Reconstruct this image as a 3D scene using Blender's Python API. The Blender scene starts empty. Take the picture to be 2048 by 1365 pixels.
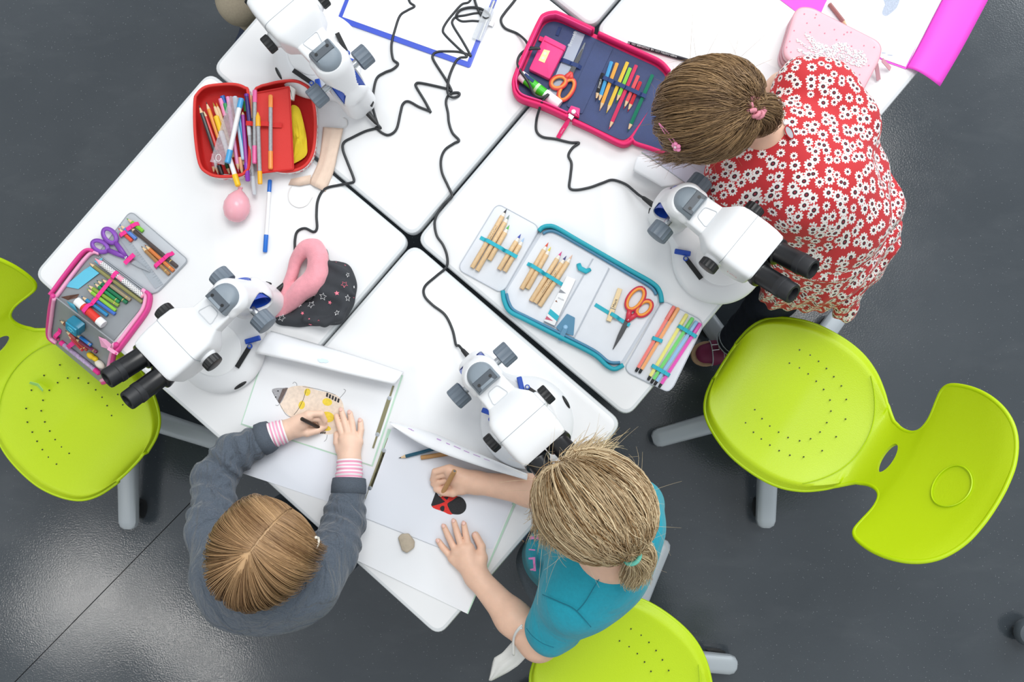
import bpy, math, random
import numpy as np
from mathutils import Vector, Matrix

random.seed(7)
rng = np.random.default_rng(7)
SC = bpy.context.scene
COL = SC.collection
T = 0.68                      # table height
# ------------------------------------------------------------------ camera
FPX, CX, CY = 1991.0, 1024.0, 682.5
TILT_X, TILT_Y = -0.0756, -0.0489
CAM_Z = T + 2.1326
RWC = Matrix.Rotation(TILT_Y, 3, 'Y') @ Matrix.Rotation(TILT_X, 3, 'X')
cam_d = bpy.data.cameras.new('camera'); cam = bpy.data.objects.new('camera', cam_d)
COL.objects.link(cam)
cam_d.sensor_width = 36.0; cam_d.lens = FPX * 36.0 / 2048.0
cam_d.clip_start = 0.05; cam_d.clip_end = 60
cam.matrix_world = Matrix.Translation((0, 0, CAM_Z)) @ RWC.transposed().to_4x4()
SC.camera = cam
# ------------------------------------------------------------------ world and light
SC.view_settings.view_transform = 'Standard'; SC.view_settings.look = 'None'
SC.view_settings.gamma = 1.0; SC.view_settings.exposure = EXPOSURE = 0.0
SC.view_settings.use_curve_mapping = False
wd = bpy.data.worlds.new('daylight'); SC.world = wd; wd.use_nodes = True
bg = wd.node_tree.nodes['Background']
bg.inputs[0].default_value = (0.90, 0.95, 1.0, 1); bg.inputs[1].default_value = 0.76

def area_light(name, loc, target, sx, sy, power, color):
    d = bpy.data.lights.new(name, 'AREA'); d.shape = 'RECTANGLE'; d.size = sx; d.size_y = sy
    d.energy = power; d.color = color
    o = bpy.data.objects.new(name, d); COL.objects.link(o); o.location = loc
    o.rotation_euler = (Vector(target) - Vector(loc)).to_track_quat('-Z', 'Y').to_euler()
    return o
area_light('window_light', (3.4, 4.3, 3.7), (0.2, 0.2, 0.7), 4.5, 2.6, 185, (0.93, 0.97, 1.0))
area_light('rooflight', (0.9, 2.0, 6.0), (0.1, 0.1, 0.6), 3.0, 2.2, 175, (1.0, 0.985, 0.96))

# ------------------------------------------------------------------ helpers
def W(px, py, z):
    """world point at height z that the photograph shows at pixel px,py"""
    d = RWC.transposed() @ Vector(((px - CX) / FPX, -(py - CY) / FPX, -1.0))
    t = (z - CAM_Z) / d.z
    return Vector((d.x * t, d.y * t, z))
def WP(px, py, o, n):
    """point on the plane through o with normal n"""
    d = RWC.transposed() @ Vector(((px - CX) / FPX, -(py - CY) / FPX, -1.0))
    c = Vector((0, 0, CAM_Z))
    t = (o - c).dot(n) / d.dot(n)
    return c + d * t
def TT(px, py, h=0.0):
    return W(px, py, T + h)
def lin(c):
    if isinstance(c, str):
        c = c.lstrip('#'); c = [int(c[i:i + 2], 16) for i in (0, 2, 4)]
    o = []
    for v in c:
        v = v / 255.0
        o.append(v / 12.92 if v <= 0.04045 else ((v + 0.055) / 1.055) ** 2.4)
    return o
ALB = 0.9
MATS = {}
def mat(name, col, rough=0.5, spec=0.5, metal=0.0, var=0.0, vscale=40.0, bump=0.0, bscale=300.0, coat=0.0, sheen=0.0,
        trans=0.0, alpha=1.0, sss=0.0, bdet=2.0, fold=0.0, fscale=28.0, fdir=None):
    if name in MATS: return MATS[name]
    m = bpy.data.materials.new(name); m.use_nodes = True; MATS[name] = m
    nt = m.node_tree; b = nt.nodes['Principled BSDF']
    c = [min(x * ALB, 0.9) for x in lin(col)] + [1]
    b.inputs['Base Color'].default_value = c
    b.inputs['Roughness'].default_value = rough; b.inputs['Metallic'].default_value = metal
    b.inputs['Specular IOR Level'].default_value = spec
    if coat: b.inputs['Coat Weight'].default_value = coat; b.inputs['Coat Roughness'].default_value = 0.1
    if sheen: b.inputs['Sheen Weight'].default_value = sheen
    if trans: b.inputs['Transmission Weight'].default_value = trans
    if alpha < 1: b.inputs['Alpha'].default_value = alpha
    if sss:
        b.inputs['Subsurface Weight'].default_value = sss
        b.inputs['Subsurface Radius'].default_value = (0.012, 0.005, 0.003); b.inputs['Subsurface Scale'].default_value = 0.5
    tc = None
    if var or bump or fold:
        tc = nt.nodes.new('ShaderNodeTexCoord')
    if var:
        n = nt.nodes.new('ShaderNodeTexNoise'); n.inputs['Scale'].default_value = vscale; n.inputs['Detail'].default_value = 4
        nt.links.new(tc.outputs['Object'], n.inputs['Vector'])
        h = nt.nodes.new('ShaderNodeMapRange'); h.inputs[1].default_value = 0.3; h.inputs[2].default_value = 0.7
        h.inputs[3].default_value = 1 - var; h.inputs[4].default_value = 1 + var
        nt.links.new(n.outputs[0], h.inputs[0])
        mx = nt.nodes.new('ShaderNodeVectorMath'); mx.operation = 'SCALE'; mx.inputs[0].default_value = c[:3]
        nt.links.new(h.outputs[0], mx.inputs['Scale']); nt.links.new(mx.outputs[0], b.inputs['Base Color'])
    if fold and not bump: bump = .01
    if bump:
        n = nt.nodes.new('ShaderNodeTexNoise'); n.inputs['Scale'].default_value = bscale; n.inputs['Detail'].default_value = bdet
        nt.links.new(tc.outputs['Object'], n.inputs['Vector'])
        bp = nt.nodes.new('ShaderNodeBump'); bp.inputs['Strength'].default_value = bump; bp.inputs['Distance'].default_value = 0.002
        nt.links.new(n.outputs[0], bp.inputs['Height']); nt.links.new(bp.outputs[0], b.inputs['Normal'])
        if fold:      # creases in cloth
            mp = nt.nodes.new('ShaderNodeMapping'); mp.inputs['Scale'].default_value = (1.0, .45, 1.3); mp.inputs['Rotation'].default_value = (0, 0, fdir or 0.0); nt.links.new(tc.outputs['Object'], mp.inputs['Vector'])
            n2 = nt.nodes.new('ShaderNodeTexNoise'); n2.inputs['Scale'].default_value = fscale; n2.inputs['Detail'].default_value = 3; n2.inputs['Distortion'].default_value = 1.2
            nt.links.new(mp.outputs[0], n2.inputs['Vector'])
            b2 = nt.nodes.new('ShaderNodeBump'); b2.inputs['Strength'].default_value = fold; b2.inputs['Distance'].default_value = 0.02
            nt.links.new(n2.outputs[0], b2.inputs['Height']); nt.links.new(bp.outputs[0], b2.inputs['Normal']); nt.links.new(b2.outputs[0], b.inputs['Normal'])
    return m

class MB:
    """collects vertices and faces in world coordinates"""
    def __init__(s): s.v = []; s.f = []
    def add(s, v, f):
        k = len(s.v); s.v += [tuple(x) for x in v]; s.f += [tuple(i + k for i in q) for q in f]; return s
    def quadgrid(s, rows, closed_u=False, flip=False):
        nu = len(rows); nv = len(rows[0]); v = [p for r in rows for p in r]; f = []
        for i in range(nu - 1):
            for j in range(nv if closed_u else nv - 1):
                a = i * nv + j; b = i * nv + (j + 1) % nv; c = (i + 1) * nv + (j + 1) % nv; d = (i + 1) * nv + j
                f.append((a, d, c, b) if flip else (a, b, c, d))
        return s.add(v, f)
    def box(s, c, size, yaw=0.0, R=None, bev=0.0):
        x, y, z = [k / 2 for k in size]
        R = R or Matrix.Rotation(yaw, 3, 'Z'); c = Vector(c)
        if bev <= 0:
            v = [c + R @ Vector((sx * x, sy * y, sz * z)) for sz in (-1, 1) for sx, sy in ((-1, -1), (1, -1), (1, 1), (-1, 1))]
            return s.add(v, [(3, 2, 1, 0), (4, 5, 6, 7), (0, 1, 5, 4), (1, 2, 6, 5), (2, 3, 7, 6), (3, 0, 4, 7)])
        b = min(bev, x * .9, y * .9, z * .9)
        rings = []
        for hz, ins in ((-z, b), (-z + b, 0), (z - b, 0), (z, b)):
            pts = []
            for sx, sy in ((-1, -1), (1, -1), (1, 1), (-1, 1)):
                for q in range(3):
                    a = {(-1, -1): math.pi, (1, -1): -math.pi / 2, (1, 1): 0, (-1, 1): math.pi / 2}[(sx, sy)] + q * math.pi / 4
                    r = b
                    pts.append(c + R @ Vector((sx * (x - b - 0) + (r - ins) * math.cos(a), sy * (y - b) + (r - ins) * math.sin(a), hz)))
            rings.append(pts)
        k = len(s.v); s.quadgrid(rings, True)
        n = 12
        s.f.append(tuple(k + i for i in range(n - 1, -1, -1))); s.f.append(tuple(k + 3 * n + i for i in range(n)))
        return s
    def prism(s, poly, h, bev=0.0, base=None):
        """poly: list of Vector (any plane, listed anticlockwise seen from above); h: height along +z; top edge rounded by bev"""
        n = len(poly); P = [Vector(p) for p in poly]
        ar = sum(P[i].x * P[(i + 1) % n].y - P[(i + 1) % n].x * P[i].y for i in range(n))
        if ar < 0: P.reverse()
        up = Vector((0, 0, 1))
        def inset(d):
            o = []
            for i in range(n):
                a, b, c = P[i - 1], P[i], P[(i + 1) % n]
                e1 = (b - a).normalized(); e2 = (c - b).normalized()
                n1 = Vector((-e1.y, e1.x, 0)); n2 = Vector((-e2.y, e2.x, 0))
                m = (n1 + n2)
                if m.length < 1e-6: m = n1
                m = m.normalized(); k = max(m.dot(n1), 0.35)
                o.append(b + m * (d / k))
            return o
        if bev > 0:
            rings = [inset(bev * .6), [p + up * (bev * .6) for p in P], [p + up * (h - bev) for p in P],
                     [p + up * (h - bev * .3) for p in inset(bev * .3)], [p + up * h for p in inset(bev)]]
        else:
            rings = [P, [p + up * h for p in P]]
        k = len(s.v); s.quadgrid(rings, True)
        s.f.append(tuple(k + i for i in range(n - 1, -1, -1))); m = (len(rings) - 1) * n
        s.f.append(tuple(k + m + i for i in range(n)))
        return s
    def tube(s, pts, r, n=8, cap=True, flat=None, up=None):
        P = [Vector(p) for p in pts]; m = len(P)
        R = r if isinstance(r, (list, tuple)) else [r] * m
        rows = []; prev = None
        for i in range(m):
            t = (P[min(i + 1, m - 1)] - P[max(i - 1, 0)])
            if t.length < 1e-9: t = Vector((0, 0, 1))
            t.normalize()
            if prev is None:
                a = Vector(up) if up else (Vector((0, 0, 1)) if abs(t.z) < 0.9 else Vector((1, 0, 0)))
            else: a = prev
            a = (a - t * a.dot(t))
            if a.length < 1e-6: a = t.orthogonal()
            a.normalize(); prev = a; b = t.cross(a)
            fl = flat or 1.0
            rows.append([P[i] + (a * math.cos(q) * R[i] * fl + b * math.sin(q) * R[i]) for q in [2 * math.pi * j / n for j in range(n)]])
        k = len(s.v); s.quadgrid(rows, True)
        if cap:
            s.f.append(tuple(k + i for i in range(n - 1, -1, -1))); s.f.append(tuple(k + (m - 1) * n + i for i in range(n)))
        return s
    def lathe(s, prof, o, axis, n=20, up=None):
        """prof: list of (radius, distance along axis)"""
        o = Vector(o); ax = Vector(axis).normalized()
        a = Vector(up) if up else (Vector((0, 0, 1)) if abs(ax.z) < 0.9 else Vector((1, 0, 0)))
        a = (a - ax * a.dot(ax)).normalized(); b = ax.cross(a)
        rows = [[o + ax * h + (a * math.cos(2 * math.pi * j / n) + b * math.sin(2 * math.pi * j / n)) * max(r, 1e-5) for j in range(n)] for r, h in prof]
        k = len(s.v); s.quadgrid(rows, True)
        s.f.append(tuple(k + i for i in range(n - 1, -1, -1))); s.f.append(tuple(k + (len(prof) - 1) * n + i for i in range(n)))
        return s
    def ball(s, c, r, n=12, m=8, R=None):
        c = Vector(c); r = r if isinstance(r, (list, tuple)) else (r, r, r); R = R or Matrix.Identity(3)
        rows = []
        for i in range(m + 1):
            th = math.pi * i / m; sr = max(math.sin(th), 0.002)
            rows.append([c + R @ Vector((r[0] * sr * math.cos(2 * math.pi * j / n), r[1] * sr * math.sin(2 * math.pi * j / n), -r[2] * math.cos(th))) for j in range(n)])
        return s.quadgrid(rows, True)
    def ribbon(s, pts, width, thick, up=(0, 0, 1), sides=None):
        """flat band along pts; its width is horizontal unless side vectors are given"""
        P = [Vector(p) for p in pts]; m = len(P); rows = []
        for i in range(m):
            t = (P[min(i + 1, m - 1)] - P[max(i - 1, 0)]).normalized()
            sd = Vector(sides[i]) if sides else t.cross(Vector(up))
            if sd.length < 1e-6: sd = Vector((1, 0, 0))
            sd.normalize(); nn = sd.cross(t).normalized()
            w = width[i] if isinstance(width, (list, tuple)) else width
            rows.append([P[i] - sd * w / 2, P[i] + sd * w / 2, P[i] + sd * w / 2 + nn * thick, P[i] - sd * w / 2 + nn * thick])
        k = len(s.v); s.quadgrid(rows, True)
        s.f.append((k + 3, k + 2, k + 1, k)); q = k + (m - 1) * 4; s.f.append((q, q + 1, q + 2, q + 3))
        return s
    def sheet(s, rows, thick):
        """grid of points given a thickness along its normals"""
        R = [[Vector(p) for p in r] for r in rows]; nu = len(R); nv = len(R[0]); low = []
        for i in range(nu):
            o = []
            for j in range(nv):
                du = R[min(i + 1, nu - 1)][j] - R[max(i - 1, 0)][j]; dv = R[i][min(j + 1, nv - 1)] - R[i][max(j - 1, 0)]
                n = du.cross(dv)
                n = n.normalized() if n.length > 1e-12 else Vector((0, 0, 1))
                o.append(R[i][j] - n * thick)
            low.append(o)
        k = len(s.v); s.quadgrid(R, flip=True); s.quadgrid(low)
        m = nu * nv
        def edge(a, b): s.f.append((k + a, k + b, k + m + b, k + m + a))
        for j in range(nv - 1): edge(j, j + 1); edge((nu - 1) * nv + j + 1, (nu - 1) * nv + j)
        for i in range(nu - 1): edge((i + 1) * nv, i * nv); edge(i * nv + nv - 1, (i + 1) * nv + nv - 1)
        return s

ORG = {}
def finish(me, m, smooth):
    if m is not None: me.materials.append(m)
    if smooth:
        me.shade_smooth()
        if smooth is not True: me.set_sharp_from_angle(angle=math.radians(smooth))
def obj(name, mb, m, parent=None, smooth=35, org=None, fix=True):
    o_ = ORG[parent.name] if parent is not None else (Vector(org) if org is not None else None)
    if isinstance(mb, MB): V = np.array([tuple(p) for p in mb.v], dtype=float); F = mb.f
    else: V, F = mb
    if o_ is None:
        o_ = Vector(((V[:, 0].min() + V[:, 0].max()) / 2, (V[:, 1].min() + V[:, 1].max()) / 2, V[:, 2].min()))
    me = bpy.data.meshes.new(name)
    V = V - np.array(o_)
    if isinstance(F, np.ndarray):
        me.vertices.add(len(V)); me.vertices.foreach_set('co', V.astype(np.float32).ravel())
        k = F.shape[1]; me.loops.add(F.size); me.loops.foreach_set('vertex_index', F.astype(np.int32).ravel())
        me.polygons.add(len(F)); me.polygons.foreach_set('loop_start', np.arange(0, F.size, k, dtype=np.int32))
        me.update(calc_edges=True); me.validate()
    else:
        me.from_pydata(V.tolist(), [], F)
        if fix:
            import bmesh
            bm = bmesh.new(); bm.from_mesh(me); bmesh.ops.recalc_face_normals(bm, faces=bm.faces); bm.to_mesh(me); bm.free()
    finish(me, m, smooth)
    o = bpy.data.objects.new(name, me); COL.objects.link(o)
    ORG[o.name] = o_
    if parent is not None: o.parent = parent
    else: o.location = o_
    return o
def thing(name, label, cat, loc, group=None):
    o = bpy.data.objects.new(name, None); COL.objects.link(o); o.empty_display_size = 0.05
    o.location = loc; ORG[o.name] = Vector(loc)
    return tag(o, label, cat, group)
def tag(o, label, cat, group=None, kind=None):
    o['label'] = label; o['category'] = cat
    if group: o['group'] = group
    if kind: o['kind'] = kind
    return o
def struct(o): o['kind'] = 'structure'; return o
def catmull(P, n=8, closed=False):
    P = [Vector(p) for p in P]; out = []; m = len(P)
    for i in range(m if closed else m - 1):
        if closed: a, b, c, d = P[i - 1], P[i], P[(i + 1) % m], P[(i + 2) % m]
        else: a, b, c, d = P[max(i - 1, 0)], P[i], P[i + 1], P[min(i + 2, m - 1)]
        for k in range(n):
            t = k / n
            out.append(0.5 * ((2 * b) + (c - a) * t + (2 * a - 5 * b + 4 * c - d) * t * t + (3 * b - a - 3 * c + d) * t ** 3))
    if not closed: out.append(P[-1].copy())
    return out
def roundpoly(P, r, n=5):
    P = [Vector(p) for p in P]; out = []; m = len(P)
    for i in range(m):
        a, b, c = P[i - 1], P[i], P[(i + 1) % m]
        rr = r[i] if isinstance(r, (list, tuple)) else r
        d1 = min(rr, (a - b).length * .45); d2 = min(rr, (c - b).length * .45)
        p = b + (a - b).normalized() * d1; q = b + (c - b).normalized() * d2
        for k in range(n + 1):
            t = k / n; out.append(p * (1 - t) ** 2 + b * 2 * t * (1 - t) + q * t * t)
    return out
def pxs(pts, h): return [TT(x, y, h) for x, y in pts]
def text_part(txt, size, o, xdir, ydir, m, parent, name='lettering', lift=0.0004, align='LEFT'):
    """flat print: letters laid on a surface"""
    cu = bpy.data.curves.new('t', 'FONT'); cu.body = txt; cu.size = size; cu.align_x = align; cu.resolution_u = 2
    to = bpy.data.objects.new('t', cu); COL.objects.link(to)
    dg = bpy.context.evaluated_depsgraph_get(); me = bpy.data.meshes.new_from_object(to.evaluated_get(dg))
    bpy.data.objects.remove(to); bpy.data.curves.remove(cu)
    x = Vector(xdir).normalized(); y = (Vector(ydir) - x * Vector(ydir).dot(x)).normalized(); z = x.cross(y)
    mb = MB(); mb.add([Vector(o) + x * v.co.x + y * v.co.y + z * lift for v in me.vertices], [tuple(p.vertices) for p in me.polygons])
    bpy.data.meshes.remove(me)
    return obj(name, mb, m, parent, smooth=False, fix=False)

# ---- signed-distance modelling for bodies and cloth (smooth unions, surface nets)
class SDF:
    def __init__(s): s.p = []
    def cone(s, a, b, ra, rb, k=0.02, sq=None, wr=None):
        s.p.append(('c', np.array(a, float), np.array(b, float), ra, rb, k, sq, wr)); return s
    def chain(s, pts, rs, k=0.01, wr=None):
        for i in range(len(pts) - 1): s.cone(pts[i], pts[i + 1], rs[i], rs[i + 1], k, None, wr)
        return s
    def ell(s, c, r, R=None, k=0.02):
        s.p.append(('e', np.array(c, float), np.array(r, float), np.array(R if R is not None else Matrix.Identity(3), float), None, k, None, None)); return s
    def cut(s, c, r, R=None, k=0.005):
        s.p.append(('x', np.array(c, float), np.array(r, float), np.array(R if R is not None else Matrix.Identity(3), float), None, k, None, None)); return s
    def mesh(s, h, disp=None, pad=0.02):
        lo = np.full(3, 1e9); hi = np.full(3, -1e9); bb = []
        for q in s.p:
            if q[0] == 'c':
                r = max(q[3], q[4]); a = np.minimum(q[1], q[2]) - r; b = np.maximum(q[1], q[2]) + r
            else:
                r = q[2].max(); a = q[1] - r; b = q[1] + r
            bb.append((a, b))
            if q[0] != 'x': lo = np.minimum(lo, a); hi = np.maximum(hi, b)
        lo -= pad; hi += pad
        n = np.ceil((hi - lo) / h).astype(int) + 1
        ax = [lo[i] + h * np.arange(n[i]) for i in range(3)]
        D = np.full(tuple(n), 0.05, np.float32)
        for q, (a, b) in zip(s.p, bb):
            k = q[5]; mg = k + 0.03
            i0 = np.maximum(np.floor((a - mg - lo) / h).astype(int), 0); i1 = np.minimum(np.ceil((b + mg - lo) / h).astype(int) + 1, n)
            if (i1 <= i0).any(): continue
            sl = tuple(slice(i0[i], i1[i]) for i in range(3))
            X = ax[0][i0[0]:i1[0]][:, None, None]; Y = ax[1][i0[1]:i1[1]][None, :, None]; Z = ax[2][i0[2]:i1[2]][None, None, :]
            if q[0] == 'c':
                ba = q[2] - q[1]; L2 = max(ba.dot(ba), 1e-12)
                px, py, pz = X - q[1][0], Y - q[1][1], Z - q[1][2]
                t = np.clip((px * ba[0] + py * ba[1] + pz * ba[2]) / L2, 0, 1)
                r = q[3] + (q[4] - q[3]) * t
                if q[7] is not None:
                    amp, fr, ph = q[7]
                    r = r + amp * np.sin(fr * t * math.sqrt(L2) + ph + 55 * px + 38 * py - 47 * pz) * np.sin(fr * 0.37 * t * math.sqrt(L2) + 1.3 * ph + 21 * pz)
                d = np.sqrt((px - t * ba[0]) ** 2 + (py - t * ba[1]) ** 2 + (pz - t * ba[2]) ** 2) - r
            else:
                R = q[3]; px, py, pz = X - q[1][0], Y - q[1][1], Z - q[1][2]
                u = [(px * R[0, i] + py * R[1, i] + pz * R[2, i]) for i in range(3)]
                k0 = np.sqrt(sum((u[i] / q[2][i]) ** 2 for i in range(3))); k1 = np.sqrt(sum((u[i] / q[2][i] ** 2) ** 2 for i in range(3))) + 1e-9
                d = k0 * (k0 - 1) / k1
            d = d.astype(np.float32)
            C = D[sl]
            if q[0] == 'x':
                hh = np.clip(0.5 - 0.5 * (C + d) / k, 0, 1); D[sl] = C * (1 - hh) - d * hh + k * hh * (1 - hh)
            elif k > 0:
                hh = np.clip(0.5 + 0.5 * (C - d) / k, 0, 1); D[sl] = C * (1 - hh) + d * hh - k * hh * (1 - hh)
            else: D[sl] = np.minimum(C, d)
        if disp is not None:
            m = np.abs(D) < 0.03
            I = np.argwhere(m); P = lo + I * h
            D[m] += disp(P).astype(np.float32)
        return surface_net(D, lo, h)
def surface_net(D, lo, h):
    S = D < 0
    c = np.zeros(tuple(np.array(D.shape) - 1), np.int8)
    offs = [(i, j, k) for i in (0, 1) for j in (0, 1) for k in (0, 1)]
    sl = lambda a, o: a[o[0]:a.shape[0] - 1 + o[0], o[1]:a.shape[1] - 1 + o[1], o[2]:a.shape[2] - 1 + o[2]]
    for o in offs: c += sl(S, o)
    act = (c > 0) & (c < 8)
    I = np.argwhere(act); idx = -np.ones(act.shape, np.int64); idx[act] = np.arange(len(I))
    acc = np.zeros((len(I), 3)); cnt = np.zeros(len(I))
    val = {o: D[I[:, 0] + o[0], I[:, 1] + o[1], I[:, 2] + o[2]].astype(float) for o in offs}
    for a in offs:
        for ax in range(3):
            if a[ax] == 0:
                b = list(a); b[ax] = 1; b = tuple(b)
                va, vb = val[a], val[b]; m = (va < 0) != (vb < 0)
                t = np.zeros(len(I)); t[m] = va[m] / (va[m] - vb[m])
                p = np.array(a, float)[None, :].repeat(len(I), 0); p[:, ax] += t
                acc[m] += p[m]; cnt[m] += 1
    V = lo + (I + acc / cnt[:, None]) * h
    F = []
    for ax in range(3):
        b = [0, 0, 0]; b[ax] = 1
        A = S[:S.shape[0] - b[0], :S.shape[1] - b[1], :S.shape[2] - b[2]]; B = S[b[0]:, b[1]:, b[2]:]
        m = A != B; E = np.argwhere(m); u, v = [(1, 2), (2, 0), (0, 1)][ax]
        ok = (E[:, u] > 0) & (E[:, v] > 0) & (E[:, u] < idx.shape[u]) & (E[:, v] < idx.shape[v]) & (E[:, ax] < idx.shape[ax])
        E = E[ok]; fl = A[E[:, 0], E[:, 1], E[:, 2]]
        q = []
        for du, dv in ((-1, -1), (0, -1), (0, 0), (-1, 0)):
            G = E.copy(); G[:, u] += du; G[:, v] += dv; q.append(idx[G[:, 0], G[:, 1], G[:, 2]])
        Q = np.stack(q, 1); Q[~fl] = Q[~fl][:, ::-1]
        F.append(Q)
    F = np.concatenate(F); F = F[(F >= 0).all(1)]
    return V, F
def join_vf(*vf):
    V = []; F = []; k = 0
    for v, f in vf: V.append(v); F.append(f + k); k += len(v)
    return np.concatenate(V), np.concatenate(F)
# ================================================================== floor
def floor_material():
    m = bpy.data.materials.new('linoleum'); m.use_nodes = True; nt = m.node_tree; b = nt.nodes['Principled BSDF']; L = nt.links
    def N(t): return nt.nodes.new(t)
    tc = N('ShaderNodeTexCoord')
    def noise(sc, det=4, dist=0.0, vec=None):
        n = N('ShaderNodeTexNoise'); n.inputs['Scale'].default_value = sc; n.inputs['Detail'].default_value = det; n.inputs['Distortion'].default_value = dist
        L.new(vec or tc.outputs['Object'], n.inputs['Vector']); return n.outputs[0]
    def ramp(x, a, b_, c, d):
        r = N('ShaderNodeMapRange'); r.inputs[1].default_value = a; r.inputs[2].default_value = b_; r.inputs[3].default_value = c; r.inputs[4].default_value = d
        L.new(x, r.inputs[0]); return r.outputs[0]
    def mix(f, a, b_):
        x = N('ShaderNodeMix'); x.data_type = 'RGBA'; L.new(f, x.inputs[0])
        for k, c in ((6, a), (7, b_)):
            if isinstance(c, tuple): x.inputs[k].default_value = c
            else: L.new(c, x.inputs[k])
        return x.outputs[2]
    base = mix(ramp(noise(2.2, 6), .35, .65, 0, 1), (0.038, 0.047, 0.056, 1), (0.052, 0.062, 0.072, 1))
    vo = N('ShaderNodeTexVoronoi'); vo.inputs['Scale'].default_value = 170; L.new(tc.outputs['Object'], vo.inputs['Vector'])
    sp = ramp(vo.outputs['Distance'], 0.13, 0.20, 1, 0)
    w = N('ShaderNodeTexWhiteNoise'); L.new(vo.outputs['Position'], w.inputs['Vector'])
    pick = ramp(w.outputs['Value'], 0.80, 0.97, 0, 0.55)
    mu = N('ShaderNodeMath'); mu.operation = 'MULTIPLY'; L.new(sp, mu.inputs[0]); L.new(pick, mu.inputs[1])
    base = mix(mu.outputs[0], base, (0.30, 0.32, 0.34, 1))
    mp = N('ShaderNodeMapping'); mp.inputs['Rotation'].default_value = (0, 0, 0.7); mp.inputs['Scale'].default_value = (1, 2.2, 1)
    L.new(tc.outputs['Object'], mp.inputs['Vector'])
    scuff = ramp(noise(7, 10, 0.3, mp.outputs[0]), 0.52, 0.85, 0, 0.20)
    base = mix(scuff, base, (0.12, 0.13, 0.14, 1))
    L.new(base, b.inputs['Base Color'])
    b.inputs['Specular IOR Level'].default_value = 0.6
    L.new(ramp(noise(5, 10, 0.0), .25, .8, .07, .22), b.inputs['Roughness'])
    bp = N('ShaderNodeBump'); bp.inputs['Strength'].default_value = 0.12; bp.inputs['Distance'].default_value = 0.002
    L.new(noise(220, 3), bp.inputs['Height']); L.new(bp.outputs[0], b.inputs['Normal'])
    return m
FL = floor_material()
fl = struct(obj('floor', MB().box((0.3, 0.3, -0.03), (11, 11, 0.05)), mat('floor_joint', '#15181a', 0.8), smooth=False, org=(0.3, 0.3, -0.055)))
s0 = W(57, 1337, 0); s1 = W(374, 1013, 0); sd = (s1 - s0).normalized(); sn = Vector((sd.y, -sd.x, 0))
if sn.x < 0: sn = -sn
yawf = math.atan2(sd.y, sd.x)
for k in range(-2, 3):
    c = s0 + sn * (2.4 * (k + .5)); c = c - sd * (c - Vector((0, 0, 0))).dot(sd); c.z = -0.0025
    obj('floor_sheet', MB().box(c, (10.5, 2.3975, 0.005), yawf), FL, fl, smooth=False)

M_WALL = mat('wall_paint', '#eceae4', 0.8)
struct(obj('wall_left', MB().box((-5.0, .3, 1.7), (.12, 10.4, 3.4)), M_WALL, smooth=False))
struct(obj('wall_front', MB().box((.3, -5.0, 1.7), (10.4, .12, 3.4)), M_WALL, smooth=False))
# linear lamps that mirror in the floor
M_TUBE = bpy.data.materials.new('lamp_diffuser'); M_TUBE.use_nodes = True
M_TUBE.node_tree.nodes['Principled BSDF'].inputs['Emission Color'].default_value = (1, .97, .92, 1); M_TUBE.node_tree.nodes['Principled BSDF'].inputs['Emission Strength'].default_value = 28.0
def ceiling_lamp(label, p, q):
    k = 1 + 3.3 / CAM_Z; a, b = W(*p, 0) * k, W(*q, 0) * k; c = (a + b) / 2; d = b - a; yw = math.atan2(d.y, d.x)
    t = thing('ceiling_lamp', label, 'lamp', (c.x, c.y, 3.3), 'linear ceiling lamps')
    obj('housing', MB().box((c.x, c.y, 3.36), (d.length + .06, .16, .06), yw, bev=.01), mat('lamp_housing', '#d8dadc', .4), t)
    obj('diffuser', MB().box((c.x, c.y, 3.325), (d.length, .075, .012), yw), M_TUBE, t)
ceiling_lamp('long ceiling lamp mirrored in the floor behind the child in grey', (125, 1105), (470, 1370))
ceiling_lamp('short ceiling lamp mirrored in the floor at the lower corner', (60, 1195), (190, 1290))
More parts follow.
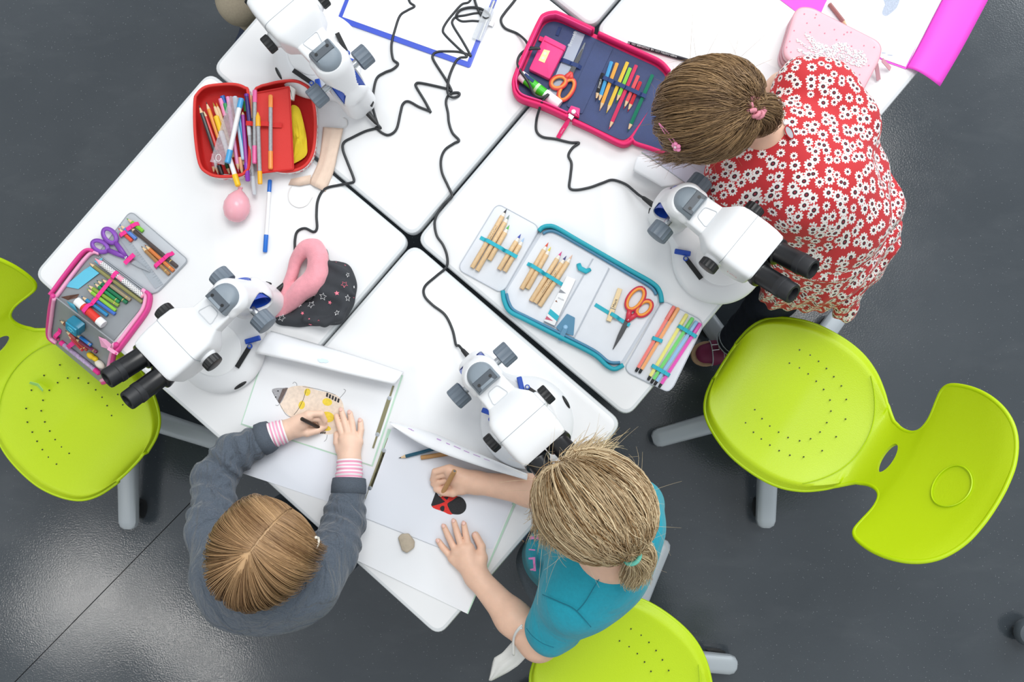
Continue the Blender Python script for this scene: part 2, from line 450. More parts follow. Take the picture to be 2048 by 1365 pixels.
# ================================================================== tables
YAW = -0.6996
P0 = Vector((-0.3212, 0.3818, 0)); L_ = 0.605
TU = Vector((math.cos(YAW), math.sin(YAW), 0)); TV = Vector((-math.sin(YAW), math.cos(YAW), 0))
M_TOP = mat('laminate_white', '#f3f4f5', 0.38, 0.4, var=0.012, vscale=6)
M_EDGE = mat('table_edge', '#d9dddf', 0.45)
M_LEG = mat('table_steel', '#b9bec2', 0.35, metal=0.3)
def table(u, v, label, dyaw=0.0, piv=None, off=(0, 0)):
    c = P0 + TU * (u * L_) + TV * (v * L_)
    t = thing('classroom_table', label, 'table', (0, 0, 0), 'square white classroom tables')
    R = Matrix.Rotation(0, 3, 'Z')
    def sq(s, z): return [Vector((sx * s, sy * s, z)) for sx, sy in ((-1, -1), (1, -1), (1, 1), (-1, 1))]
    h = 0.598 / 2
    obj('table_edge', MB().prism(roundpoly(sq(h, T - 0.0262), 0.028, 6), 0.026, 0.006), M_EDGE, t)
    obj('table_top', MB().prism(roundpoly(sq(h - 0.0075, T - 0.004), 0.022, 6), 0.004, 0.0008), M_TOP, t)
    fr = MB()
    for sx, sy, lx, ly in ((0, 1, .5, .03), (0, -1, .5, .03), (1, 0, .03, .5), (-1, 0, .03, .5)):
        fr.box((sx * .235, sy * .235, T - 0.046), (lx, ly, 0.039))
    obj('apron', fr, M_LEG, t)
    for sx in (-1, 1):
        for sy in (-1, 1):
            lg = MB().tube([(sx * .245, sy * .245, 0.012), (sx * .245, sy * .245, T - 0.0265)], 0.017, 14)
            lo = obj('leg', lg, M_LEG, t)
            obj('foot', MB().lathe([(.019, 0), (.021, .004), (.021, .02), (.018, .026)], (sx * .245, sy * .245, 0), (0, 0, 1), 14), mat('rubber_black', '#1d1f21', 0.7), lo)
    t.location = c; t.rotation_euler = (0, 0, YAW + dyaw)
    if dyaw:
        d = c - P0; t.location = P0 + Matrix.Rotation(dyaw, 3, 'Z') @ d
    return t
table(-.5, -.5, 'white square table carrying the red pencil case and the starry hat')
table(.5, -.5, 'white square table at which two children draw beetles', dyaw=-0.011)
table(.5, .5, 'white square table under the open turquoise pencil case')
table(-.5, .5, 'white square table under the blue clipboard and looping cables')
table(.5, 1.5, 'white square table under the pink folder and closed pale pink case')
table(-.5, 1.5, 'white table whose corner shows at the top edge beside the blue clipboard')

# ================================================================== chairs
M_GREEN = mat('lime_plastic', '#c0dc0a', 0.42, 0.45, bump=0.18, bscale=420)
M_GREEN2 = mat('lime_plastic_plain', '#bddd00', 0.38, 0.45)
M_ARM = mat('grey_aluminium', '#b4bcc2', 0.4, metal=0.15)
M_BLK = mat('black_plastic', '#17191b', 0.45)
def interp(tab, x):
    for i in range(len(tab) - 1):
        a, b = tab[i], tab[i + 1]
        if x <= b[0] or i == len(tab) - 2:
            t = (x - a[0]) / (b[0] - a[0]); t = min(max(t, 0), 1); t = t * t * (3 - 2 * t) if False else t
            return [a[k] + (b[k] - a[k]) * t for k in range(1, len(a))]
byR = math.atan2(-.54, .84); cR = W(1597, 812, .42); HOLES = []
for hx, hy in ((752, 245), (805, 270), (847, 300), (886, 335), (922, 375), (957, 420), (981, 486), (977, 582), (931, 668), (863, 736), (773, 766), (707, 758), (655, 736), (610, 709), (567, 679), (528, 646), (489, 600), (704, 309), (754, 332),
               (798, 361), (838, 397), (874, 437), (903, 489), (907, 543), (887, 599), (854, 645), (808, 678), (756, 688), (700, 672), (654, 646), (610, 616), (571, 580), (535, 536)):
    q = Matrix.Rotation(-byR, 3, 'Z') @ (W(1290 + hx / 2.438, 600 + hy / 2.438, .42) - cR); HOLES.append((q.x, q.y))
def chair(label, loc, back_yaw, star=0.0):
    t = thing('swivel_chair', label, 'chair', (0, 0, 0), 'lime green swivel chairs')
    # spine: arclength s -> x (backwards), z, half width, forward curl of the sides
    key = [(-.197, .392, .050, 0, 0), (-.190, .408, .098, 0, 0), (-.170, .418, .135, 0, 0), (-.13, .424, .163, 0, .0), (-.07, .424, .185, 0, 0), (0, .421, .192, 0, 0), (.06, .420, .186, 0, 0),
           (.11, .421, .166, 0, 0), (.15, .425, .136, 0, 0), (.18, .434, .104, 0, 0.0), (.205, .455, .080, 0, 0.004), (.226, .485, .074, 0, 0.010),
           (.241, .510, .084, 0, 0.014), (.251, .528, .112, 0, .026), (.259, .540, .160, 0, .042), (.268, .553, .187, 0, .052), (.285, .577, .201, 0, .058), (.314, .620, .206, 0, .060), (.340, .660, .199, 0, .056),
           (.358, .690, .180, 0, .046), (.370, .708, .147, 0, .033), (.376, .718, .093, 0, .016), (.378, .722, .04, 0, .008)]
    pts = catmull([Vector((k[0], k[1], k[2])) for k in key], 5); cur = catmull([Vector((k[4], 0, 0)) for k in key], 5)
    NV = 36; rows = []
    for i, p in enumerate(pts):
        r = []
        seat = p.y < .43 and p.x < .17
        for j in range(NV + 1):
            q = math.sin((j / NV * 2 - 1) * math.pi / 2)
            w = p.z
            x = p.x - cur[i].x * abs(q) ** 2.0 * (w / .2 if w < .2 else 1); z = p.y
            if seat: z += 0.012 * abs(q) ** 3 - 0.018 * max(abs(q) - .9, 0) / .1 - .010 * (1 - q * q) * max(0, 1 - abs(p.x) / .15)
            if p.x > .25 and p.y > .55: z += 0.0
            r.append(Vector((x, q * w, z)))
        rows.append(r)
    mb = MB().quadgrid(rows, flip=True)
    sh = obj('shell', mb, M_GREEN, t, smooth=True, fix=False)
    md = sh.modifiers.new('thick', 'SOLIDIFY'); md.thickness = 0.009; md.offset = -1
    cu = bpy.data.meshes.new('cutter')
    cm = MB().lathe([(.0165, -.06), (.0165, .06)], (.224, 0, .475), (-0.75, 0, 0.66), 24)
    cm.v = [(x, y * 2.3, z) for x, y, z in cm.v]
    cu.from_pydata([tuple(v) for v in cm.v], [], cm.f)
    co = bpy.data.objects.new('cutter', cu); COL.objects.link(co)
    bo = sh.modifiers.new('slot', 'BOOLEAN'); bo.operation = 'DIFFERENCE'; bo.object = co; bo.solver = 'EXACT'
    dg = bpy.context.evaluated_depsgraph_get(); nm = bpy.data.meshes.new_from_object(sh.evaluated_get(dg))
    sh.modifiers.clear(); sh.data = nm; nm.shade_smooth(); nm.set_sharp_from_angle(angle=math.radians(50))
    bpy.data.objects.remove(co); bpy.data.meshes.remove(cu)
    per = rows[0] + [r[-1] for r in rows[1:-1]] + rows[-1][::-1] + [r[0] for r in rows[-2:0:-1]]; cl_ = [per[0]]
    for q in per[1:]:
        if (q - cl_[-1]).length > .004: cl_.append(q)
    obj('rolled_edge', MB().tube([p + Vector((0, 0, -.0042)) if p.x < .2 else p + Vector((.0035, 0, -.0015)) for p in cl_ + [cl_[0]]], .0050, 10, cap=False), M_GREEN2, t, smooth=True)
    def surf(x, y):   # height of the seat
        q = y / .19
        return .4215 + 0.012 * abs(q) ** 3 - .010 * (1 - q * q) * max(0, 1 - abs(x) / .15) + (0.0025 if abs(x) > .05 else 0)
    hm = MB()
    for hx, hy in HOLES: hm.lathe([(.0017, -.003), (.0017, .0)], (hx, hy, surf(hx, hy) + 0.0020), (0, 0, 1), 8)
    ho = obj('vent_hole', hm, M_BLK, t); ho['kind'] = 'stuff'
    # raised oval on the backrest
    ov = []
    for k in range(48):
        a = 2 * math.pi * k / 48; y = .048 * math.cos(a); z = .634 + .036 * math.sin(a)
        x = .314 + (z - .620) * .66 - .060 * (abs(y) / .2) ** 2
        ov.append(Vector((x - .0035, y, z)))
    obj('embossed_oval', MB().tube(ov + [ov[0]], 0.0018, 6, cap=False), M_GREEN2, t)
    sa = []
    for k in range(25):
        q = -1 + 2 * k / 24; y = q * .15
        sa.append(Vector((.172 - .07 * abs(q) ** 2.2, y, .4315 + .004 * (1 - abs(q)))))
    obj('seat_seam', MB().tube(sa, 0.0012, 6), M_GREEN2, t)
    # swivel base
    obj('gas_column', MB().lathe([(.03, .075), (.03, .20), (.018, .205), (.018, .39), (.07, .395), (.07, .408)], (0, 0, 0), (0, 0, 1), 20), M_ARM, t)
    for k in range(5):
        a = star + k * 2 * math.pi / 5; d = Vector((math.cos(a), math.sin(a), 0)); s = Vector((-d.y, d.x, 0)); rows = []
        for x, w, z0, z1 in ((.0, .030, .07, .125), (.10, .029, .065, .115), (.22, .027, .055, .098), (.305, .026, .05, .088), (.318, .022, .052, .084), (.325, .012, .056, .078)):
            r = []
            for j in range(14):
                q = 2 * math.pi * j / 14; cc, ss = math.cos(q), math.sin(q)
                r.append(d * x + s * (w * math.copysign(abs(cc) ** .6, cc)) + Vector((0, 0, (z0 + z1) / 2 + (z1 - z0) / 2 * math.copysign(abs(ss) ** .6, ss))))
            rows.append(r)
        ab = MB(); kk = len(ab.v); ab.quadgrid(rows, True); n = 14
        ab.f.append(tuple(range(n))); ab.f.append(tuple((len(rows) - 1) * n + i for i in range(n)))
        arm = obj('base_arm', ab, M_ARM, t)
        cs = MB(); c0 = d * .285 - s * .0 + Vector((0, 0, .028))
        for w in (-1, 1):
            cs.lathe([(.02, -.009), (.0265, -.007), (.0265, .007), (.02, .009)], c0 + s * (.016 * w) - d * .012, s, 18)
        cs.box(c0 + Vector((0, 0, .012)), (.03, .02, .03), a)
        obj('caster', cs, M_BLK, arm)
    t.location = loc; t.rotation_euler = (0, 0, back_yaw)
    return t
cL = W(142, 823, .42); cB = W(1247, 1372, .42)
for c in (cR, cL, cB): c.z = 0
chair('lime green swivel chair standing empty behind the child in the red dress', cR, byR, math.radians(-92) - byR)
chair('lime green swivel chair tucked under the corner with the grey pencil case', cL, math.atan2(.69, -.72), math.radians(-90) - math.atan2(.69, -.72))
byB = byR - math.radians(6)
chair('lime green swivel chair behind the child in the turquoise shirt', cB, byB, math.radians(66) - byB)
# a dark caster foot of another chair that stands just outside the picture
cs = thing('chair_caster', 'dark grey rounded chair foot at the right edge of the picture', 'chair foot', W(2062, 1268, 0))
cp = W(2062, 1268, .06); cp.z = 0
obj('cover', MB().lathe([(.034, .03), (.037, .04), (.036, .058), (.030, .066), (.018, .069)], cp, (0, 0, 1), 28), mat('dark_cover', '#4c545b', 0.5), cs)
obj('wheel', MB().lathe([(.030, -.012), (.036, -.010), (.036, .010), (.030, .012)], cp + Vector((0, .0, .036)), (0, 1, 0), 24), M_BLK, cs)
# ================================================================== stereo microscopes
M_MW = mat('microscope_white', '#eceef0', 0.33, 0.5)
M_MG = mat('microscope_grey', '#84909a', 0.45)
M_MGD = mat('microscope_grey_dark', '#4b545d', 0.45)
M_MB = mat('eyepiece_black', '#131417', 0.3, 0.5)
M_BLUE = mat('microscope_blue', '#2450b8', 0.35)
def ringloft(secs, n=28, e=0.55):
    """secs: (centre, side, up, half width, half height)"""
    rows = []
    for c, s, u, hw, hh in secs:
        c, s, u = Vector(c), Vector(s), Vector(u)
        rows.append([c + s * (hw * math.copysign(abs(math.cos(q)) ** e, math.cos(q))) + u * (hh * math.copysign(abs(math.sin(q)) ** e, math.sin(q)))
                     for q in [2 * math.pi * j / n for j in range(n)]])
    mb = MB(); mb.quadgrid(rows, True)
    mb.f.append(tuple(range(n))); mb.f.append(tuple((len(rows) - 1) * n + i for i in range(n)))
    return mb
def ribbed(mb, o, ax, r, L, n=16, depth=.10):
    prof = [(r * .82, 0), (r * .98, .0015), (r, .003), (r, L - .003), (r * .96, L - .001), (r * .86, L)]
    o = Vector(o); ax = Vector(ax).normalized(); a = Vector((0, 0, 1)); b = ax.cross(a); rows = []
    for rr, h in prof:
        row = []
        for j in range(n * 2):
            q = 2 * math.pi * j / (n * 2); k = rr * (1 - (depth if j % 2 and .002 < h < L - .002 else 0))
            row.append(o + ax * h + (a * math.cos(q) + b * math.sin(q)) * k)
        rows.append(row)
    k = len(mb.v); mb.quadgrid(rows, True); m = n * 2
    mb.f.append(tuple(k + i for i in range(m))); mb.f.append(tuple(k + (len(prof) - 1) * m + i for i in range(m)))
    return mb
X_, Y_, Z_ = Vector((1, 0, 0)), Vector((0, 1, 0)), Vector((0, 0, 1))
def make_microscope():
    t = thing('stereo_microscope', 'm', 'microscope', (0, 0, 0), 'white stereo microscopes')
    # base: round foot with a neck to the column
    s = SDF()
    s.ell((.127, 0, .012), (.099, .099, .029), k=.004)
    s.cone((.127, 0, .010), (.127, 0, .0105), .0, .0, k=0)
    s.cone((-.014, 0, .014), (.06, 0, .014), .031, .038, k=.03)
    V, F = s.mesh(.003)
    V[:, 2] = np.clip(V[:, 2], 0.0, .034)
    base = obj('base', (V, F), M_MW, t, smooth=True)
    obj('stage_plate', MB().lathe([(.055, .030), (.057, .0345), (.055, .0355), (.001, .0355)], (.134, 0, 0), Z_, 40), mat('stage_white', '#f4f6f7', 0.25), base)
    obj('base_emblem', MB().ball((.150, .091, .020), (.016, .004, .006), 14, 8, Matrix.Rotation(-.2, 3, 'Z')), M_BLK, base)
    for sd in (-1, 1):
        pv = obj('clip_pivot', MB().box((.060, sd * .044, .040), (.034, .011, .008), sd * -.5, bev=.002).lathe([(.0055, 0), (.0055, .004)], (.073, sd * .051, .043), Z_, 12), M_BLUE, base)
        obj('stage_clip', MB().box((.099, sd * .056, .0395), (.054, .010, .0022), sd * .25), M_BLK, pv)
        obj('screw', MB().lathe([(.0032, 0), (.0032, .0015)], (.073, sd * .051, .047), Z_, 10), mat('steel', '#c9ced2', 0.25, metal=0.9), pv)
    # column with the carrying-handle recess
    s = SDF()
    s.cone((-.004, 0, .02), (.002, 0, .12), .036, .031, k=.02)
    for sd in (-1, 1): s.cone((-.028, sd * .013, .03), (-.026, sd * .011, .12), .023, .021, k=.015); s.cone((-.026, sd * .011, .12), (-.004, sd * .012, .215), .021, .019, k=.015)
    s.cone((.002, 0, .12), (.006, 0, .215), .031, .033, k=.02)
    s.cone((.004, -.014, .222), (.004, .014, .222), .022, .022, k=.01)
    s.cone((.024, -.026, .222), (.024, .026, .222), .0105, .0105, k=.01)
    RC = Matrix.Rotation(math.radians(12), 3, 'Y'); CC = Vector((-.0200, 0, .148))
    s.cut(CC, (.0175, .090, .050), RC, k=.004)
    V, F = s.mesh(.0024); V[:, 2] = np.clip(V[:, 2], 0.004, .2385)
    col = obj('column', (V, F), M_MW, t, smooth=True)
    rows = []
    for y in [-.029 + .058 * i / 10 for i in range(11)]:
        k = math.sqrt(1 - (y / .090) ** 2)
        rows.append([CC + RC @ Vector((.0168 * k * math.cos(q), 0, .0492 * k * math.sin(q))) + Vector((0, y, 0)) for q in [2 * math.pi * j / 28 for j in range(28)]])
    obj('handle_recess', MB().quadgrid(rows, True), M_BLUE, col, smooth=True)
    # grey cap on the column
    cp = [Vector((.033, -.027, 0)), Vector((.033, .027, 0))] + [Vector((.006 - .027 * math.sin(a), .027 * math.cos(a), 0)) for a in [math.pi * k / 14 for k in range(15)]]
    rows = []
    for z, k in ((.226, 1.0), (.239, 1.0), (.250, .92), (.2555, .76), (.2575, .50)):
        rows.append([Vector((.008 + (p.x - .008) * k + (1 - k) * .018, p.y * k, z + .10 * (p.x - .01) * (1 if z > .235 else 0))) for p in cp])
    mb = MB(); mb.quadgrid(rows, True); n = len(cp); mb.f.append(tuple(range(n))); mb.f.append(tuple(4 * n + i for i in range(n)))
    cap = obj('column_cap', mb, M_MG, col)
    obj('cap_inset', MB().box((.0200, 0, .2560), (.022, .046, .0046), 0, R=Matrix.Rotation(-.1, 3, 'Y'), bev=.001), M_MGD, cap)
    for sd in (-1, 1):
        obj('screw_hole', MB().lathe([(.0032, 0), (.0032, .0012)], (.0200, sd * .014, .2580), Z_, 12), M_BLK, cap)
    # focus knobs
    for sd in (-1, 1):
        ax = Vector((0, sd, 0))
        kn = obj('focus_knob', ribbed(MB(), (0.0, sd * .046, .150), ax, .0225, .031), mat('knob_grey', '#6c7884', 0.5), t)
        obj('knob_axle', MB().lathe([(.008, -.020), (.008, .001)], (0.0, sd * .046, .150), ax, 14), mat('steel', '', 0), kn)
        obj('knob_face', MB().lathe([(.0145, 0), (.0155, .0008), (.0145, .0014)], (0, sd * .0755, .150), ax, 20), mat('knob_face', '#c9d0d6', 0.4), kn)
    # arm and optical head
    secs = [((-.002, 0, .213), Y_, Z_, .028, .016), ((.020, 0, .214), Y_, Z_, .032, .0175), ((.045, 0, .215), Y_, Z_, .0325, .0185), ((.066, 0, .216), Y_, Z_, .0335, .020),
            ((.076, 0, .217), Y_, Z_, .040, .030), ((.088, 0, .218), Y_, Z_, .050, .042), ((.098, 0, .2185), Y_, Z_, .054, .047), ((.120, 0, .220), Y_, Z_, .0555, .050), ((.150, 0, .222), Y_, Z_, .0560, .0505),
            ((.172, 0, .226), Y_, Z_, .0550, .0475), ((.188, 0, .232), Y_, Z_, .0525, .040), ((.1915, 0, .234), Y_, Z_, .049, .036)]
    head = obj('optical_head', ringloft(secs, 52, .24), M_MW, t, smooth=30)
    tri = [Vector((.040, -.012, .2338)), Vector((.066, -.019, .2368)), Vector((.066, .019, .2368)), Vector((.040, .012, .2338))]
    tr = roundpoly(tri, .006, 4)
    obj('arm_recess_rim', MB().tube(tr + [tr[0]], .0009, 6, cap=False), mat('microscope_white_2', '#d4d8dc', 0.4), head)
    sm = [Vector((.128, .0562 * math.copysign(abs(math.cos(q)) ** .24, math.cos(q)), .2203 + .0506 * math.copysign(abs(math.sin(q)) ** .24, math.sin(q)))) for q in [2 * math.pi * j / 60 for j in range(61)]]
    obj('housing_seam', MB().tube(sm, .0005, 5, cap=False), mat('seam_grey', '#9aa2a8', 0.5), head)
    text_part('Leica', .011, (.150, -.0572, .226), (1, .035, 0.10), (0, 0, 1), mat('red_print', '#d3202f', 0.5), head, 'red_logo', .0008)
    obj('objective', MB().lathe([(.034, .0), (.036, .004), (.036, .03), (.04, .045)], (.132, 0, .128), Z_, 28), M_MB, head)
    for sd in (-1, 1):
        ax = Vector((0, sd, 0))
        obj('zoom_collar', MB().lathe([(.021, -.010), (.0185, .004), (.016, .008)], (.116, sd * .0525, .222), ax, 20), M_MW, head)
        obj('zoom_knob', ribbed(MB(), (.116, sd * .0605, .222), ax, .0190, .0175, 18, .08), M_BLK, head)
    # eyepieces
    for sd in (-1, 1):
        o = Vector((.1965, sd * .0265, .246)); ax = Vector((math.cos(math.radians(33)), sd * .03, math.sin(math.radians(33))))
        e = obj('eyepiece', MB().lathe([(.022, -.016), (.0262, .0), (.0265, .004), (.0260, .007), (.0216, .009), (.0205, .012), (.0206, .046), (.0206, .053)], o, ax, 30), M_MB, t)
        obj('eyecup', MB().lathe([(.0206, .051), (.0212, .0525), (.0212, .062), (.0197, .0635), (.0197, .082), (.0187, .085), (.0134, .085), (.0122, .074), (.010, .072)], o, ax, 30), mat('eyecup_black', '#1d1f23', 0.5), e)
        obj('eye_lens', MB().lathe([(.0105, .0715), (.0105, .0725)], o, ax, 20), mat('lens_glass', '#2a2230', 0.08, 0.8), e)
    # mains inlet
    obj('power_inlet', MB().lathe([(.0065, -.008), (.006, .010), (.0045, .030), (.0032, .034)], (-.048, 0, .024), (-1, 0, -.12), 12), M_BLK, t)
    obj('rear_switch', MB().box((-.0475, -.018, .045), (.008, .012, .009), .5, bev=.0015), M_BLK, t)
    return t
def copy_tree(o, parent=None):
    c = o.copy(); COL.objects.link(c); c.parent = parent
    for ch in list(o.children): copy_tree(ch, c)
    return c
mic0 = make_microscope(); first = True; MIC = []
for (kx, ky), (zx, zy), lab in (((962, 748), (1041, 841), 'white stereo microscope that the blonde child bends towards'),
                                ((1356, 414), (1466, 478), 'white stereo microscope beside the child in the red dress'),
                                ((487, 598), (375, 676), 'white stereo microscope between the grey pencil case and starry hat'),
                                ((677, 163), (585, 51), 'white stereo microscope behind the red pencil case')):
    a = TT(kx, ky, .15); b = TT(zx, zy, .222); d = b - a; yw = math.atan2(d.y, d.x)
    m = mic0 if first else copy_tree(mic0); first = False
    mid = (a + b) / 2; fw = Vector((math.cos(yw), math.sin(yw), 0))
    loc = mid - fw * .058; loc.z = T + .0002
    if kx == 677: loc = loc + Vector((.005, .009, 0))
    m.location = loc; m.rotation_euler = (0, 0, yw); m['label'] = lab; MIC.append((loc, fw))

# ================================================================== power cables
M_CAB = mat('cable_black', '#23272b', 0.42)
def cable(label, pts, start=None):
    P = [TT(p[0], p[1], p[2] if len(p) > 2 else .0032) for p in pts]
    if start is not None:
        loc, fw = start; P = [loc - fw * .078 + Vector((0, 0, .0205)), loc - fw * .092 + Vector((0, 0, .015))] + P
    P = catmull(P, 7)
    o = obj('power_cable', MB().tube(P, .0029, 8), M_CAB, smooth=True)
    return tag(o, label, 'cable', 'black microscope cables')
cable('black cable running from the microscope by the starry hat up past the mask',
      [(580, 536, .012), (589, 510), (590, 480), (595, 463), (610, 457), (627, 464), (634, 456), (633, 430), (636, 400), (650, 378), (680, 370), (702, 366), (708, 362), (705, 350), (695, 325), (686, 300), (688, 285), (705, 275),
       (730, 263), (748, 258), (757, 256), (750, 232, .012), (745, 205), (752, 160), (768, 146), (785, 139), (796, 128), (786, 118), (783, 90), (790, 60), (800, 32), (815, 21), (829, 13), (820, 5), (817, -10), (822, -40)], MIC[2])
cable('black cable zigzagging from the microscope behind the red pencil case',
      [(752, 255, .007), (764, 266), (778, 270), (793, 258), (801, 225), (806, 208), (817, 203), (838, 214), (858, 222), (861, 224), (850, 203), (833, 175), (832, 168), (840, 166), (870, 172), (894, 178), (903, 182), (892, 160), (868, 122), (866, 110), (875, 104),
       (890, 103), (916, 104), (936, 109), (941, 111), (925, 82), (907, 53), (905, 42), (913, 34), (930, 31), (950, 27), (968, 27), (978, 32), (977, 39), (965, 43), (945, 42), (925, 43), (915, 38), (913, 30, .007), (921, 20, .007), (940, 15, .007),
       (960, 17, .008), (975, 26, .008), (979, 34, .008), (970, 37, .009), (960, 27, .007), (950, 2, .006), (944, -30)], MIC[3])
cable('black cable climbing from the microscope of the blonde child',
      [(912, 690, .006), (905, 660), (890, 630), (865, 610), (849, 592), (850, 573), (873, 552), (893, 534), (894, 512), (886, 490), (873, 470), (870, 440), (885, 412), (900, 398), (904, 390), (895, 370), (884, 345), (882, 320), (890, 300), (908, 287), (918, 281), (905, 266),
       (898, 246), (896, 226), (892, 205), (896, 192), (906, 186), (918, 186), (917, 192), (906, 195, .007), (897, 189, .009), (895, 176, .008), (899, 152, .006), (910, 126), (920, 116), (934, 113), (915, 95), (891, 71), (886, 60), (893, 45), (908, 26), (924, 9), (940, 2), (950, -30)], MIC[0])
cable('black cable crossing the pink and navy pencil case',
      [(1268, 382, .011), (1250, 368, .005), (1225, 360), (1205, 366), (1180, 375), (1152, 380), (1139, 375), (1141, 352), (1143, 327), (1137, 311), (1145, 296), (1158, 286), (1140, 285), (1110, 278), (1085, 274), (1073, 262), (1073, 240), (1079, 218, .020), (1085, 202, .034),
       (1097, 189, .036), (1084, 195, .036), (1068, 188, .036), (1057, 165, .030), (1041, 142, .034), (1035, 126, .030), (1040, 110, .026), (1055, 99, .030), (1080, 97, .031), (1060, 94, .030), (1050, 80, .020), (1034, 67), (1010, 56), (1002, 40), (1010, 25), (1030, 0), (1045, -25)], MIC[1])
# ================================================================== stationery helpers
M_WOOD = mat('pencil_wood', '#e6c9a0', 0.55, var=.06, vscale=120)
M_NAT = mat('natural_barrel', '#e4c396', 0.5, var=.07, vscale=150)
M_STEEL = mat('steel', '', 0); M_WHT = mat('white_plastic', '#f2f3f4', 0.35)
def hexn(c): return 'col_' + c.lstrip('#')
def pm(c, rough=0.32): return mat('lacquer_' + c.lstrip('#'), c, rough, 0.5)
def place(p0, p1):
    return (Vector(p0) + Vector(p1)) / 2
def pencil(label, tip, end, col, lead, h=.0045, h1=None, r=.0042, n=6, group=None, cone=.017, plane=None, band=None, wood=None, natural=False, print_=False):
    """tip, end: pixels; h / h1: heights of the axis above the table at tip / end"""
    if isinstance(tip, Vector): a, b = tip, end
    elif plane: a, b = WP(*tip, *plane), WP(*end, *plane)
    else: a, b = TT(*tip, h), TT(*end, h if h1 is None else h1)
    ax = (b - a); L = ax.length; ax.normalize()
    mid = (a + b) / 2; mid.z = min(a.z, b.z) - r
    t = thing('pencil', label, 'pencil', mid, group)
    kf = .55 if natural else .36; lr = r * kf; ll = cone * kf
    bm = M_NAT if natural else pm(col)
    br = obj('barrel', MB().lathe([(r * .96, cone * .96), (r, cone), (r, L - .0008), (r * .9, L)], a, ax, n), bm, t, smooth=25 if n <= 8 else 40)
    obj('sharpened_cone', MB().lathe([(lr, ll), (r * .97, cone)], a, ax, 12), wood or M_WOOD, t)
    obj('lead_point', MB().lathe([(.0002, 0), (lr, ll)], a, ax, 10), pm(lead, .5), t)
    if band: obj('end_band', MB().lathe([(r * 1.02, L * .86), (r * 1.02, L * .86 + .002)], a, ax, n), mat('gold_foil', '#c9b26a', .35, metal=.5), br)
    obj('core_end', MB().lathe([(lr, L), (lr, L + .0002)], a, ax, 10), pm(lead, .5), br)
    if print_:
        sd = ax.cross(Vector((0, 0, 1))).normalized()
        text_part(print_[0], r * 1.25, a + ax * (cone + L * .16) + Vector((0, 0, r * .9)) + sd * r * .35, ax, -sd, print_[1], br, 'lettering', .0003)
    return t
def rod(name, label, cat, a, b, segs, n=14, group=None):
    """a, b: world axis ends; segs: (part, material, [(radius, fraction along)])"""
    ax = b - a; L = ax.length; ax.normalize(); mid = (a + b) / 2
    rm = max(r for s in segs for r, _ in s[2]); mid.z = min(a.z, b.z) - rm
    t = thing(name, label, cat, mid, group)
    for s in segs:
        obj(s[0], MB().lathe([(r, f * L) for r, f in s[2]], a, ax, s[3] if len(s) > 3 else n), s[1], t)
    return t
def band(parent, a, b, peaks, m, w=.008, hb=.0012, th=.0009, plane=None, name='elastic_band'):
    """elastic running from pixel a to b and rising over the pens: peaks = (fraction, height above the panel)"""
    if plane: A, B = WP(*a, *plane), WP(*b, *plane); up = plane[1]
    else: A, B = TT(*a, 0), TT(*b, 0); up = Vector((0, 0, 1))
    P = []
    N = 60
    L = (B - A).length
    for i in range(N + 1):
        f = i / N; z = hb
        for pf, ph, hw in peaks:
            d = abs(f - pf) * L
            if d < hw * 1.5: z = max(z, hb + (ph - hb) * (1 if d < hw * .75 else max(0, 1 - (d - hw * .75) / (hw * .75))))
        P.append(A + (B - A) * f + up * z)
    sd = (B - A).cross(up).normalized()
    return obj(name, MB().ribbon(P, w, th, up, sides=[sd] * len(P)), m, parent)
def rim(path, h0, h1, w, closed=False, round_=True, mids=None):
    """soft raised edge: a wall of width w along a path of world points"""
    P = [Vector(p) for p in path]; m = len(P); rows = []
    for i in range(m):
        if closed: t = P[(i + 1) % m] - P[i - 1]
        else: t = P[min(i + 1, m - 1)] - P[max(i - 1, 0)]
        t.z = 0; t.normalize(); n = Vector((-t.y, t.x, 0)); z = Vector((0, 0, 1))
        a = h1 if not isinstance(h1, (list, tuple)) else h1[i]
        rows.append([P[i] + n * (w * k) + z * hh for k, hh in ((.5, h0), (.56, h0 + (a - h0) * .5), (.42, a - .12 * w), (.15, a), (-.15, a), (-.42, a - .12 * w), (-.56, h0 + (a - h0) * .5), (-.5, h0))])
    if closed: rows.append(rows[0])
    mb = MB(); k = len(mb.v); mb.quadgrid(rows, True)
    if not closed:
        mb.f.append(tuple(range(8))); mb.f.append(tuple((m - 1) * 8 + i for i in range(8)))
    return mb
def flat(pts, h0, th, r=.0, bev=0.0, n=5):
    P = pxs(pts, h0)
    return MB().prism(roundpoly(P, r, n) if r else P, th, bev)
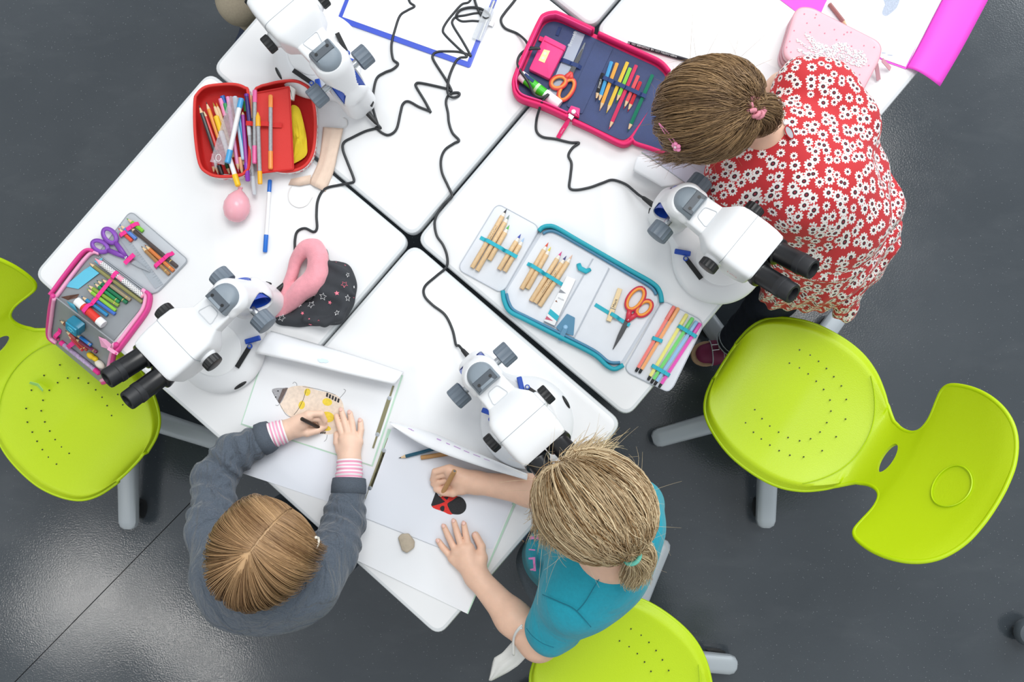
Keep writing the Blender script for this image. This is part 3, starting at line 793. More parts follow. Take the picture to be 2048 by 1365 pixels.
def scissors(label, loop1, loop2, pivot, tip, col_in, col_out, blade, h=.006, r=.0035, spread=.0):
    """loops: list of pixel points round each finger hole"""
    t = thing('scissors', label, 'scissors', TT(*pivot, h - .004))
    P = TT(*pivot, h); Tp = TT(*tip, h * .8); d = (Tp - P).normalized(); s = Vector((-d.y, d.x, 0))
    for k, sg in enumerate((-1, 1)):
        w = .0066
        bl = [P - d * .016 + s * sg * .002, P + s * w * .9 * sg, P + (Tp - P) * .55 + s * sg * w * .7, Tp + s * sg * .0008, Tp - s * sg * .0006, P + (Tp - P) * .5 - s * sg * w * .5, P - d * .014 - s * sg * w * .4]
        bl = [v - Vector((0, 0, .001 + .0014 * k)) for v in bl]
        obj('blade', MB().prism(bl, .0014), blade, t, smooth=False)
    obj('pivot_screw', MB().lathe([(.0034, -.001), (.0034, .0022), (.0022, .0028)], P, (0, 0, 1), 14), M_STEEL, t)
    for lp, z in ((loop1, 0.0008), (loop2, -.0006)):
        pts = catmull([TT(x, y, h + z) for x, y in lp], 6, closed=True)
        ha = obj('handle', MB().tube(pts + [pts[0]], r * 1.25, 10, cap=False, flat=.75), col_out, t, smooth=True)
        c = sum(pts, Vector()) / len(pts)
        inn = [p + (c - p).normalized() * r * .55 + Vector((0, 0, r * .25)) for p in pts]
        obj('grip', MB().tube(inn + [inn[0]], r, 10, cap=False, flat=.9), col_in, ha, smooth=True)
        # shank from the loop to the pivot
        near = min(pts, key=lambda p: (p - P).length)
        obj('shank', MB().tube([near + (c - near).normalized() * .002, near * .5 + P * .5, P + d * .004], [r * 1.5, r * 1.7, r * 1.1], 10, flat=.7), col_out, ha, smooth=True)
    return t
def ell_px(cx, cy, a, b, ang, n=10):
    o = []
    for k in range(n):
        q = 2 * math.pi * k / n; x = a * math.cos(q); y = b * math.sin(q); ca, sa = math.cos(ang), math.sin(ang)
        o.append((cx + x * ca - y * sa, cy + x * sa + y * ca))
    return o
def lerp2(a, b, f): return (a[0] + (b[0] - a[0]) * f, a[1] + (b[1] - a[1]) * f)
# ================================================================== turquoise pencil case (open)
M_TQ = mat('turquoise_nylon', '#1ba3b5', 0.6, bump=.25, bscale=900); M_TQD = mat('turquoise_dark', '#4d87a8', 0.55); M_TQE = mat('turquoise_elastic', '#2bb3c6', 0.7, bump=.3, bscale=1500)
M_LIN = mat('case_lining', '#dfe3e9', 0.45, var=.02, vscale=30); M_LIN2 = mat('case_lining_edge', '#c3c9d2', 0.4)
tq = thing('pencil_case', 'open turquoise pencil case with wooden pencils, scissors and felt pens', 'pencil case', TT(1165, 600))
tqo = [(1006, 586), (1012, 611), (1026, 630), (1117, 676), (1186, 711), (1215, 735), (1231, 740), (1246, 731), (1322, 606), (1321, 592), (1308, 571), (1197, 506), (1111, 456), (1094, 454), (1079, 462)]
obj('case_body', flat(tqo, .0004, .0022, .012), M_LIN2, tq)
tqi = [(1012, 585), (1020, 612), (1032, 624), (1118, 668), (1190, 704), (1218, 727), (1233, 731), (1242, 725), (1315, 606), (1314, 594), (1303, 578), (1195, 514), (1111, 465), (1096, 463), (1084, 468)]
obj('lining_panel', flat(tqi, .0027, .0014, .012), M_LIN, tq)
obj('zip_rim', rim(catmull(pxs([(1006, 583), (1009, 603), (1020, 624), (1050, 640), (1117, 674), (1186, 709), (1213, 732), (1229, 739), (1246, 731)], .0026), 6), 0, .016, .009), M_TQ, tq, smooth=True)
obj('zip_rim', rim(catmull(pxs([(1078, 464), (1085, 457), (1096, 454), (1112, 457), (1150, 479), (1197, 506), (1260, 542), (1305, 568), (1319, 585), (1323, 606)], .0026), 6), 0, .016, .009), M_TQ, tq, smooth=True)
for pth in ([(1013, 588), (1018, 606), (1028, 621), (1055, 635), (1118, 666), (1187, 701), (1217, 724), (1240, 726)], [(1086, 468), (1098, 463), (1114, 466), (1152, 487), (1197, 513), (1256, 548), (1300, 574), (1312, 590)]):
    obj('zip_tape', rim(catmull(pxs(pth, .0041), 6), 0, .009, .006), M_TQD, tq, smooth=True)
obj('spine_panel', flat([(1186, 518), (1218, 537), (1148, 676), (1109, 655)], .0042, .002, .006), M_LIN, tq)
for a, b in (((1186, 518), (1109, 655)), ((1218, 537), (1148, 676))):
    obj('piping', MB().tube([TT(*a, .006), TT(*b, .006)], .0016, 8), M_LIN2, tq)
obj('spine_gusset', flat([(1134, 628), (1150, 636), (1147, 672), (1120, 664), (1112, 655)], .0064, .003, .002), M_TQD, tq)
obj('snap_button', MB().lathe([(.005, 0), (.005, .002), (.003, .0035)], TT(1131, 655, .0094), (0, 0, 1), 16), mat('snap_blue', '#8fbfe0', .3), tq)
obj('pull_strap', MB().ribbon([TT(1131, 658, .0098), TT(1126, 668, .014), TT(1120, 682, .013)], .010, .0015), M_TQD, tq)
obj('corner_tab', MB().tube([TT(1157, 528, .008), TT(1160, 537, .012), TT(1172, 543, .012), TT(1181, 539, .008)], [.005, .006, .006, .004], 10, flat=.5), M_TQE, tq, smooth=True)
lf = obj('flap', flat([(1000, 410), (1073, 450), (1077, 462), (1011, 577), (999, 584), (922, 542), (919, 531), (990, 414)], .0005, .004, .008, .001), M_LIN, tq)
rf = obj('flap', flat([(1321, 610), (1331, 604), (1400, 639), (1406, 652), (1346, 775), (1335, 784), (1257, 746), (1251, 734)], .0005, .004, .008, .001), M_LIN, tq)
for pf, q in ((lf, [(1000, 410), (1073, 450), (1077, 462), (1011, 577), (999, 584), (922, 542), (919, 531), (990, 414)]), (rf, [(1321, 610), (1331, 604), (1400, 639), (1406, 652), (1346, 775), (1335, 784), (1257, 746), (1251, 734)])):
    rp = roundpoly(pxs(q, .0042), .008); obj('piping', MB().tube(rp + [rp[0]], .0013, 6, cap=False), M_LIN2, pf)
G1 = 'natural wood pencils in the turquoise case'
PR = mat('print_dark', '#4a4038', .6)
for lab, a, b, ld, pr in (('natural wood pencil with black point in the flap of the turquoise case', (1013.8, 417.6), (944, 536), '#34373b', ('LYRA SUPER', PR)),
                          ('natural wood pencil with grey green point in the turquoise case', (1019, 430), (954, 542), '#7d918a', None),
                          ('short natural wood pencil with bright green point in the turquoise case', (1019, 450), (978.6, 521), '#58b552', None),
                          ('short natural wood pencil with royal blue point in the turquoise case', (1042, 468), (998, 540), '#2b45a8', None),
                          ('short natural wood pencil with pale blue point in the turquoise case', (1048.6, 475.5), (1009, 543.6), '#a9c9ec', None)):
    pencil(lab, a, b, '#e4c396', ld, .0102, None, .0054, 12, G1, .020, natural=True, wood=mat('white_dip', '#ece5da', .5), print_=pr)
band(lf, (961, 476), (1035, 517), [(.26, .017, .009), (.40, .017, .009), (.52, .017, .009), (.78, .017, .009), (.93, .017, .009)], M_TQE, hb=.005)
for lab, a, b, ld, pr in (('natural wood pencil with red point inside the turquoise case', (1097, 485), (1043, 578.6), '#e0563a', None),
                          ('natural wood pencil with yellow point inside the turquoise case', (1102, 493.7), (1054.8, 578), '#ecd94a', None),
                          ('long natural wood pencil with pink point inside the turquoise case', (1124, 503), (1061.8, 603), '#d8488c', None),
                          ('long natural wood pencil with dark violet point inside the turquoise case', (1133, 511.8), (1070, 606.4), '#45427a', ('LYRA SUPER FERBY', PR)),
                          ('long natural wood pencil with pale skin point inside the turquoise case', (1145, 509.7), (1079, 612.7), '#e8bfa6', None)):
    pencil(lab, a, b, '#e4c396', ld, .0100, None, .0054, 12, G1, .020, natural=True, wood=mat('white_dip', '', .5), print_=pr)
band(tq, (1055, 528), (1127, 573), [(.19, .0165, .009), (.32, .0165, .009), (.60, .0165, .009), (.74, .0165, .009), (.87, .0165, .009)], M_TQE, hb=.0045)
eb = thing('eraser_box', 'slim white eraser carton with turquoise stripe beside the wooden pencils', 'eraser box', TT(1120, 603, .0042))
obj('carton', flat([(1133.5, 553.5), (1151.5, 560.5), (1109, 653), (1088, 643)], .0042, .011, .0012, .0008), M_WHT, eb)
obj('stripe', flat([lerp2((1133.5, 553.5), (1088, 643), .72), lerp2((1151.5, 560.5), (1109, 653), .78), lerp2((1151.5, 560.5), (1109, 653), .89), lerp2((1133.5, 553.5), (1088, 643), .83)], .0152, .0002), M_TQE, eb, smooth=False)
for f0, f1, c in ((.30, .36, '#8b8f96'), (.90, .955, '#c05c72')):
    obj('printed_wedge', flat([lerp2((1133.5, 553.5), (1088, 643), f0 - .02), lerp2((1146, 558), (1103, 650), f0 + .02), lerp2((1133.5, 553.5), (1088, 643), f1)], .0153, .0002), mat('print_' + c[1:], c, .6), eb, smooth=False)
eax = TT(1133.5, 553.5) - TT(1088, 643); ebx = TT(1109, 653) - TT(1088, 643)
text_part('ERASER', .0042, TT(1115.5, 597, .0154), ebx, eax, mat('print_grey', '#9aa0a8', .6), eb)
obj('printed_triangle', flat([(1110, 603), (1115, 605.5), (1113, 600.5)], .0153, .0002), mat('print_brown', '#8a5a3c', .6), eb, smooth=False)
cpn = thing('clothes_peg', 'small wooden clothes peg with a name written on it', 'clothes peg', TT(1228, 611, .0042))
pa, pb = TT(1240, 578, .009), TT(1217, 643, .009); pd = (pb - pa); pl = pd.length; pd.normalize(); pang = math.atan2(pd.y, pd.x)
for z in (-.0025, .0027):
    obj('jaw', MB().box((pa + pb) / 2 + Vector((0, 0, z)), (pl, .0105, .0046), pang, bev=.0009), mat('peg_wood', '#ecd3a6', .6, var=.05, vscale=150), cpn)
obj('spring', MB().tube([pa.lerp(pb, .62) + Vector((-pd.y, pd.x, 0)) * k + Vector((0, 0, .0058)) for k in (-.006, 0, .006)], .0009, 8), M_STEEL, cpn)
text_part('Merit', .0085, pa.lerp(pb, .58) + Vector((pd.y, -pd.x, 0)) * -.0028 + Vector((0, 0, .0052)), -pd, Vector((pd.y, -pd.x, 0)), mat('ink', '#3c3a40', .7), cpn)
band(tq, (1190, 610), (1259, 652), [(.55, .0165, .009), (.80, .010, .008), (.95, .010, .007)], M_TQE, hb=.0048)
M_OR = mat('handle_orange', '#f0962f', .4); M_CR = mat('handle_crimson', '#cf2e45', .4); M_BLADE = mat('blade_black', '#35373c', .45)
scissors('orange and red handled scissors with black blades in the turquoise case', ell_px(1271, 598, 25, 14, -.95), ell_px(1288, 617, 18.5, 12, -.75), (1256, 640), (1226, 699), M_OR, M_CR, M_BLADE, h=.011)
G2 = 'pastel felt pens in the flap of the turquoise case'
for lab, a, b, c in (('salmon pink felt pen in the turquoise case', (1348.6, 613), (1271.4, 744), '#ff8a80'), ('orange felt pen beside the salmon one in the turquoise case', (1357, 616), (1278.6, 747), '#ffb478'),
                     ('yellow felt pen in the turquoise case', (1374, 628.6), (1295.7, 761), '#f6f08a'), ('green felt pen in the turquoise case', (1385.7, 636), (1302, 767), '#7ee07a'),
                     ('light blue felt pen in the turquoise case', (1394, 643), (1308.6, 771), '#9ccbf2'), ('magenta felt pen in the turquoise case', (1401, 647), (1317.7, 776), '#f25cc0')):
    A, B = TT(*a, .0088), TT(*b, .0088); dk = '#' + ''.join('%02x' % int(int(c[i:i + 2], 16) * .94) for i in (1, 3, 5))
    rod('felt_pen', lab, 'felt pen', A, B, [('cap', pm(dk, .35), [(.0032, 0), (.0043, .012), (.0044, .20), (.0042, .205)], 12), ('barrel', pm(c, .3), [(.0039, .205), (.0039, .93), (.0032, .94)], 6), ('end_plug', M_BLK, [(.003, .94), (.003, .985), (.0022, 1)], 12)], group=G2)
band(rf, (1304, 677), (1323, 684), [(.3, .0145, .006), (.72, .0145, .006)], M_TQE, hb=.005)
band(rf, (1355, 653), (1391, 675), [(.16, .0145, .006), (.40, .0145, .006), (.63, .0145, .006), (.86, .0145, .006)], M_TQE, hb=.005)
band(rf, (1303, 732), (1338, 752), [(.14, .0145, .006), (.36, .0145, .006), (.58, .0145, .006), (.82, .0145, .006)], M_TQE, hb=.005)

# ================================================================== pink and navy pencil case (open)
M_PK = mat('hot_pink_nylon', '#e8186c', 0.6, bump=.25, bscale=900); M_PK2 = mat('hot_pink_light', '#f23d88', 0.6, bump=.2, bscale=900); M_NV = mat('navy_nylon', '#2c3f70', 0.55, var=.10, vscale=25, bump=.25, bscale=900); M_NVE = mat('navy_elastic', '#20386f', .7)
pk = thing('pencil_case', 'open pink pencil case with navy lining, coloured pencils and glue stick', 'pencil case', TT(1180, 170))
pko = [(1029, 180), (1031, 160), (1056, 102), (1080, 50), (1090, 39), (1106, 35), (1122, 38), (1187, 68), (1229, 87), (1319, 128), (1338, 148), (1342, 170), (1264, 282), (1250, 291), (1236, 289), (1187, 264), (1136, 240), (1088, 219), (1046, 205), (1033, 195)]
obj('case_body', flat(pko, .0004, .003, .01), M_PK, pk)
pki = [(1037, 178), (1040, 160), (1063, 107), (1085, 55), (1095, 46), (1107, 43), (1121, 46), (1187, 76), (1227, 95), (1312, 134), (1330, 150), (1334, 170), (1260, 274), (1248, 281), (1238, 279), (1190, 256), (1138, 231), (1091, 210), (1050, 196), (1040, 188)]
obj('lining_panel', flat(pki, .0036, .0014, .01), M_NV, pk)
hp = catmull(pxs([(1136, 241), (1088, 219), (1046, 205), (1033, 194), (1029, 180), (1031, 160), (1056, 102), (1080, 50), (1090, 39), (1106, 35), (1122, 38), (1187, 68)], .0036), 6)
obj('zip_rim', rim(hp, 0, .030, .0085), M_PK, pk, smooth=True)
obj('zip_rim', rim(catmull(pxs([(1146, 246), (1187, 265), (1236, 290), (1252, 292), (1264, 284)], .0036), 6), 0, .022, .0085), M_PK, pk, smooth=True)
obj('zip_rim', rim(catmull(pxs([(1196, 72), (1229, 87), (1280, 110), (1319, 129), (1337, 148)], .0036), 6), 0, .022, .0085), M_PK, pk, smooth=True)
obj('zip_tape', rim([p + (TT(1110, 120, .0036) - p) * .06 for p in hp], .004, .033, .0035), M_PK2, pk, smooth=True)
obj('spine_panel', flat([(1192, 82), (1226, 97), (1164, 229), (1133, 213)], .0052, .0026, .004), M_NV, pk)
obj('spine_tab', flat([(1142, 214), (1160, 220), (1158, 238), (1134, 228)], .006, .012, .002, .002), M_PK2, pk)
obj('snap_button', MB().lathe([(.005, 0), (.005, .002), (.003, .0035)], TT(1147, 224, .018), (0, 0, 1), 16), M_WHT, pk)
zs = obj('zip_slider', MB().box(TT(1141, 234, .022), (.014, .010, .006), -.6, bev=.001), M_STEEL, pk)
zp = obj('zip_pull', MB().ribbon([TT(1139, 236, .021), TT(1133, 248, .016), TT(1124, 262, .008), TT(1116, 276, .003)], [.006, .010, .010, .009], .0018), M_PK, pk)
zd = TT(1116, 276, .003) - TT(1133, 248, .016)
text_part('smiley', .0055, TT(1122.5, 268, .0095), -zd, Vector((-zd.y, zd.x, 0)) * -1, mat('pull_print', '#ffb3cf', .6), zp)
# third flap, reaching under the hair
ff = obj('flap', flat([(1340, 150), (1262, 282), (1275, 290), (1345, 312), (1372, 312), (1440, 200)], .0004, .0042, .006), M_NV, pk)
obj('flap_rim', rim(catmull(pxs([(1262, 278), (1270, 288), (1300, 298), (1336, 310), (1362, 311), (1385, 295)], .0040), 6), 0, .012, .008), M_PK, ff, smooth=True)
po = obj('pocket', flat([(1090, 75), (1133, 97), (1099, 163), (1058, 143)], .0052, .016, .004, .003), M_PK2, pk)
obj('pocket_flap_edge', MB().tube([TT(1088, 81, .0215), TT(1130, 102, .0215)], .0010, 6), M_PK, po)
obj('pocket_tab', flat([(1080, 74), (1090, 78), (1086, 86), (1077, 82)], .0052, .006), M_PK, pk)
nl = obj('name_label', flat([(1088, 99), (1100, 102), (1089, 126), (1077, 121)], .0213, .0006), mat('label_yellow', '#f1f0a0', .5), po, smooth=False)
for q in ((1090, 107), (1086, 116)): obj('label_dot', MB().lathe([(.0034, 0), (.0034, .0003)], TT(*q, .0219), (0, 0, 1), 14), mat('label_mint', '#d8f7d0', .5), nl)
obj('loop', MB().ribbon([TT(1120, 55, .006), TT(1117, 62, .009), TT(1114, 71, .006)], .007, .001), M_NVE, pk)
rl = thing('ruler', 'clear grey plastic ruler under the navy elastic of the pink case', 'ruler', TT(1140, 110, .0052))
obj('ruler_plate', flat([(1150, 62), (1170, 70), (1116, 196), (1096, 186)], .0052, .0022), mat('ruler_grey', '#9aa6bd', .25, alpha=.85), rl)
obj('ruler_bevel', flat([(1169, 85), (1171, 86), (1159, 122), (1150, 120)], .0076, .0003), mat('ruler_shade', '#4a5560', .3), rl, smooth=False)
rx = TT(1150, 62) - TT(1123, 123); text_part('Becos68', .0105, TT(1141, 94, .0075), rx, Vector((-rx.y, rx.x, 0)), mat('ruler_print', '#d9e6ea', .6), rl)
gs = TT(1041, 151, .0175); ge = TT(1119, 211, .0175)
rod('glue_stick', 'green and white glue stick along the edge of the pink case', 'glue stick', gs, ge, [('base_knob', M_WHT, [(.0112, 0), (.0118, .01), (.0118, .14), (.011, .145)], 20), ('label_sleeve', mat('glue_green', '#35c21c', .35), [(.0114, .145), (.0114, .62)], 20), ('label_stripe', mat('glue_pale', '#c4f2b6', .35), [(.01155, .40), (.01155, .46)], 20), ('cap', M_WHT, [(.0118, .62), (.0122, .63), (.0122, .97), (.011, 1)], 20)], 20)
band(pk, (1050, 158), (1068, 172), [(.5, .030, .02)], M_NVE, w=.007, hb=.006)
M_OR2 = mat('handle_orange2', '#e8893a', .4)
scissors('orange scissors with red grips in the pink pencil case', ell_px(1117, 165, 16, 12, -.35), ell_px(1133, 180, 24, 12, -1.0), (1141, 148), (1165, 98), M_OR2, mat('handle_red', '#d9413c', .4), M_BLADE, h=.013)
band(pk, (1120, 122), (1162, 138), [(.3, .012, .01), (.7, .012, .01)], M_NVE, hb=.006, w=.009)
G3 = 'coloured pencils in the pink and navy case'
def c3(x, y): return (1000 + x / 4.55, 20 + y / 4.55)
for lab, a, b, c, ld in (('short black pencil with white lettering at the end of the row in the pink case', (870, 830), (935, 578), '#1e2023', '#2b2b2d'), ('sky blue pencil in the pink case', (895, 848), (1015, 472), '#4aa5dc', '#24507e'),
                         ('light orange pencil in the pink case', (905, 920), (1066, 485), '#f0ac4c', '#caa07a'), ('yellow pencil in the pink case', (968, 940), (1160, 477), '#ecc747', '#d8b93e'),
                         ('lime green pencil in the pink case', (1055, 848), (1185, 530), '#8ed84e', '#3c8a3a'), ('long crimson pink pencil in the pink case', (990, 1090), (1240, 505), '#d93a66', '#d2486c'),
                         ('coral pencil in the pink case', (1125, 903), (1258, 600), '#e85b62', '#c13a48'), ('thin red pencil in the pink case', (1160, 930), (1278, 655), '#cf2c3c', '#b02838'),
                         ('long dark green pencil in the pink case', (1160, 1110), (1388, 592), '#0f7a5e', '#1e5e54')):
    pencil(lab, c3(a[0], a[1]), c3(b[0], b[1]), c, ld, .0105, None, .0044, 6, G3, .018, print_=('STABILO', mat('print_white', '#e8e8e8', .6)) if 'black' in lab else None)
band(pk, c3(935, 635), c3(1325, 810), [(.06, .0165, .007), (.18, .0165, .007), (.34, .0165, .007), (.45, .0165, .007), (.58, .0165, .007), (.70, .0165, .007), (.80, .0165, .007), (.95, .0165, .007)], M_NVE, w=.009, hb=.007)
for lab, a, b, c, ld in (('pencil with dark pink point peeping out under the brown hair', (1325, 283), (1350, 235), '#a8324e', '#8d2340'), ('pale pencil point peeping out under the brown hair', (1327, 299), (1356, 250), '#d8a98c', '#a8502f')):
    pencil(lab, a, b, c, ld, .010, None, .0044, 6, G3, .020)
pencil('black pencil with white lettering lying loose above the pink case', (1389, 125), (1255, 86), '#211d26', '#2a2a2a', .0042, None, .0042, 6, None, .016, print_=('FABER-CASTELL 1111  HB  GOLDFABER 1221  TRI', mat('print_white', '', .6)))
# ================================================================== grey pencil case with pink zip, hanging over the table edge
M_GP = mat('grey_vinyl', '#b9bec4', 0.4, var=.05, vscale=18); M_GPD = mat('grey_vinyl_dark', '#8f9498', 0.4, var=.05, vscale=18); M_ZP = mat('zip_pink', '#df3f92', 0.55, bump=.2, bscale=900); M_ZPL = mat('zip_pale_pink', '#f3a9cd', 0.55, bump=.2, bscale=900)
M_EP = mat('pink_elastic', '#ee2f92', .65, bump=.3, bscale=1500)
gp = thing('pencil_case', 'open grey pencil case with pink zip hanging over the table edge', 'pencil case', TT(240, 560))
def c1(x, y): return (80 + x / 3.59, 410 + y / 3.59)
gfq = [c1(*p) for p in ((650, 58), (675, 62), (1052, 385), (1056, 410), (850, 622), (795, 638), (770, 620), (415, 345), (440, 320), (630, 70))]
gf = obj('flap', flat(gfq, .0005, .004, .005, .001), M_GP, gp)
rp = roundpoly(pxs(gfq, .0042), .005); obj('piping', MB().tube(rp + [rp[0]], .0012, 6, cap=False), mat('piping_grey', '#a3a9b0', .4), gf)
for k in (0, 9, 18): obj('hinge_ridge', MB().tube([TT(*c1(440 - k * 1.6, 372 + k * .2), .0052), TT(*c1(800 - k * 2.2, 632 + k * .4), .0052)], .0014, 6), mat('piping_grey', '', .4), gf)
gmq = [c1(*p) for p in ((370, 345), (420, 355), (770, 640), (745, 720), (530, 980), (100, 655), (120, 625), (310, 380))]
gm = obj('main_panel', flat(gmq, .0005, .003, .004), M_GPD, gp)
zr = [c1(*p) for p in ((400, 338), (360, 328), (310, 362), (200, 500), (118, 612), (88, 650))]
obj('zip_rim', rim(catmull(pxs(zr, .0006), 6), 0, .016, .007), M_ZP, gp, smooth=True)
obj('zip_tape', rim(catmull([p + (TT(230, 600) - TT(210, 590)) * .45 for p in pxs(zr, .0036)], 6), 0, .010, .007), M_ZPL, gp, smooth=True)
zr2 = [c1(*p) for p in ((775, 628), (797, 650), (798, 695), (775, 770), (690, 890), (560, 1062))]
obj('zip_rim', rim(catmull(pxs(zr2, .0006), 6), 0, .016, .007), M_ZP, gp, smooth=True)
obj('zip_tape', rim(catmull([p + (TT(190, 590) - TT(210, 600)) * .45 for p in pxs(zr2, .0036)], 6), 0, .010, .008), M_ZPL, gp, smooth=True)
# the half that hangs down beyond the edge
fa, fb = TT(*c1(95, 645), .003), TT(*c1(545, 990), .003)
fdir = (fb - fa).normalized(); outw = Vector((fdir.y, -fdir.x, 0))
if outw.x > 0: outw = -outw
fa = fa + outw * .008; fb = fb + outw * .008
ang = math.radians(52); hd = outw * math.cos(ang) - Vector((0, 0, math.sin(ang))); hn = fdir.cross(hd).normalized()
if hn.z < 0: hn = -hn
HPL = (fa, hn)
def hp_(px, py, lift=0.0): return WP(px, py, fa + hn * lift, hn)
def hang_poly(pts, lift, th, r=0):
    P = [hp_(*c1(*p), lift) for p in pts]
    if r: P = roundpoly(P, r, 4)
    mb = MB(); n = len(P); mb.add(P + [p + hn * th for p in P], [tuple(range(n)), tuple(range(2 * n - 1, n - 1, -1))] + [(i, (i + 1) % n, n + (i + 1) % n, n + i) for i in range(n)]); return mb
obj('hanging_panel', hang_poly([(95, 645), (545, 990), (510, 1080), (470, 1250), (440, 1270), (100, 985), (60, 950), (75, 760)], -.002, .003, .006), M_GPD, gp)
hz1 = [hp_(*c1(*p), .004) for p in ((92, 650), (72, 760), (58, 900), (66, 955), (110, 990))]; hz2 = [hp_(*c1(*p), .004) for p in ((548, 1000), (530, 1080), (512, 1180), (495, 1255), (450, 1278))]
for hz in (hz1, hz2):
    pts = catmull(hz, 6); obj('zip_rim', MB().tube(pts, .0055, 8), M_ZP, gp, smooth=True)
    obj('zip_tape', MB().tube([p + (hp_(*c1(290, 980), .004) - p).normalized() * .007 + hn * .001 for p in pts], .0045, 8), M_ZPL, gp, smooth=True)
obj('corner_gusset', MB().add([TT(*c1(420, 945), .006), TT(*c1(520, 985), .006), hp_(*c1(500, 1040), .008), hp_(*c1(440, 1020), .008)], [(0, 1, 2, 3)]), M_ZPL, gp, smooth=False)
obj('zip_pull', MB().ribbon([TT(*c1(490, 1030), .014), TT(*c1(530, 1055), .016), TT(*c1(560, 1072), .014)], [.007, .008, .006], .0016), M_ZPL, gp)
obj('pull_rivet', MB().lathe([(.0022, 0), (.0022, .001)], TT(*c1(545, 1068), .0172), (0, 0, 1), 12), M_ZP, gp)
# flap contents
r2 = thing('ruler', 'clear ruler lying under the purple scissors', 'ruler', TT(285, 520, .0046))
obj('ruler_plate', flat([c1(545, 205), c1(590, 185), c1(885, 570), c1(830, 605)], .0046, .0016), mat('clear_ruler', '#c3cbd3', .15, alpha=.55), r2, smooth=False)
tk = MB()
for k in range(24):
    a = lerp2(c1(590, 185), c1(885, 570), (k + 1) / 25); b = lerp2(a, lerp2(c1(545, 205), c1(830, 605), (k + 1) / 25), .28 if k % 5 else .5)
    tk.ribbon([TT(*a, .0063), TT(*b, .0063)], .0005, .0001)
obj('scale_marking', tk, mat('print_tick', '#7d868f', .6), r2, smooth=False)
M_PU = mat('handle_purple', '#7b3fa8', .4); M_PU2 = mat('handle_purple_light', '#8a4dba', .4)
scissors('purple handled scissors with steel blades on the grey flap', ell_px(219.5, 472, 17, 11, .85), ell_px(200, 493, 17, 10.5, .45), (252, 515), (300, 544), M_PU2, M_PU, mat('blade_steel', '#c3c8cd', .25, metal=.8), h=.0115)
band(gf, c1(700, 365), c1(632, 430), [(.5, .017, .02)], M_EP, hb=.0055, w=.010)
G4 = 'pencils in the grey flap'
for lab, a, b, c, ld, bd in (('short lime green pencil held by a pink loop at the top of the grey flap', (620, 95), (740, 190), '#7ac52e', '#5aa42a', 0), ('short periwinkle blue pencil held by a pink loop on the grey flap', (570, 140), (690, 245), '#5d86cf', '#4d72b8', 0),
                             ('short vermilion pencil held by a pink loop on the grey flap', (560, 165), (660, 260), '#e2503a', '#c8452f', 0), ('long dark brown pencil with silver print on the grey flap', (640, 155), (985, 445), '#4a3d3a', '#3a2f2c', 1),
                             ('orange brown pencil in the pink elastic of the grey flap', (750, 285), (960, 475), '#d57b3e', '#9c5a35', 1), ('light brown pencil in the pink elastic of the grey flap', (725, 295), (930, 500), '#a47a4b', '#6e563c', 1)):
    pencil(lab, c1(*a), c1(*b), c, ld, .0092, None, .0044, 8, G4, .016, band=bd)
for a, b in (((720, 140), (660, 172)), ((682, 160), (640, 190)), ((640, 200), (590, 232))): band(gf, c1(*a), c1(*b), [(.5, .0145, .008)], M_EP, hb=.005, w=.009)
band(gf, c1(965, 345), c1(838, 455), [(.30, .0145, .007), (.56, .0145, .007), (.82, .0145, .007)], M_EP, hb=.005, w=.009)
# main panel contents
G5 = 'pencils in the grey case with the pink zip'
A, B = TT(*c1(395, 385), .0098), TT(*c1(745, 660), .0098)
rod('patterned_pen', 'pink pen with black and white spotted sleeve in the grey case', 'pen', A, B, [('nose_cone', mat('rose', '#f0a7bd', .4), [(.0008, 0), (.0052, .11)], 12), ('barrel', mat('rose', '', .4), [(.0056, .11), (.0056, .99), (.004, 1)], 14)])
pen = bpy.data.objects[[o.name for o in COL.objects if o.name.startswith('patterned_pen')][-1]]
ax = (B - A).normalized(); sd = Vector((-ax.y, ax.x, 0))
for f0, f1 in ((.14, .48), (.58, .97)):
    sl = obj('spotted_sleeve', MB().lathe([(.0059, (B - A).length * f0), (.0059, (B - A).length * f1)], A, ax, 14), M_WHT, pen)
    dots = MB()
    for k in range(18):
        f = f0 + (f1 - f0) * (k + .5) / 18
        for q in ((-.9, 0, .9) if k % 2 else (-.45, .45)):
            n_ = (Vector((0, 0, 1)) * math.cos(q) + sd * math.sin(q)); dots.lathe([(.0011, 0), (.0011, .0002)], A + (B - A) * f + n_ * .0059, n_, 6)
    obj('spots', dots, M_BLK, sl)['kind'] = 'stuff'
for lab, a, b, c, ld in (('olive pencil beside the spotted pink pen', (350, 415), (735, 700), '#8d8a55', '#b89a72'), ('grey brown pencil in the grey case', (440, 530), (650, 685), '#9b8d72', '#8a6f55'),
                         ('dark green pencil next to the grey brown one', (405, 540), (625, 705), '#12704a', '#0e5b3c'), ('emerald green pencil second in the row of greens', (385, 560), (570, 700), '#1c8a50', '#15764a'),
                         ('olive green pencil in the grey case', (340, 575), (565, 725), '#85a83a', '#6d8f30'), ('bright lime pencil in the grey case', (335, 600), (545, 760), '#8cc63f', '#76ad35'),
                         ('medium blue pencil in the grey case', (370, 665), (540, 785), '#3d6cc4', '#3355a0'), ('teal blue metallic pencil beside the red glue stick', (295, 655), (485, 795), '#2a86b8', '#1f5f96')):
    pencil(lab, c1(*a), c1(*b), c, ld, .0080, None, .0042, 8, G5, .015, band='grey brown' in lab or 'green' in lab)
A, B = TT(*c1(262, 688), .0135), TT(*c1(458, 862), .0135)
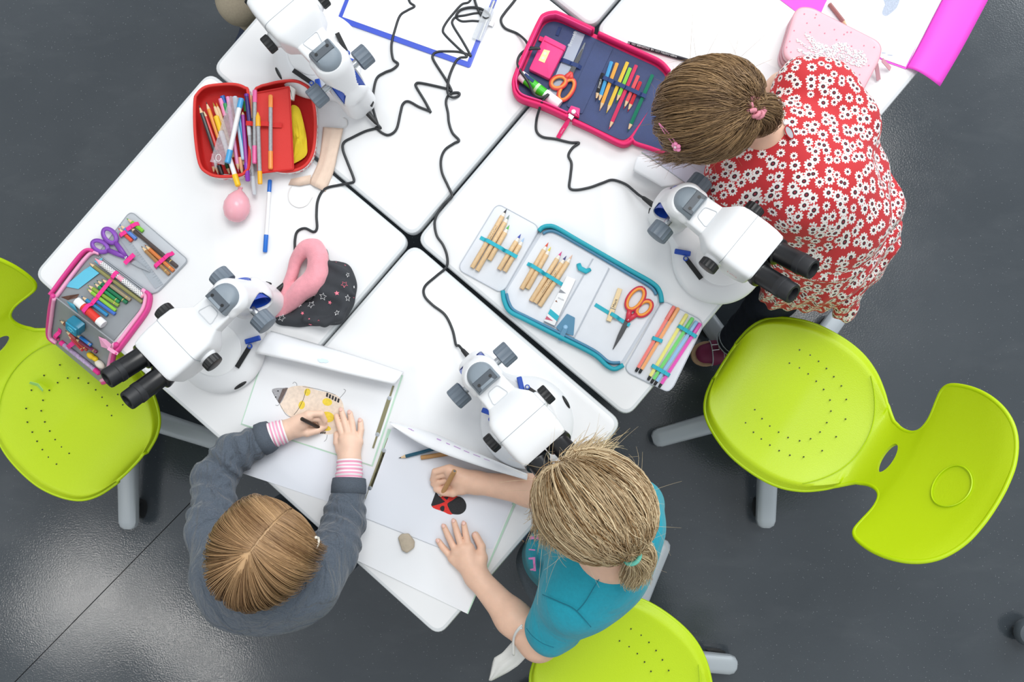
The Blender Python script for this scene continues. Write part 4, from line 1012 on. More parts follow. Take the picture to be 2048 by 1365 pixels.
rod('glue_stick', 'red and white glue stick in the grey case', 'glue stick', A, B, [('base_knob', M_WHT, [(.0090, 0), (.0096, .01), (.0096, .24), (.009, .245)], 20), ('label_sleeve', mat('glue_red', '#de3325', .35), [(.0092, .245), (.0092, .80)], 20), ('cap', M_WHT, [(.0096, .80), (.0098, .81), (.0098, .985), (.009, 1)], 20)], 20)
band(gm, c1(575, 488), c1(335, 788), [(.08, .0165, .009), (.25, .013, .008), (.36, .013, .008), (.46, .013, .008), (.55, .013, .008), (.70, .013, .008), (.88, .024, .011)], M_EP, hb=.004, w=.009)
tag(obj('folded_paper', MB().add([TT(*c1(*p), h) for p, h in (((175, 585), .006), ((275, 605), .006), ((425, 490), .010), ((360, 442), .012), ((315, 470), .010))], [(0, 1, 2, 3, 4)]).add([TT(*c1(*p), h) for p, h in (((180, 583), .004), ((280, 600), .004), ((425, 486), .006), ((360, 440), .006), ((315, 468), .006))], [(4, 3, 2, 1, 0)]).add([TT(*c1(390, 405), .008), TT(*c1(450, 380), .012), TT(*c1(430, 440), .008)], [(0, 1, 2)]), mat('sky_paper', '#5fc0dd', .6), smooth=False), 'folded sky blue paper tucked into the grey case', 'paper')
tag(obj('folded_wrapper', MB().add([TT(*c1(*p), h) for p, h in (((150, 662), .006), ((215, 650), .012), ((282, 640), .006), ((265, 668), .004), ((200, 685), .004))], [(0, 1, 2, 3, 4)]), mat('brown_paper', '#6d4b3e', .6), smooth=False), 'small folded brown wrapper above the red glue stick', 'wrapper')
tag(obj('paper_scrap', MB().add([TT(*c1(*p), h) for p, h in (((190, 690), .005), ((245, 715), .012), ((278, 785), .005), ((262, 770), .004), ((215, 730), .004))], [(0, 1, 2, 3, 4)]), mat('sky_paper', '', .6), smooth=False), 'creased blue paper scrap beside the red glue stick', 'paper')
# hanging half contents
shp = thing('pencil_sharpener', 'translucent blue box sharpener on the hanging half of the grey case', 'sharpener', hp_(*c1(255, 870), 0))
bx = hp_(*c1(258, 868), .014); Rb = Matrix((fdir, hn.cross(fdir), hn)).transposed()
obj('container', MB().box(bx, (.034, .030, .024), R=Rb, bev=.003), mat('blue_translucent', '#1f7f9c', .2, alpha=.9), shp)
obj('lid', MB().box(bx + hn * .0135, (.030, .026, .004), R=Rb, bev=.001), mat('blue_translucent2', '#2a93b4', .2), shp)
sw = [bx + hn * .0157 + Rb @ Vector((.010 * math.cos(q) * (1 - q / 14), .008 * math.sin(q) * (1 - q / 14), 0)) for q in [k * .45 for k in range(22)]]
obj('embossed_swirl', MB().tube(sw, .0009, 6), mat('swirl_blue', '#5fc4de', .3), shp)
G6 = 'pencils on the hanging half of the grey case'
for lab, a, b, c, ld in (('brown tipped red pencil on the hanging half of the case', (180, 900), (340, 1045), '#b5382f', '#5a3b2a'), ('crimson pencil on the hanging half of the case', (195, 925), (310, 1048), '#cf3040', '#7d2f2c'), ('bright blue pencil stub on the hanging half', (255, 925), (368, 1010), '#1877c9', '#1a5a9c'),
                         ('plum pencil on the hanging half of the case', (250, 960), (408, 1060), '#7c2b52', '#5b213f'), ('dark pencil point showing beside the blue sharpener', (138, 828), (210, 880), '#6b4034', '#4c2f28')):
    pencil(lab, hp_(*c1(*a), .006), hp_(*c1(*b), .006), c, ld, r=.0040, n=8, group=G6, cone=.014, band=True)
A, B = hp_(*c1(145, 985), .006), hp_(*c1(432, 1215), .006)
rod('patterned_pen', 'long lilac flowered pen along the lower edge of the hanging case', 'pen', A, B, [('end_cap', M_EP, [(.004, 0), (.0062, .01), (.0062, .09)], 12), ('barrel', mat('lilac', '#b7a2c6', .4, var=.3, vscale=160), [(.0054, .09), (.0054, .86)], 14), ('front_cap', M_EP, [(.0062, .86), (.0062, .98), (.003, 1)], 12)])
er = thing('novelty_eraser', 'small yellow and white eraser on the hanging half of the case', 'eraser', hp_(*c1(400, 1110), 0))
obj('yellow_part', MB().ball(hp_(*c1(365, 1085), .007), (.011, .007, .007), 12, 8, Rb).ball(hp_(*c1(395, 1105), .007), (.008, .006, .006), 12, 8, Rb), mat('eraser_yellow', '#e8c41c', .5), er, smooth=True)
obj('white_part', MB().ball(hp_(*c1(428, 1145), .008), (.013, .009, .008), 14, 8, Rb), mat('eraser_cream', '#e8e2d4', .5), er, smooth=True)
band(gp, c1(150, 890), c1(130, 965), [(.5, .013, .008)], M_EP, hb=.002, w=.009, plane=HPL)
band(gp, c1(262, 975), c1(218, 1010), [(.5, .013, .012)], M_EP, hb=.002, w=.010, plane=HPL)

# ================================================================== red pencil case
M_RD = mat('red_fabric', '#d3221f', .65, bump=.3, bscale=900); M_RD2 = mat('red_fabric_bright', '#e0352f', .6, bump=.25, bscale=1200)
def red_pattern():
    m = bpy.data.materials.new('red_white_print'); m.use_nodes = True; nt = m.node_tree; b = nt.nodes['Principled BSDF']
    tc = nt.nodes.new('ShaderNodeTexCoord'); ch = nt.nodes.new('ShaderNodeTexVoronoi'); ch.inputs['Scale'].default_value = 95; nt.links.new(tc.outputs['Object'], ch.inputs['Vector'])
    r = nt.nodes.new('ShaderNodeMath'); r.operation = 'GREATER_THAN'; r.inputs[1].default_value = .36; nt.links.new(ch.outputs['Distance'], r.inputs[0])
    mx = nt.nodes.new('ShaderNodeMix'); mx.data_type = 'RGBA'; mx.inputs[6].default_value = (.62, .05, .07, 1); mx.inputs[7].default_value = (.82, .80, .80, 1)
    nt.links.new(r.outputs[0], mx.inputs[0]); nt.links.new(mx.outputs[2], b.inputs['Base Color']); b.inputs['Roughness'].default_value = .6
    return m
M_RP = red_pattern()
rc = thing('pencil_case', 'open red pencil case stuffed with pens, white and red outside', 'pencil case', TT(520, 265))
def c6(x, y): return (380 + x / 5.459, 150 + y / 5.459)
lo_ = [c6(*p) for p in ((100, 340), (130, 245), (225, 165), (400, 138), (560, 138), (665, 175), (705, 240), (725, 700), (715, 1040), (680, 1120), (600, 1168), (380, 1180), (245, 1138), (155, 1030), (105, 700))]
ro_ = [c6(*p) for p in ((735, 240), (790, 160), (880, 132), (1000, 104), (1170, 90), (1285, 125), (1370, 215), (1420, 500), (1412, 800), (1362, 980), (1262, 1080), (1100, 1118), (900, 1090), (780, 1050), (745, 700))]
def shell(pts, hh, nm, flare):
    base = catmull(pxs(pts, 0.0005), 4, closed=True); c = sum(base, Vector()) / len(base); n = len(base)
    rows = []
    for k, z in ((.90, 0), (.955, .004), (.985, .014), (.99, hh * .7), (.975, hh)):
        rows.append([c + (p - c) * (k * flare) + Vector((0, 0, z)) for p in base])
    mb = MB(); mb.quadgrid(rows, True); mb.f.append(tuple(range(n)))
    o = obj(nm, mb, M_RP, rc, smooth=True, fix=True)
    rows = [[c + (p - c) * (k * flare) + Vector((0, 0, z)) for p in base] for k, z in ((.955, hh - .0005), (.945, hh * .6), (.93, .012), (.88, .0035))]
    mb = MB(); mb.quadgrid(rows, True); mb.f.append(tuple(3 * n + i for i in range(n)))
    obj('lining', mb, M_RD, o, smooth=True)
    tp = [c + (p - c) * (.963 * flare) + Vector((0, 0, hh)) for p in base]
    obj('zip_edge', MB().tube(tp + [tp[0]], .0036, 8, cap=False), M_RD2, o, smooth=True)
    t2 = [c + (p - c) * (.988 * flare) + Vector((0, 0, hh - .004)) for p in base]
    obj('white_piping', MB().tube(t2 + [t2[0]], .0016, 6, cap=False), M_WHT, o, smooth=True)
    return o
ls = shell(lo_, .036, 'half_shell', .985); rs = shell(ro_, .030, 'half_shell', .985)
cf = obj('centre_flap', MB().sheet([[TT(*lerp2(lerp2(c6(700, 200), c6(1085, 128), v), lerp2(c6(745, 1075), c6(1130, 1030), v), u), .0385 - .002 * math.sin(3.1 * v)) for v in [k / 6 for k in range(7)]] for u in [k / 8 for k in range(9)]], .0022), M_RD2, rc)
rp = roundpoly(pxs([c6(700, 200), c6(1085, 128), c6(1130, 1030), c6(745, 1075)], .0385), .004); obj('flap_binding', MB().tube(rp + [rp[0]], .0018, 6, cap=False), M_RD, cf)
obj('zip_slider', MB().box(TT(*c6(1240, 1010), .008), (.016, .007, .005), .2, bev=.001), M_STEEL, rc)
def mk(label, a, b, z0, z1, segs, group='markers in the red pencil case'):
    return rod('marker_pen', label, 'marker', TT(*c6(*a), z0), TT(*c6(*b), z1), segs, 12, group)
SIL = mat('silver_barrel', '#a6a9ad', .35, var=.12, vscale=200)
def dual(c, r=.0045, f0=.17, f1=.76, body=SIL): return [('cap', pm(c), [(r * .8, 0), (r * 1.1, .012), (r * 1.1, f0)]), ('barrel', body, [(r * .95, f0), (r * .95, f1)]), ('end_cap', pm(c), [(r * 1.15, f1), (r * 1.15, .988), (r * .8, 1)])]
mk('silver marker with two pink caps clipped to the red centre flap', (708, 165), (706, 970), .0445, .0445, dual('#f06aa8'))
mk('silver marker with pointed yellow cap on the red centre flap', (740, 405), (766, 1195), .052, .046, [('nose', pm('#f5b51e'), [(.0008, 0), (.0052, .07), (.0056, .20)]), ('barrel', SIL, [(.0043, .20), (.0043, .82)]), ('end_cap', pm('#f5b51e'), [(.0052, .82), (.0052, .99), (.004, 1)])])
mk('silver marker with two orange caps in the middle of the red flap', (880, 220), (880, 1030), .0445, .0445, dual('#f79a4a'))
band(cf, c6(690, 600), c6(1060, 610), [(.05, .050, .009), (.52, .050, .009)], M_RD, hb=.0405, w=.010)
mk('grey marker with pale cap sticking out of the red case', (640, 525), (702, 1310), .044, .020, [('cap', pm('#c8ccd2'), [(.004, 0), (.0046, .012), (.0046, .17)]), ('barrel', SIL, [(.0042, .17), (.0042, .74)]), ('end_cap', pm('#cfd5db'), [(.005, .74), (.005, .99), (.004, 1)])])
mk('dark purple marker with white print in the red case', (617, 208), (650, 520), .038, .040, [('cap', pm('#6c2a9c'), [(.004, 0), (.0052, .01), (.0052, .10)]), ('barrel', pm('#3a2a72'), [(.0048, .10), (.0048, 1)])])
mk('purple marker with pink neck reaching the edge of the red case', (575, 405), (632, 1162), .036, .034, [('nose', M_WOOD, [(.001, 0), (.004, .045)]), ('barrel', pm('#a13a9c'), [(.0044, .045), (.0044, .74)]), ('end_cap', pm('#8a36b4'), [(.0054, .74), (.0054, .985), (.004, 1)])])
mk('white marker with sky blue caps lying on top of the pens', (562, 255), (408, 965), .046, .048, dual('#4aa8e0', .0055, .15, .80, M_WHT))
mk('white marker with yellow caps pointing out of the red case', (285, 450), (528, 1215), .034, .040, dual('#f8c61c', .0056, .22, .84, M_WHT))
rl3 = thing('set_square', 'clear glittery plastic ruler on top of the pens in the red case', 'ruler', TT(*c6(380, 620), .038))
rq = [TT(*c6(440, 232), .038), TT(*c6(575, 255), .038), TT(*c6(375, 985), .044), TT(*c6(222, 950), .044)]
obj('ruler_plate', MB().add(rq + [p + Vector((0, 0, .0018)) for p in rq], [(3, 2, 1, 0), (4, 5, 6, 7), (0, 1, 5, 4), (1, 2, 6, 5), (2, 3, 7, 6), (3, 0, 4, 7)]), mat('glitter_clear', '#d6cfd6', .12, alpha=.30, var=.25, vscale=260), rl3, smooth=False)
hc = TT(*c6(310, 905), .0452); obj('hole_rim', MB().tube([hc + Vector((.0055 * math.cos(q), .0075 * math.sin(q), 0)) for q in [2 * math.pi * k / 20 for k in range(21)]], .0008, 6, cap=False), M_WHT, rl3)
G7 = 'pencils in the red pencil case'
for lab, a, b, c, ld, z0, z1, nat in (('black pencil along the side of the red case', (98, 328), (270, 840), '#26282b', '#303236', .044, .020, 0), ('red pencil next to the black one in the red case', (140, 370), (300, 820), '#d2281f', '#8d1d18', .036, .020, 0),
                                      ('orange pencil in the red case', (175, 290), (312, 690), '#ee9838', '#3c3a38', .036, .026, 0), ('natural wood pencil with olive point in the red case', (250, 300), (420, 720), '#dcb98c', '#a08a2c', .034, .024, 1),
                                      ('natural wood pencil in the middle of the red case', (285, 300), (480, 900), '#dcb98c', '#e08a2c', .030, .020, 1), ('light pink pencil pointing down in the red case', (530, 1062), (412, 238), '#e58fc0', '#d066a0', .026, .032, 0),
                                      ('sky blue pencil pointing down in the red case', (632, 975), (535, 440), '#45a4d8', '#2f7fb4', .028, .032, 0), ('peach pencil stub at the lower end of the red case', (575, 1115), (545, 900), '#f2b083', '#f09a6a', .022, .026, 0),
                                      ('dark red pencil low in the red case', (262, 1090), (245, 860), '#c33a4a', '#a52c3a', .014, .018, 0), ('white pencil low in the red case', (312, 1100), (265, 930), '#d8dade', '#b0b2b6', .014, .016, 0),
                                      ('dark green pencil low in the red case', (440, 1110), (385, 930), '#1f5a34', '#1a4a2c', .012, .016, 0), ('royal blue pencil low in the red case', (592, 1015), (560, 800), '#1f5fae', '#1a4a8c', .018, .022, 0)):
    pencil(lab, c6(*a), c6(*b), c, ld, z0, z1, .0042, 8, G7, .018, natural=nat)
for lab, a, b, c in (('pink capped pen at the upper end of the red case', (335, 258), (385, 450), '#f08ab8'), ('blue capped pen at the upper end of the red case', (352, 228), (385, 320), '#1f5fae'), ('green capped pen beside the blue cap', (385, 310), (405, 420), '#2f9a58'), ('pale blue pen slanting through the red case', (490, 235), (585, 930), '#bcdcf0'),
                     ('black pen low in the red case', (315, 985), (350, 1085), '#1c1e22'), ('green felt pen beside the dark purple marker', (598, 285), (612, 400), '#2d8a38'), ('cream pen beside the dark purple marker', (655, 225), (662, 480), '#f3c9a0')):
    mk(lab, a, b, .030, .026, [('cap', pm(c), [(.004, 0), (.0054, .012), (.0054, .4)]), ('barrel', pm(c, .4), [(.005, .4), (.0048, .985), (.003, 1)])], 'capped pens in the red case')
ps = thing('metal_sharpener', 'silver double pencil sharpener at the lower end of the red case', 'sharpener', TT(*c6(392, 1115), .014))
sc_ = TT(*c6(392, 1115), .020); obj('block', MB().box(sc_, (.0215, .0105, .011), math.radians(-5), bev=.0008), mat('sharpener_metal', '#c4c8cc', .3, metal=.6), ps)
for dx, r in ((-.0045, .0042), (.006, .0032)): obj('blade_hole', MB().lathe([(r, 0), (r, .0006)], sc_ + Vector((dx, -.0004, .0053)), (0, 0, 1), 16), mat('hole_grey', '#55595e', .5), ps)
yp = [c6(*p) for p in ((1080, 390), (1185, 355), (1250, 570), (1282, 770), (1268, 880), (1140, 970), (1095, 975))]
yc = catmull(pxs(yp, .012), 5, closed=True); cc = sum(yc, Vector()) / len(yc); rows = []
for k in range(7):
    f = 1 - k / 6; rows.append([cc + (p - cc) * f + Vector((0, 0, .010 * (1 - f) + .0035 * math.sin(60 * p.x + 9 * f) * math.cos(75 * p.y))) for p in yc])
tag(obj('dust_cloth', MB().quadgrid(rows, True), mat('yellow_cloth', '#f2d92c', .8, bump=.3, bscale=700), smooth=True), 'crumpled yellow cloth in the right half of the red case', 'cloth')
gq = [c6(*p) for p in ((1088, 118), (1158, 165), (1140, 288), (1095, 280))]
tag(obj('gem_eraser', flat(gq, .030, .009, .002, .002), mat('gem_clear', '#d5d2cc', .15), smooth=20), 'small faceted clear eraser at the top of the red flap', 'eraser')

# ================================================================== pale pink closed case with glitter unicorn patch
M_PP = mat('pale_pink_satin', '#efc1cc', .5, var=.03, vscale=20); M_PP2 = mat('pale_pink_trim', '#dba3ad', .5); M_GZ = mat('grey_zip', '#a2a6ac', .5)
pc = thing('pencil_case', 'closed pale pink pencil case with a sequin patch', 'pencil case', TT(1650, 110))
pq = [(1600, 13), (1622, 14), (1757, 82), (1765, 96), (1760, 118), (1727, 182), (1712, 190), (1570, 116), (1566, 98), (1588, 24)]
H_ = .062
top = roundpoly([W(x, y, T + H_) for x, y in pq], .012, 5); cc = sum(top, Vector()) / len(top)
def layer(z0, z1, grow):
    rows = [[cc + (p - cc) * k + Vector((0, 0, z - T - H_)) for p in top] for k, z in ((grow * .965, T + z0), (grow * 1.0, T + z0 + .004), (grow * 1.0, T + z1 - .004), (grow * .975, T + z1 - .0005), (grow * .90, T + z1))]
    mb = MB(); n = len(top); mb.quadgrid(rows, True); mb.f.append(tuple(range(n))); mb.f.append(tuple(4 * n + i for i in range(n))); return mb
for i, (z0, z1) in enumerate(((.0005, .0190), (.0225, .0400), (.0435, .0620))):
    obj('compartment', layer(z0, z1, 1.0), M_PP if i != 1 else M_PP2, pc, smooth=60)
    if i < 2: obj('zip_band', layer(z1 - .002, z1 + .0055, .975), M_GZ, pc)
    rp = [cc + (p - cc) * .985 + Vector((0, 0, z1 - .0025 - H_)) for p in top]; obj('piping', MB().tube(rp + [rp[0]], .0016, 6, cap=False), M_PP2, pc)
for a, b in (((1752, 128), (1757, 160)), ((1764, 120), (1780, 138))): obj('zip_pull', MB().ribbon([W(*a, T + .035), W(*lerp2(a, b, .5), T + .02), W(*b, T + .006)], .009, .0016), M_PP2, pc)
# sequin patch: many tiny silver-white discs
sq = MB(); rs_ = random.Random(3)
def inpoly(p, poly):
    c = False
    for i in range(len(poly)):
        a, b = poly[i - 1], poly[i]
        if (a[1] > p[1]) != (b[1] > p[1]) and p[0] < (b[0] - a[0]) * (p[1] - a[1]) / (b[1] - a[1]) + a[0]: c = not c
    return c
def c8(x, y): return (1540 + x / 4.655, y / 4.655)
blobs = [[c8(*p) for p in b] for b in (((320, 295), (345, 300), (430, 385), (560, 430), (620, 395), (720, 400), (760, 460), (860, 470), (905, 530), (895, 600), (840, 620), (700, 590), (640, 560), (560, 560), (470, 560), (420, 540), (330, 510), (255, 470), (262, 448), (330, 480), (430, 500), (380, 470), (255, 390), (250, 365), (300, 390), (420, 460), (340, 350)),)]
for _ in range(2600):
    x, y = rs_.uniform(1590, 1740), rs_.uniform(55, 140)
    if inpoly((x, y), blobs[0]):
        n_ = Vector((rs_.uniform(-.35, .35), rs_.uniform(-.35, .35), 1)).normalized(); sq.lathe([(.0015, 0), (.0015, .0003)], W(x, y, T + H_ + .0006 + rs_.random() * .0008), n_, 6)
so = obj('sequins', sq, mat('sequin_silver', '#f4f6fa', .22, metal=.35), pc, smooth=False); so['kind'] = 'stuff'
dt = MB()
for p in ((320, 130), (430, 135), (345, 215), (460, 235), (600, 275), (225, 285), (375, 300), (510, 310), (185, 385), (620, 370), (875, 425), (970, 440), (195, 485), (155, 440), (905, 555), (740, 690), (835, 695), (920, 610), (760, 430), (420, 165), (720, 300), (755, 300), (690, 320)):
    dt.lathe([(.0016, 0), (.0016, .0002)], W(*c8(*p), T + H_ + .0003), (0, 0, 1), 8)
obj('printed_heart', dt, mat('heart_pink', '#e4869c', .6), pc)['kind'] = 'stuff'
# ================================================================== papers, folders, clipboard
M_PAP = mat('paper_white', '#f1f3f6', .75, var=.01, vscale=8); M_PAP2 = mat('paper_cool', '#e9edf5', .75); M_PEDGE = mat('mint_cover', '#bfe0c9', .55); M_BRASS = mat('fastener_brass', '#8e8a6a', .35, metal=.4)
M_VIO = mat('violet_print', '#c9a0d8', .7); M_INK = mat('ink_black', '#2a2a2e', .7)
def sheet(name, label, pts, h, th=.0006, m=None, cat='paper', group=None):
    return tag(obj(name, flat(pts, h, th), m or M_PAP, smooth=False), label, cat, group)
def decal(name, pts, h, m, parent, closed=True, n=4):
    P = pxs(pts, h); P = catmull(P, n, closed=True) if closed else P
    return obj(name, MB().prism(P, .00012), m, parent, smooth=False)
def line(name, pts, h, m, parent, w=.0009):
    return obj(name, MB().ribbon(catmull(pxs(pts, h), 5), w, .00012), m, parent, smooth=False)
PAGE = []
def page_marks(parent, name, cells, m):
    mb = MB()
    for u, v, du, dv in cells:
        q = []
        for a, b in ((u, v), (u, v + dv), (u + du, v + dv), (u + du, v)):
            i, j = min(int(a), len(PAGE) - 2), min(int(b), len(PAGE[0]) - 2); f, g = a - i, b - j
            q.append((PAGE[i][j] * (1 - f) + PAGE[i + 1][j] * f) * (1 - g) + (PAGE[i][j + 1] * (1 - f) + PAGE[i + 1][j + 1] * f) * g + Vector((0, 0, .0012)))
        mb.add(q, [(0, 1, 2, 3)])
    return obj(name, mb, m, parent, smooth=False, fix=False)
def curl_page(name, label, hinge, mid, free, m, cat='paper', grp=None, parent=None, nseg=10):
    """a page lifted off the table: three rows of (pixel, height) pairs"""
    rows = []
    ctrl = [hinge, mid, free]; cols = len(hinge)
    P = [[TT(x, y, h) for x, y, h in r] for r in ctrl]
    P = [catmull(r, 6) for r in P]
    for u in range(nseg + 1):
        t = u / nseg; rows.append([a * (1 - t) ** 2 + b * 2 * t * (1 - t) + c * t * t for a, b, c in zip(*P)])
    o = obj(name, MB().sheet(rows, .0004), m, parent, smooth=True); PAGE[:] = rows
    if parent is None: tag(o, label, cat, grp)
    return o
# beetle folder
def c5(x, y): return (460 + x / 4.266, 640 + y / 4.266)
bf = thing('project_folder', 'open drawing folder with a yellow spotted beetle drawing', 'folder', TT(640, 800))
obj('cover', flat([c5(*p) for p in ((92, 893), (285, 300), (1478, 475), (1218, 1252), (870, 1146))], .0004, .0006), M_PEDGE, bf, smooth=False)
obj('page', flat([c5(*p) for p in ((102, 886), (296, 306), (1462, 478), (1208, 1240), (872, 1134))], .0011, .0008), M_PAP, bf, smooth=False)
curl_page('lifted_page', '', [(542, 662, .004), (640, 690, .004), (730, 718, .004), (807, 744, .004)], [(524, 676, .055), (628, 704, .058), (718, 729, .058), (802, 752, .055)], [(511, 707, .048), (600, 726, .050), (690, 748, .050), (788, 770, .046)], M_PAP, parent=bf)
page_marks(bf, 'blue_blot', [(6.2, 7.6, .5, .9), (6.7, 7.3, .5, 1.5), (7.2, 7.5, .5, 1.2), (7.7, 7.8, .3, .5)], mat('blot_blue', '#d3e6ee', .8))
M_BODY = mat('crayon_peach', '#f1dfcd', .8, var=.09, vscale=160); M_YEL = mat('crayon_yellow', '#f3d74a', .8, var=.1, vscale=260); M_GRYC = mat('crayon_grey', '#a9a9ad', .8, var=.15, vscale=260); M_DKC = mat('crayon_dark', '#6b5f5c', .8, var=.2, vscale=260)
HB = .0020
decal('beetle_body', [c5(*p) for p in ((425, 720), (495, 585), (640, 565), (740, 600), (900, 640), (965, 720), (965, 860), (905, 960), (830, 978), (760, 960), (620, 880), (510, 825))], HB, M_BODY, bf)
decal('beetle_head', [c5(*p) for p in ((358, 605), (385, 585), (450, 582), (490, 590), (430, 715), (395, 670))], HB + .0001, M_GRYC, bf)
decal('beetle_collar', [c5(*p) for p in ((448, 590), (496, 580), (425, 715), (408, 690))], HB + .0002, M_DKC, bf, closed=False)
for e, a, b in (((660, 618), 26, 32), ((612, 728), 27, 36), ((830, 702), 42, 32), ((830, 830), 60, 45), ((820, 925), 42, 22)):
    decal('yellow_spot', ell_px(*c5(*e), a / 4.266, b / 4.266, .2), HB + .0002, M_YEL, bf)
line('wing_line', [c5(*p) for p in ((652, 590), (625, 680), (585, 760), (545, 812))], HB + .0004, M_INK, bf)
for k in range(5):
    x, y = 825 + k * 24, 636 + k * 12
    decal('barcode_mark', [c5(x, y - 14), c5(x + 15, y - 8), c5(x + 8, y + 26), c5(x - 8, y + 18)], HB + .0004, M_INK, bf, closed=False)
for k in range(3): decal('barcode_mark', [c5(775 + k * 16, 955), c5(785 + k * 16, 958), c5(780 + k * 16, 975), c5(770 + k * 16, 970)], HB + .0004, M_INK, bf, closed=False)
for pts in (((935, 670), (985, 610), (970, 592)), ((570, 565), (568, 545), (550, 532), (535, 545)), ((420, 722), (405, 732), (388, 728)), ((830, 982), (822, 1020), (802, 1040)), ((620, 570), (760, 595), (900, 640)), ((425, 720), (480, 810), (540, 835)), ((360, 610), (390, 665), (425, 718))):
    line('pencil_line', [c5(*p) for p in pts], HB + .0003, M_INK, bf, .0006)
for q in ((410, 608), (390, 660)): decal('eye_spot', ell_px(*c5(*q), 1.6, 1.4, 0, 8), HB + .0004, M_INK, bf)
def fastener(label, a, b, f0, f1):
    A, B = TT(*a, .0026), TT(*b, .0026); t = thing('folder_fastener', label, 'fastener', TT(*lerp2(a, b, .5), .002), 'metal folder fasteners')
    obj('strip', MB().ribbon([A.lerp(B, f0), A.lerp(B, (f0 + f1) / 2), A.lerp(B, f1)], .0085, .0007), M_BRASS, t, smooth=False)
    obj('tongue', MB().ribbon([A, A.lerp(B, f0 + .03)], .0042, .0006), M_BRASS, t, smooth=False); obj('tongue', MB().ribbon([A.lerp(B, f1 - .03), B], .0042, .0006), M_BRASS, t, smooth=False)
    for f in (f0, f1): obj('eyelet', MB().lathe([(.0046, 0), (.0046, .0009), (.002, .0011)], A.lerp(B, f), (0, 0, 1), 16), M_STEEL, t)
fastener('olive metal fastener beside the beetle drawing', (787, 772), (746, 897), .20, .78)
fastener('olive metal fastener beside the red and black bug drawing', (777, 877), (732, 999), .20, .82)
# loose sheet under the arms of the child in grey
sheet('paper_sheet', 'blank sheet under the forearms of the child in the grey sweater', [(481, 946), (585, 876), (748, 938), (722, 1030), (700, 1022), (650, 1002), (560, 972)], .0002, .0004, M_PAP2)
# second folder
lf2 = thing('project_folder', 'open drawing folder with a red and black bug drawing', 'folder', TT(870, 980))
obj('cover', flat([(776, 858), (1062, 955), (1030, 1012), (936, 1229), (699, 1114), (722, 1030)], .0014, .0005), M_PEDGE, lf2, smooth=False)
obj('lower_page', flat([(722, 1028), (698, 1114), (934, 1228), (950, 1190), (1026, 1010), (880, 1000)], .0020, .0006), M_PAP, lf2, smooth=False)
obj('page', flat([(784, 856), (1060, 958), (1024, 1008), (985, 1098), (873, 1093), (719, 1032)], .0027, .0006), M_PAP2, lf2, smooth=False)
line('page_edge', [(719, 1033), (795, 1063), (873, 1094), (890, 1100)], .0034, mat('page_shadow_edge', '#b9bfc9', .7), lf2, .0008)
lp2 = curl_page('lifted_page', '', [(792, 848, .004), (870, 868, .004), (950, 905, .004), (1056, 950, .004)], [(770, 838, .060), (860, 862, .064), (950, 902, .075), (1056, 944, .095)], [(785, 853, .058), (850, 893, .062), (950, 930, .074), (1054, 961, .092)], M_PAP, parent=lf2)
page_marks(lf2, 'violet_mark', [(5.2, 3.2, .5, .5), (5.6, 3.6, .4, .4), (5.0, 7.0, .6, .6), (5.2, 8.3, .5, .5), (5.0, 9.3, .5, .9), (5.1, 10.6, .5, .7), (5.0, 11.8, .5, .8), (5.2, 13.0, .4, .6)], M_VIO)
# bug drawing (crop 840,900 scale 8.53)
def cb(x, y): return (840 + x / 8.53, 900 + y / 8.53)
M_RC = mat('crayon_red', '#e0322c', .8, var=.12, vscale=260); M_BC = mat('crayon_black', '#26272a', .8, var=.25, vscale=300)
decal('bug_red', [cb(*p) for p in ((200, 965), (330, 790), (500, 790), (640, 795), (690, 850), (560, 1100), (380, 1050))], .0035, M_RC, lf2)
decal('bug_black', [cb(*p) for p in ((270, 720), (330, 800), (430, 890), (330, 930), (200, 965), (190, 940), (240, 800))], .0037, M_BC, lf2, closed=False)
decal('bug_black', [cb(*p) for p in ((470, 920), (560, 860), (650, 800), (740, 840), (790, 940), (770, 1040), (690, 1100), (600, 1105), (540, 1085), (490, 1000))], .0037, M_BC, lf2)
decal('bug_black', [cb(*p) for p in ((340, 1000), (375, 960), (415, 970), (410, 1040), (370, 1050))], .0038, M_BC, lf2); decal('bug_black', [cb(*p) for p in ((400, 810), (490, 805), (460, 860))], .0038, M_BC, lf2, closed=False)
# folder half hidden under the child in red
f3 = thing('project_folder', 'drawing folder partly covered by the red dress and pink case', 'folder', TT(1370, 350))
obj('page', flat([(1283, 303), (1330, 290), (1500, 350), (1500, 450), (1441, 413), (1367, 363)], .0006, .0008), mat('paper_lavender', '#dfe1f2', .75), f3, smooth=False)
line('page_edge', [(1283, 305), (1325, 334), (1367, 364), (1441, 414)], .0016, mat('mint_edge', '#9dbfae', .6), f3, .0012)
curl_page('lifted_page', '', [(1288, 309, .003), (1325, 334, .003), (1370, 366, .003)], [(1272, 305, .030), (1310, 335, .032), (1350, 372, .030)], [(1266, 342, .024), (1294, 357, .026), (1323, 374, .024)], M_PAP, parent=f3)
sheet('paper_sheet', 'blank sheet lying beside the head of the child in red', [(1428, 70), (1562, 142), (1500, 262), (1370, 190)], .0003, .0005, M_PAP)
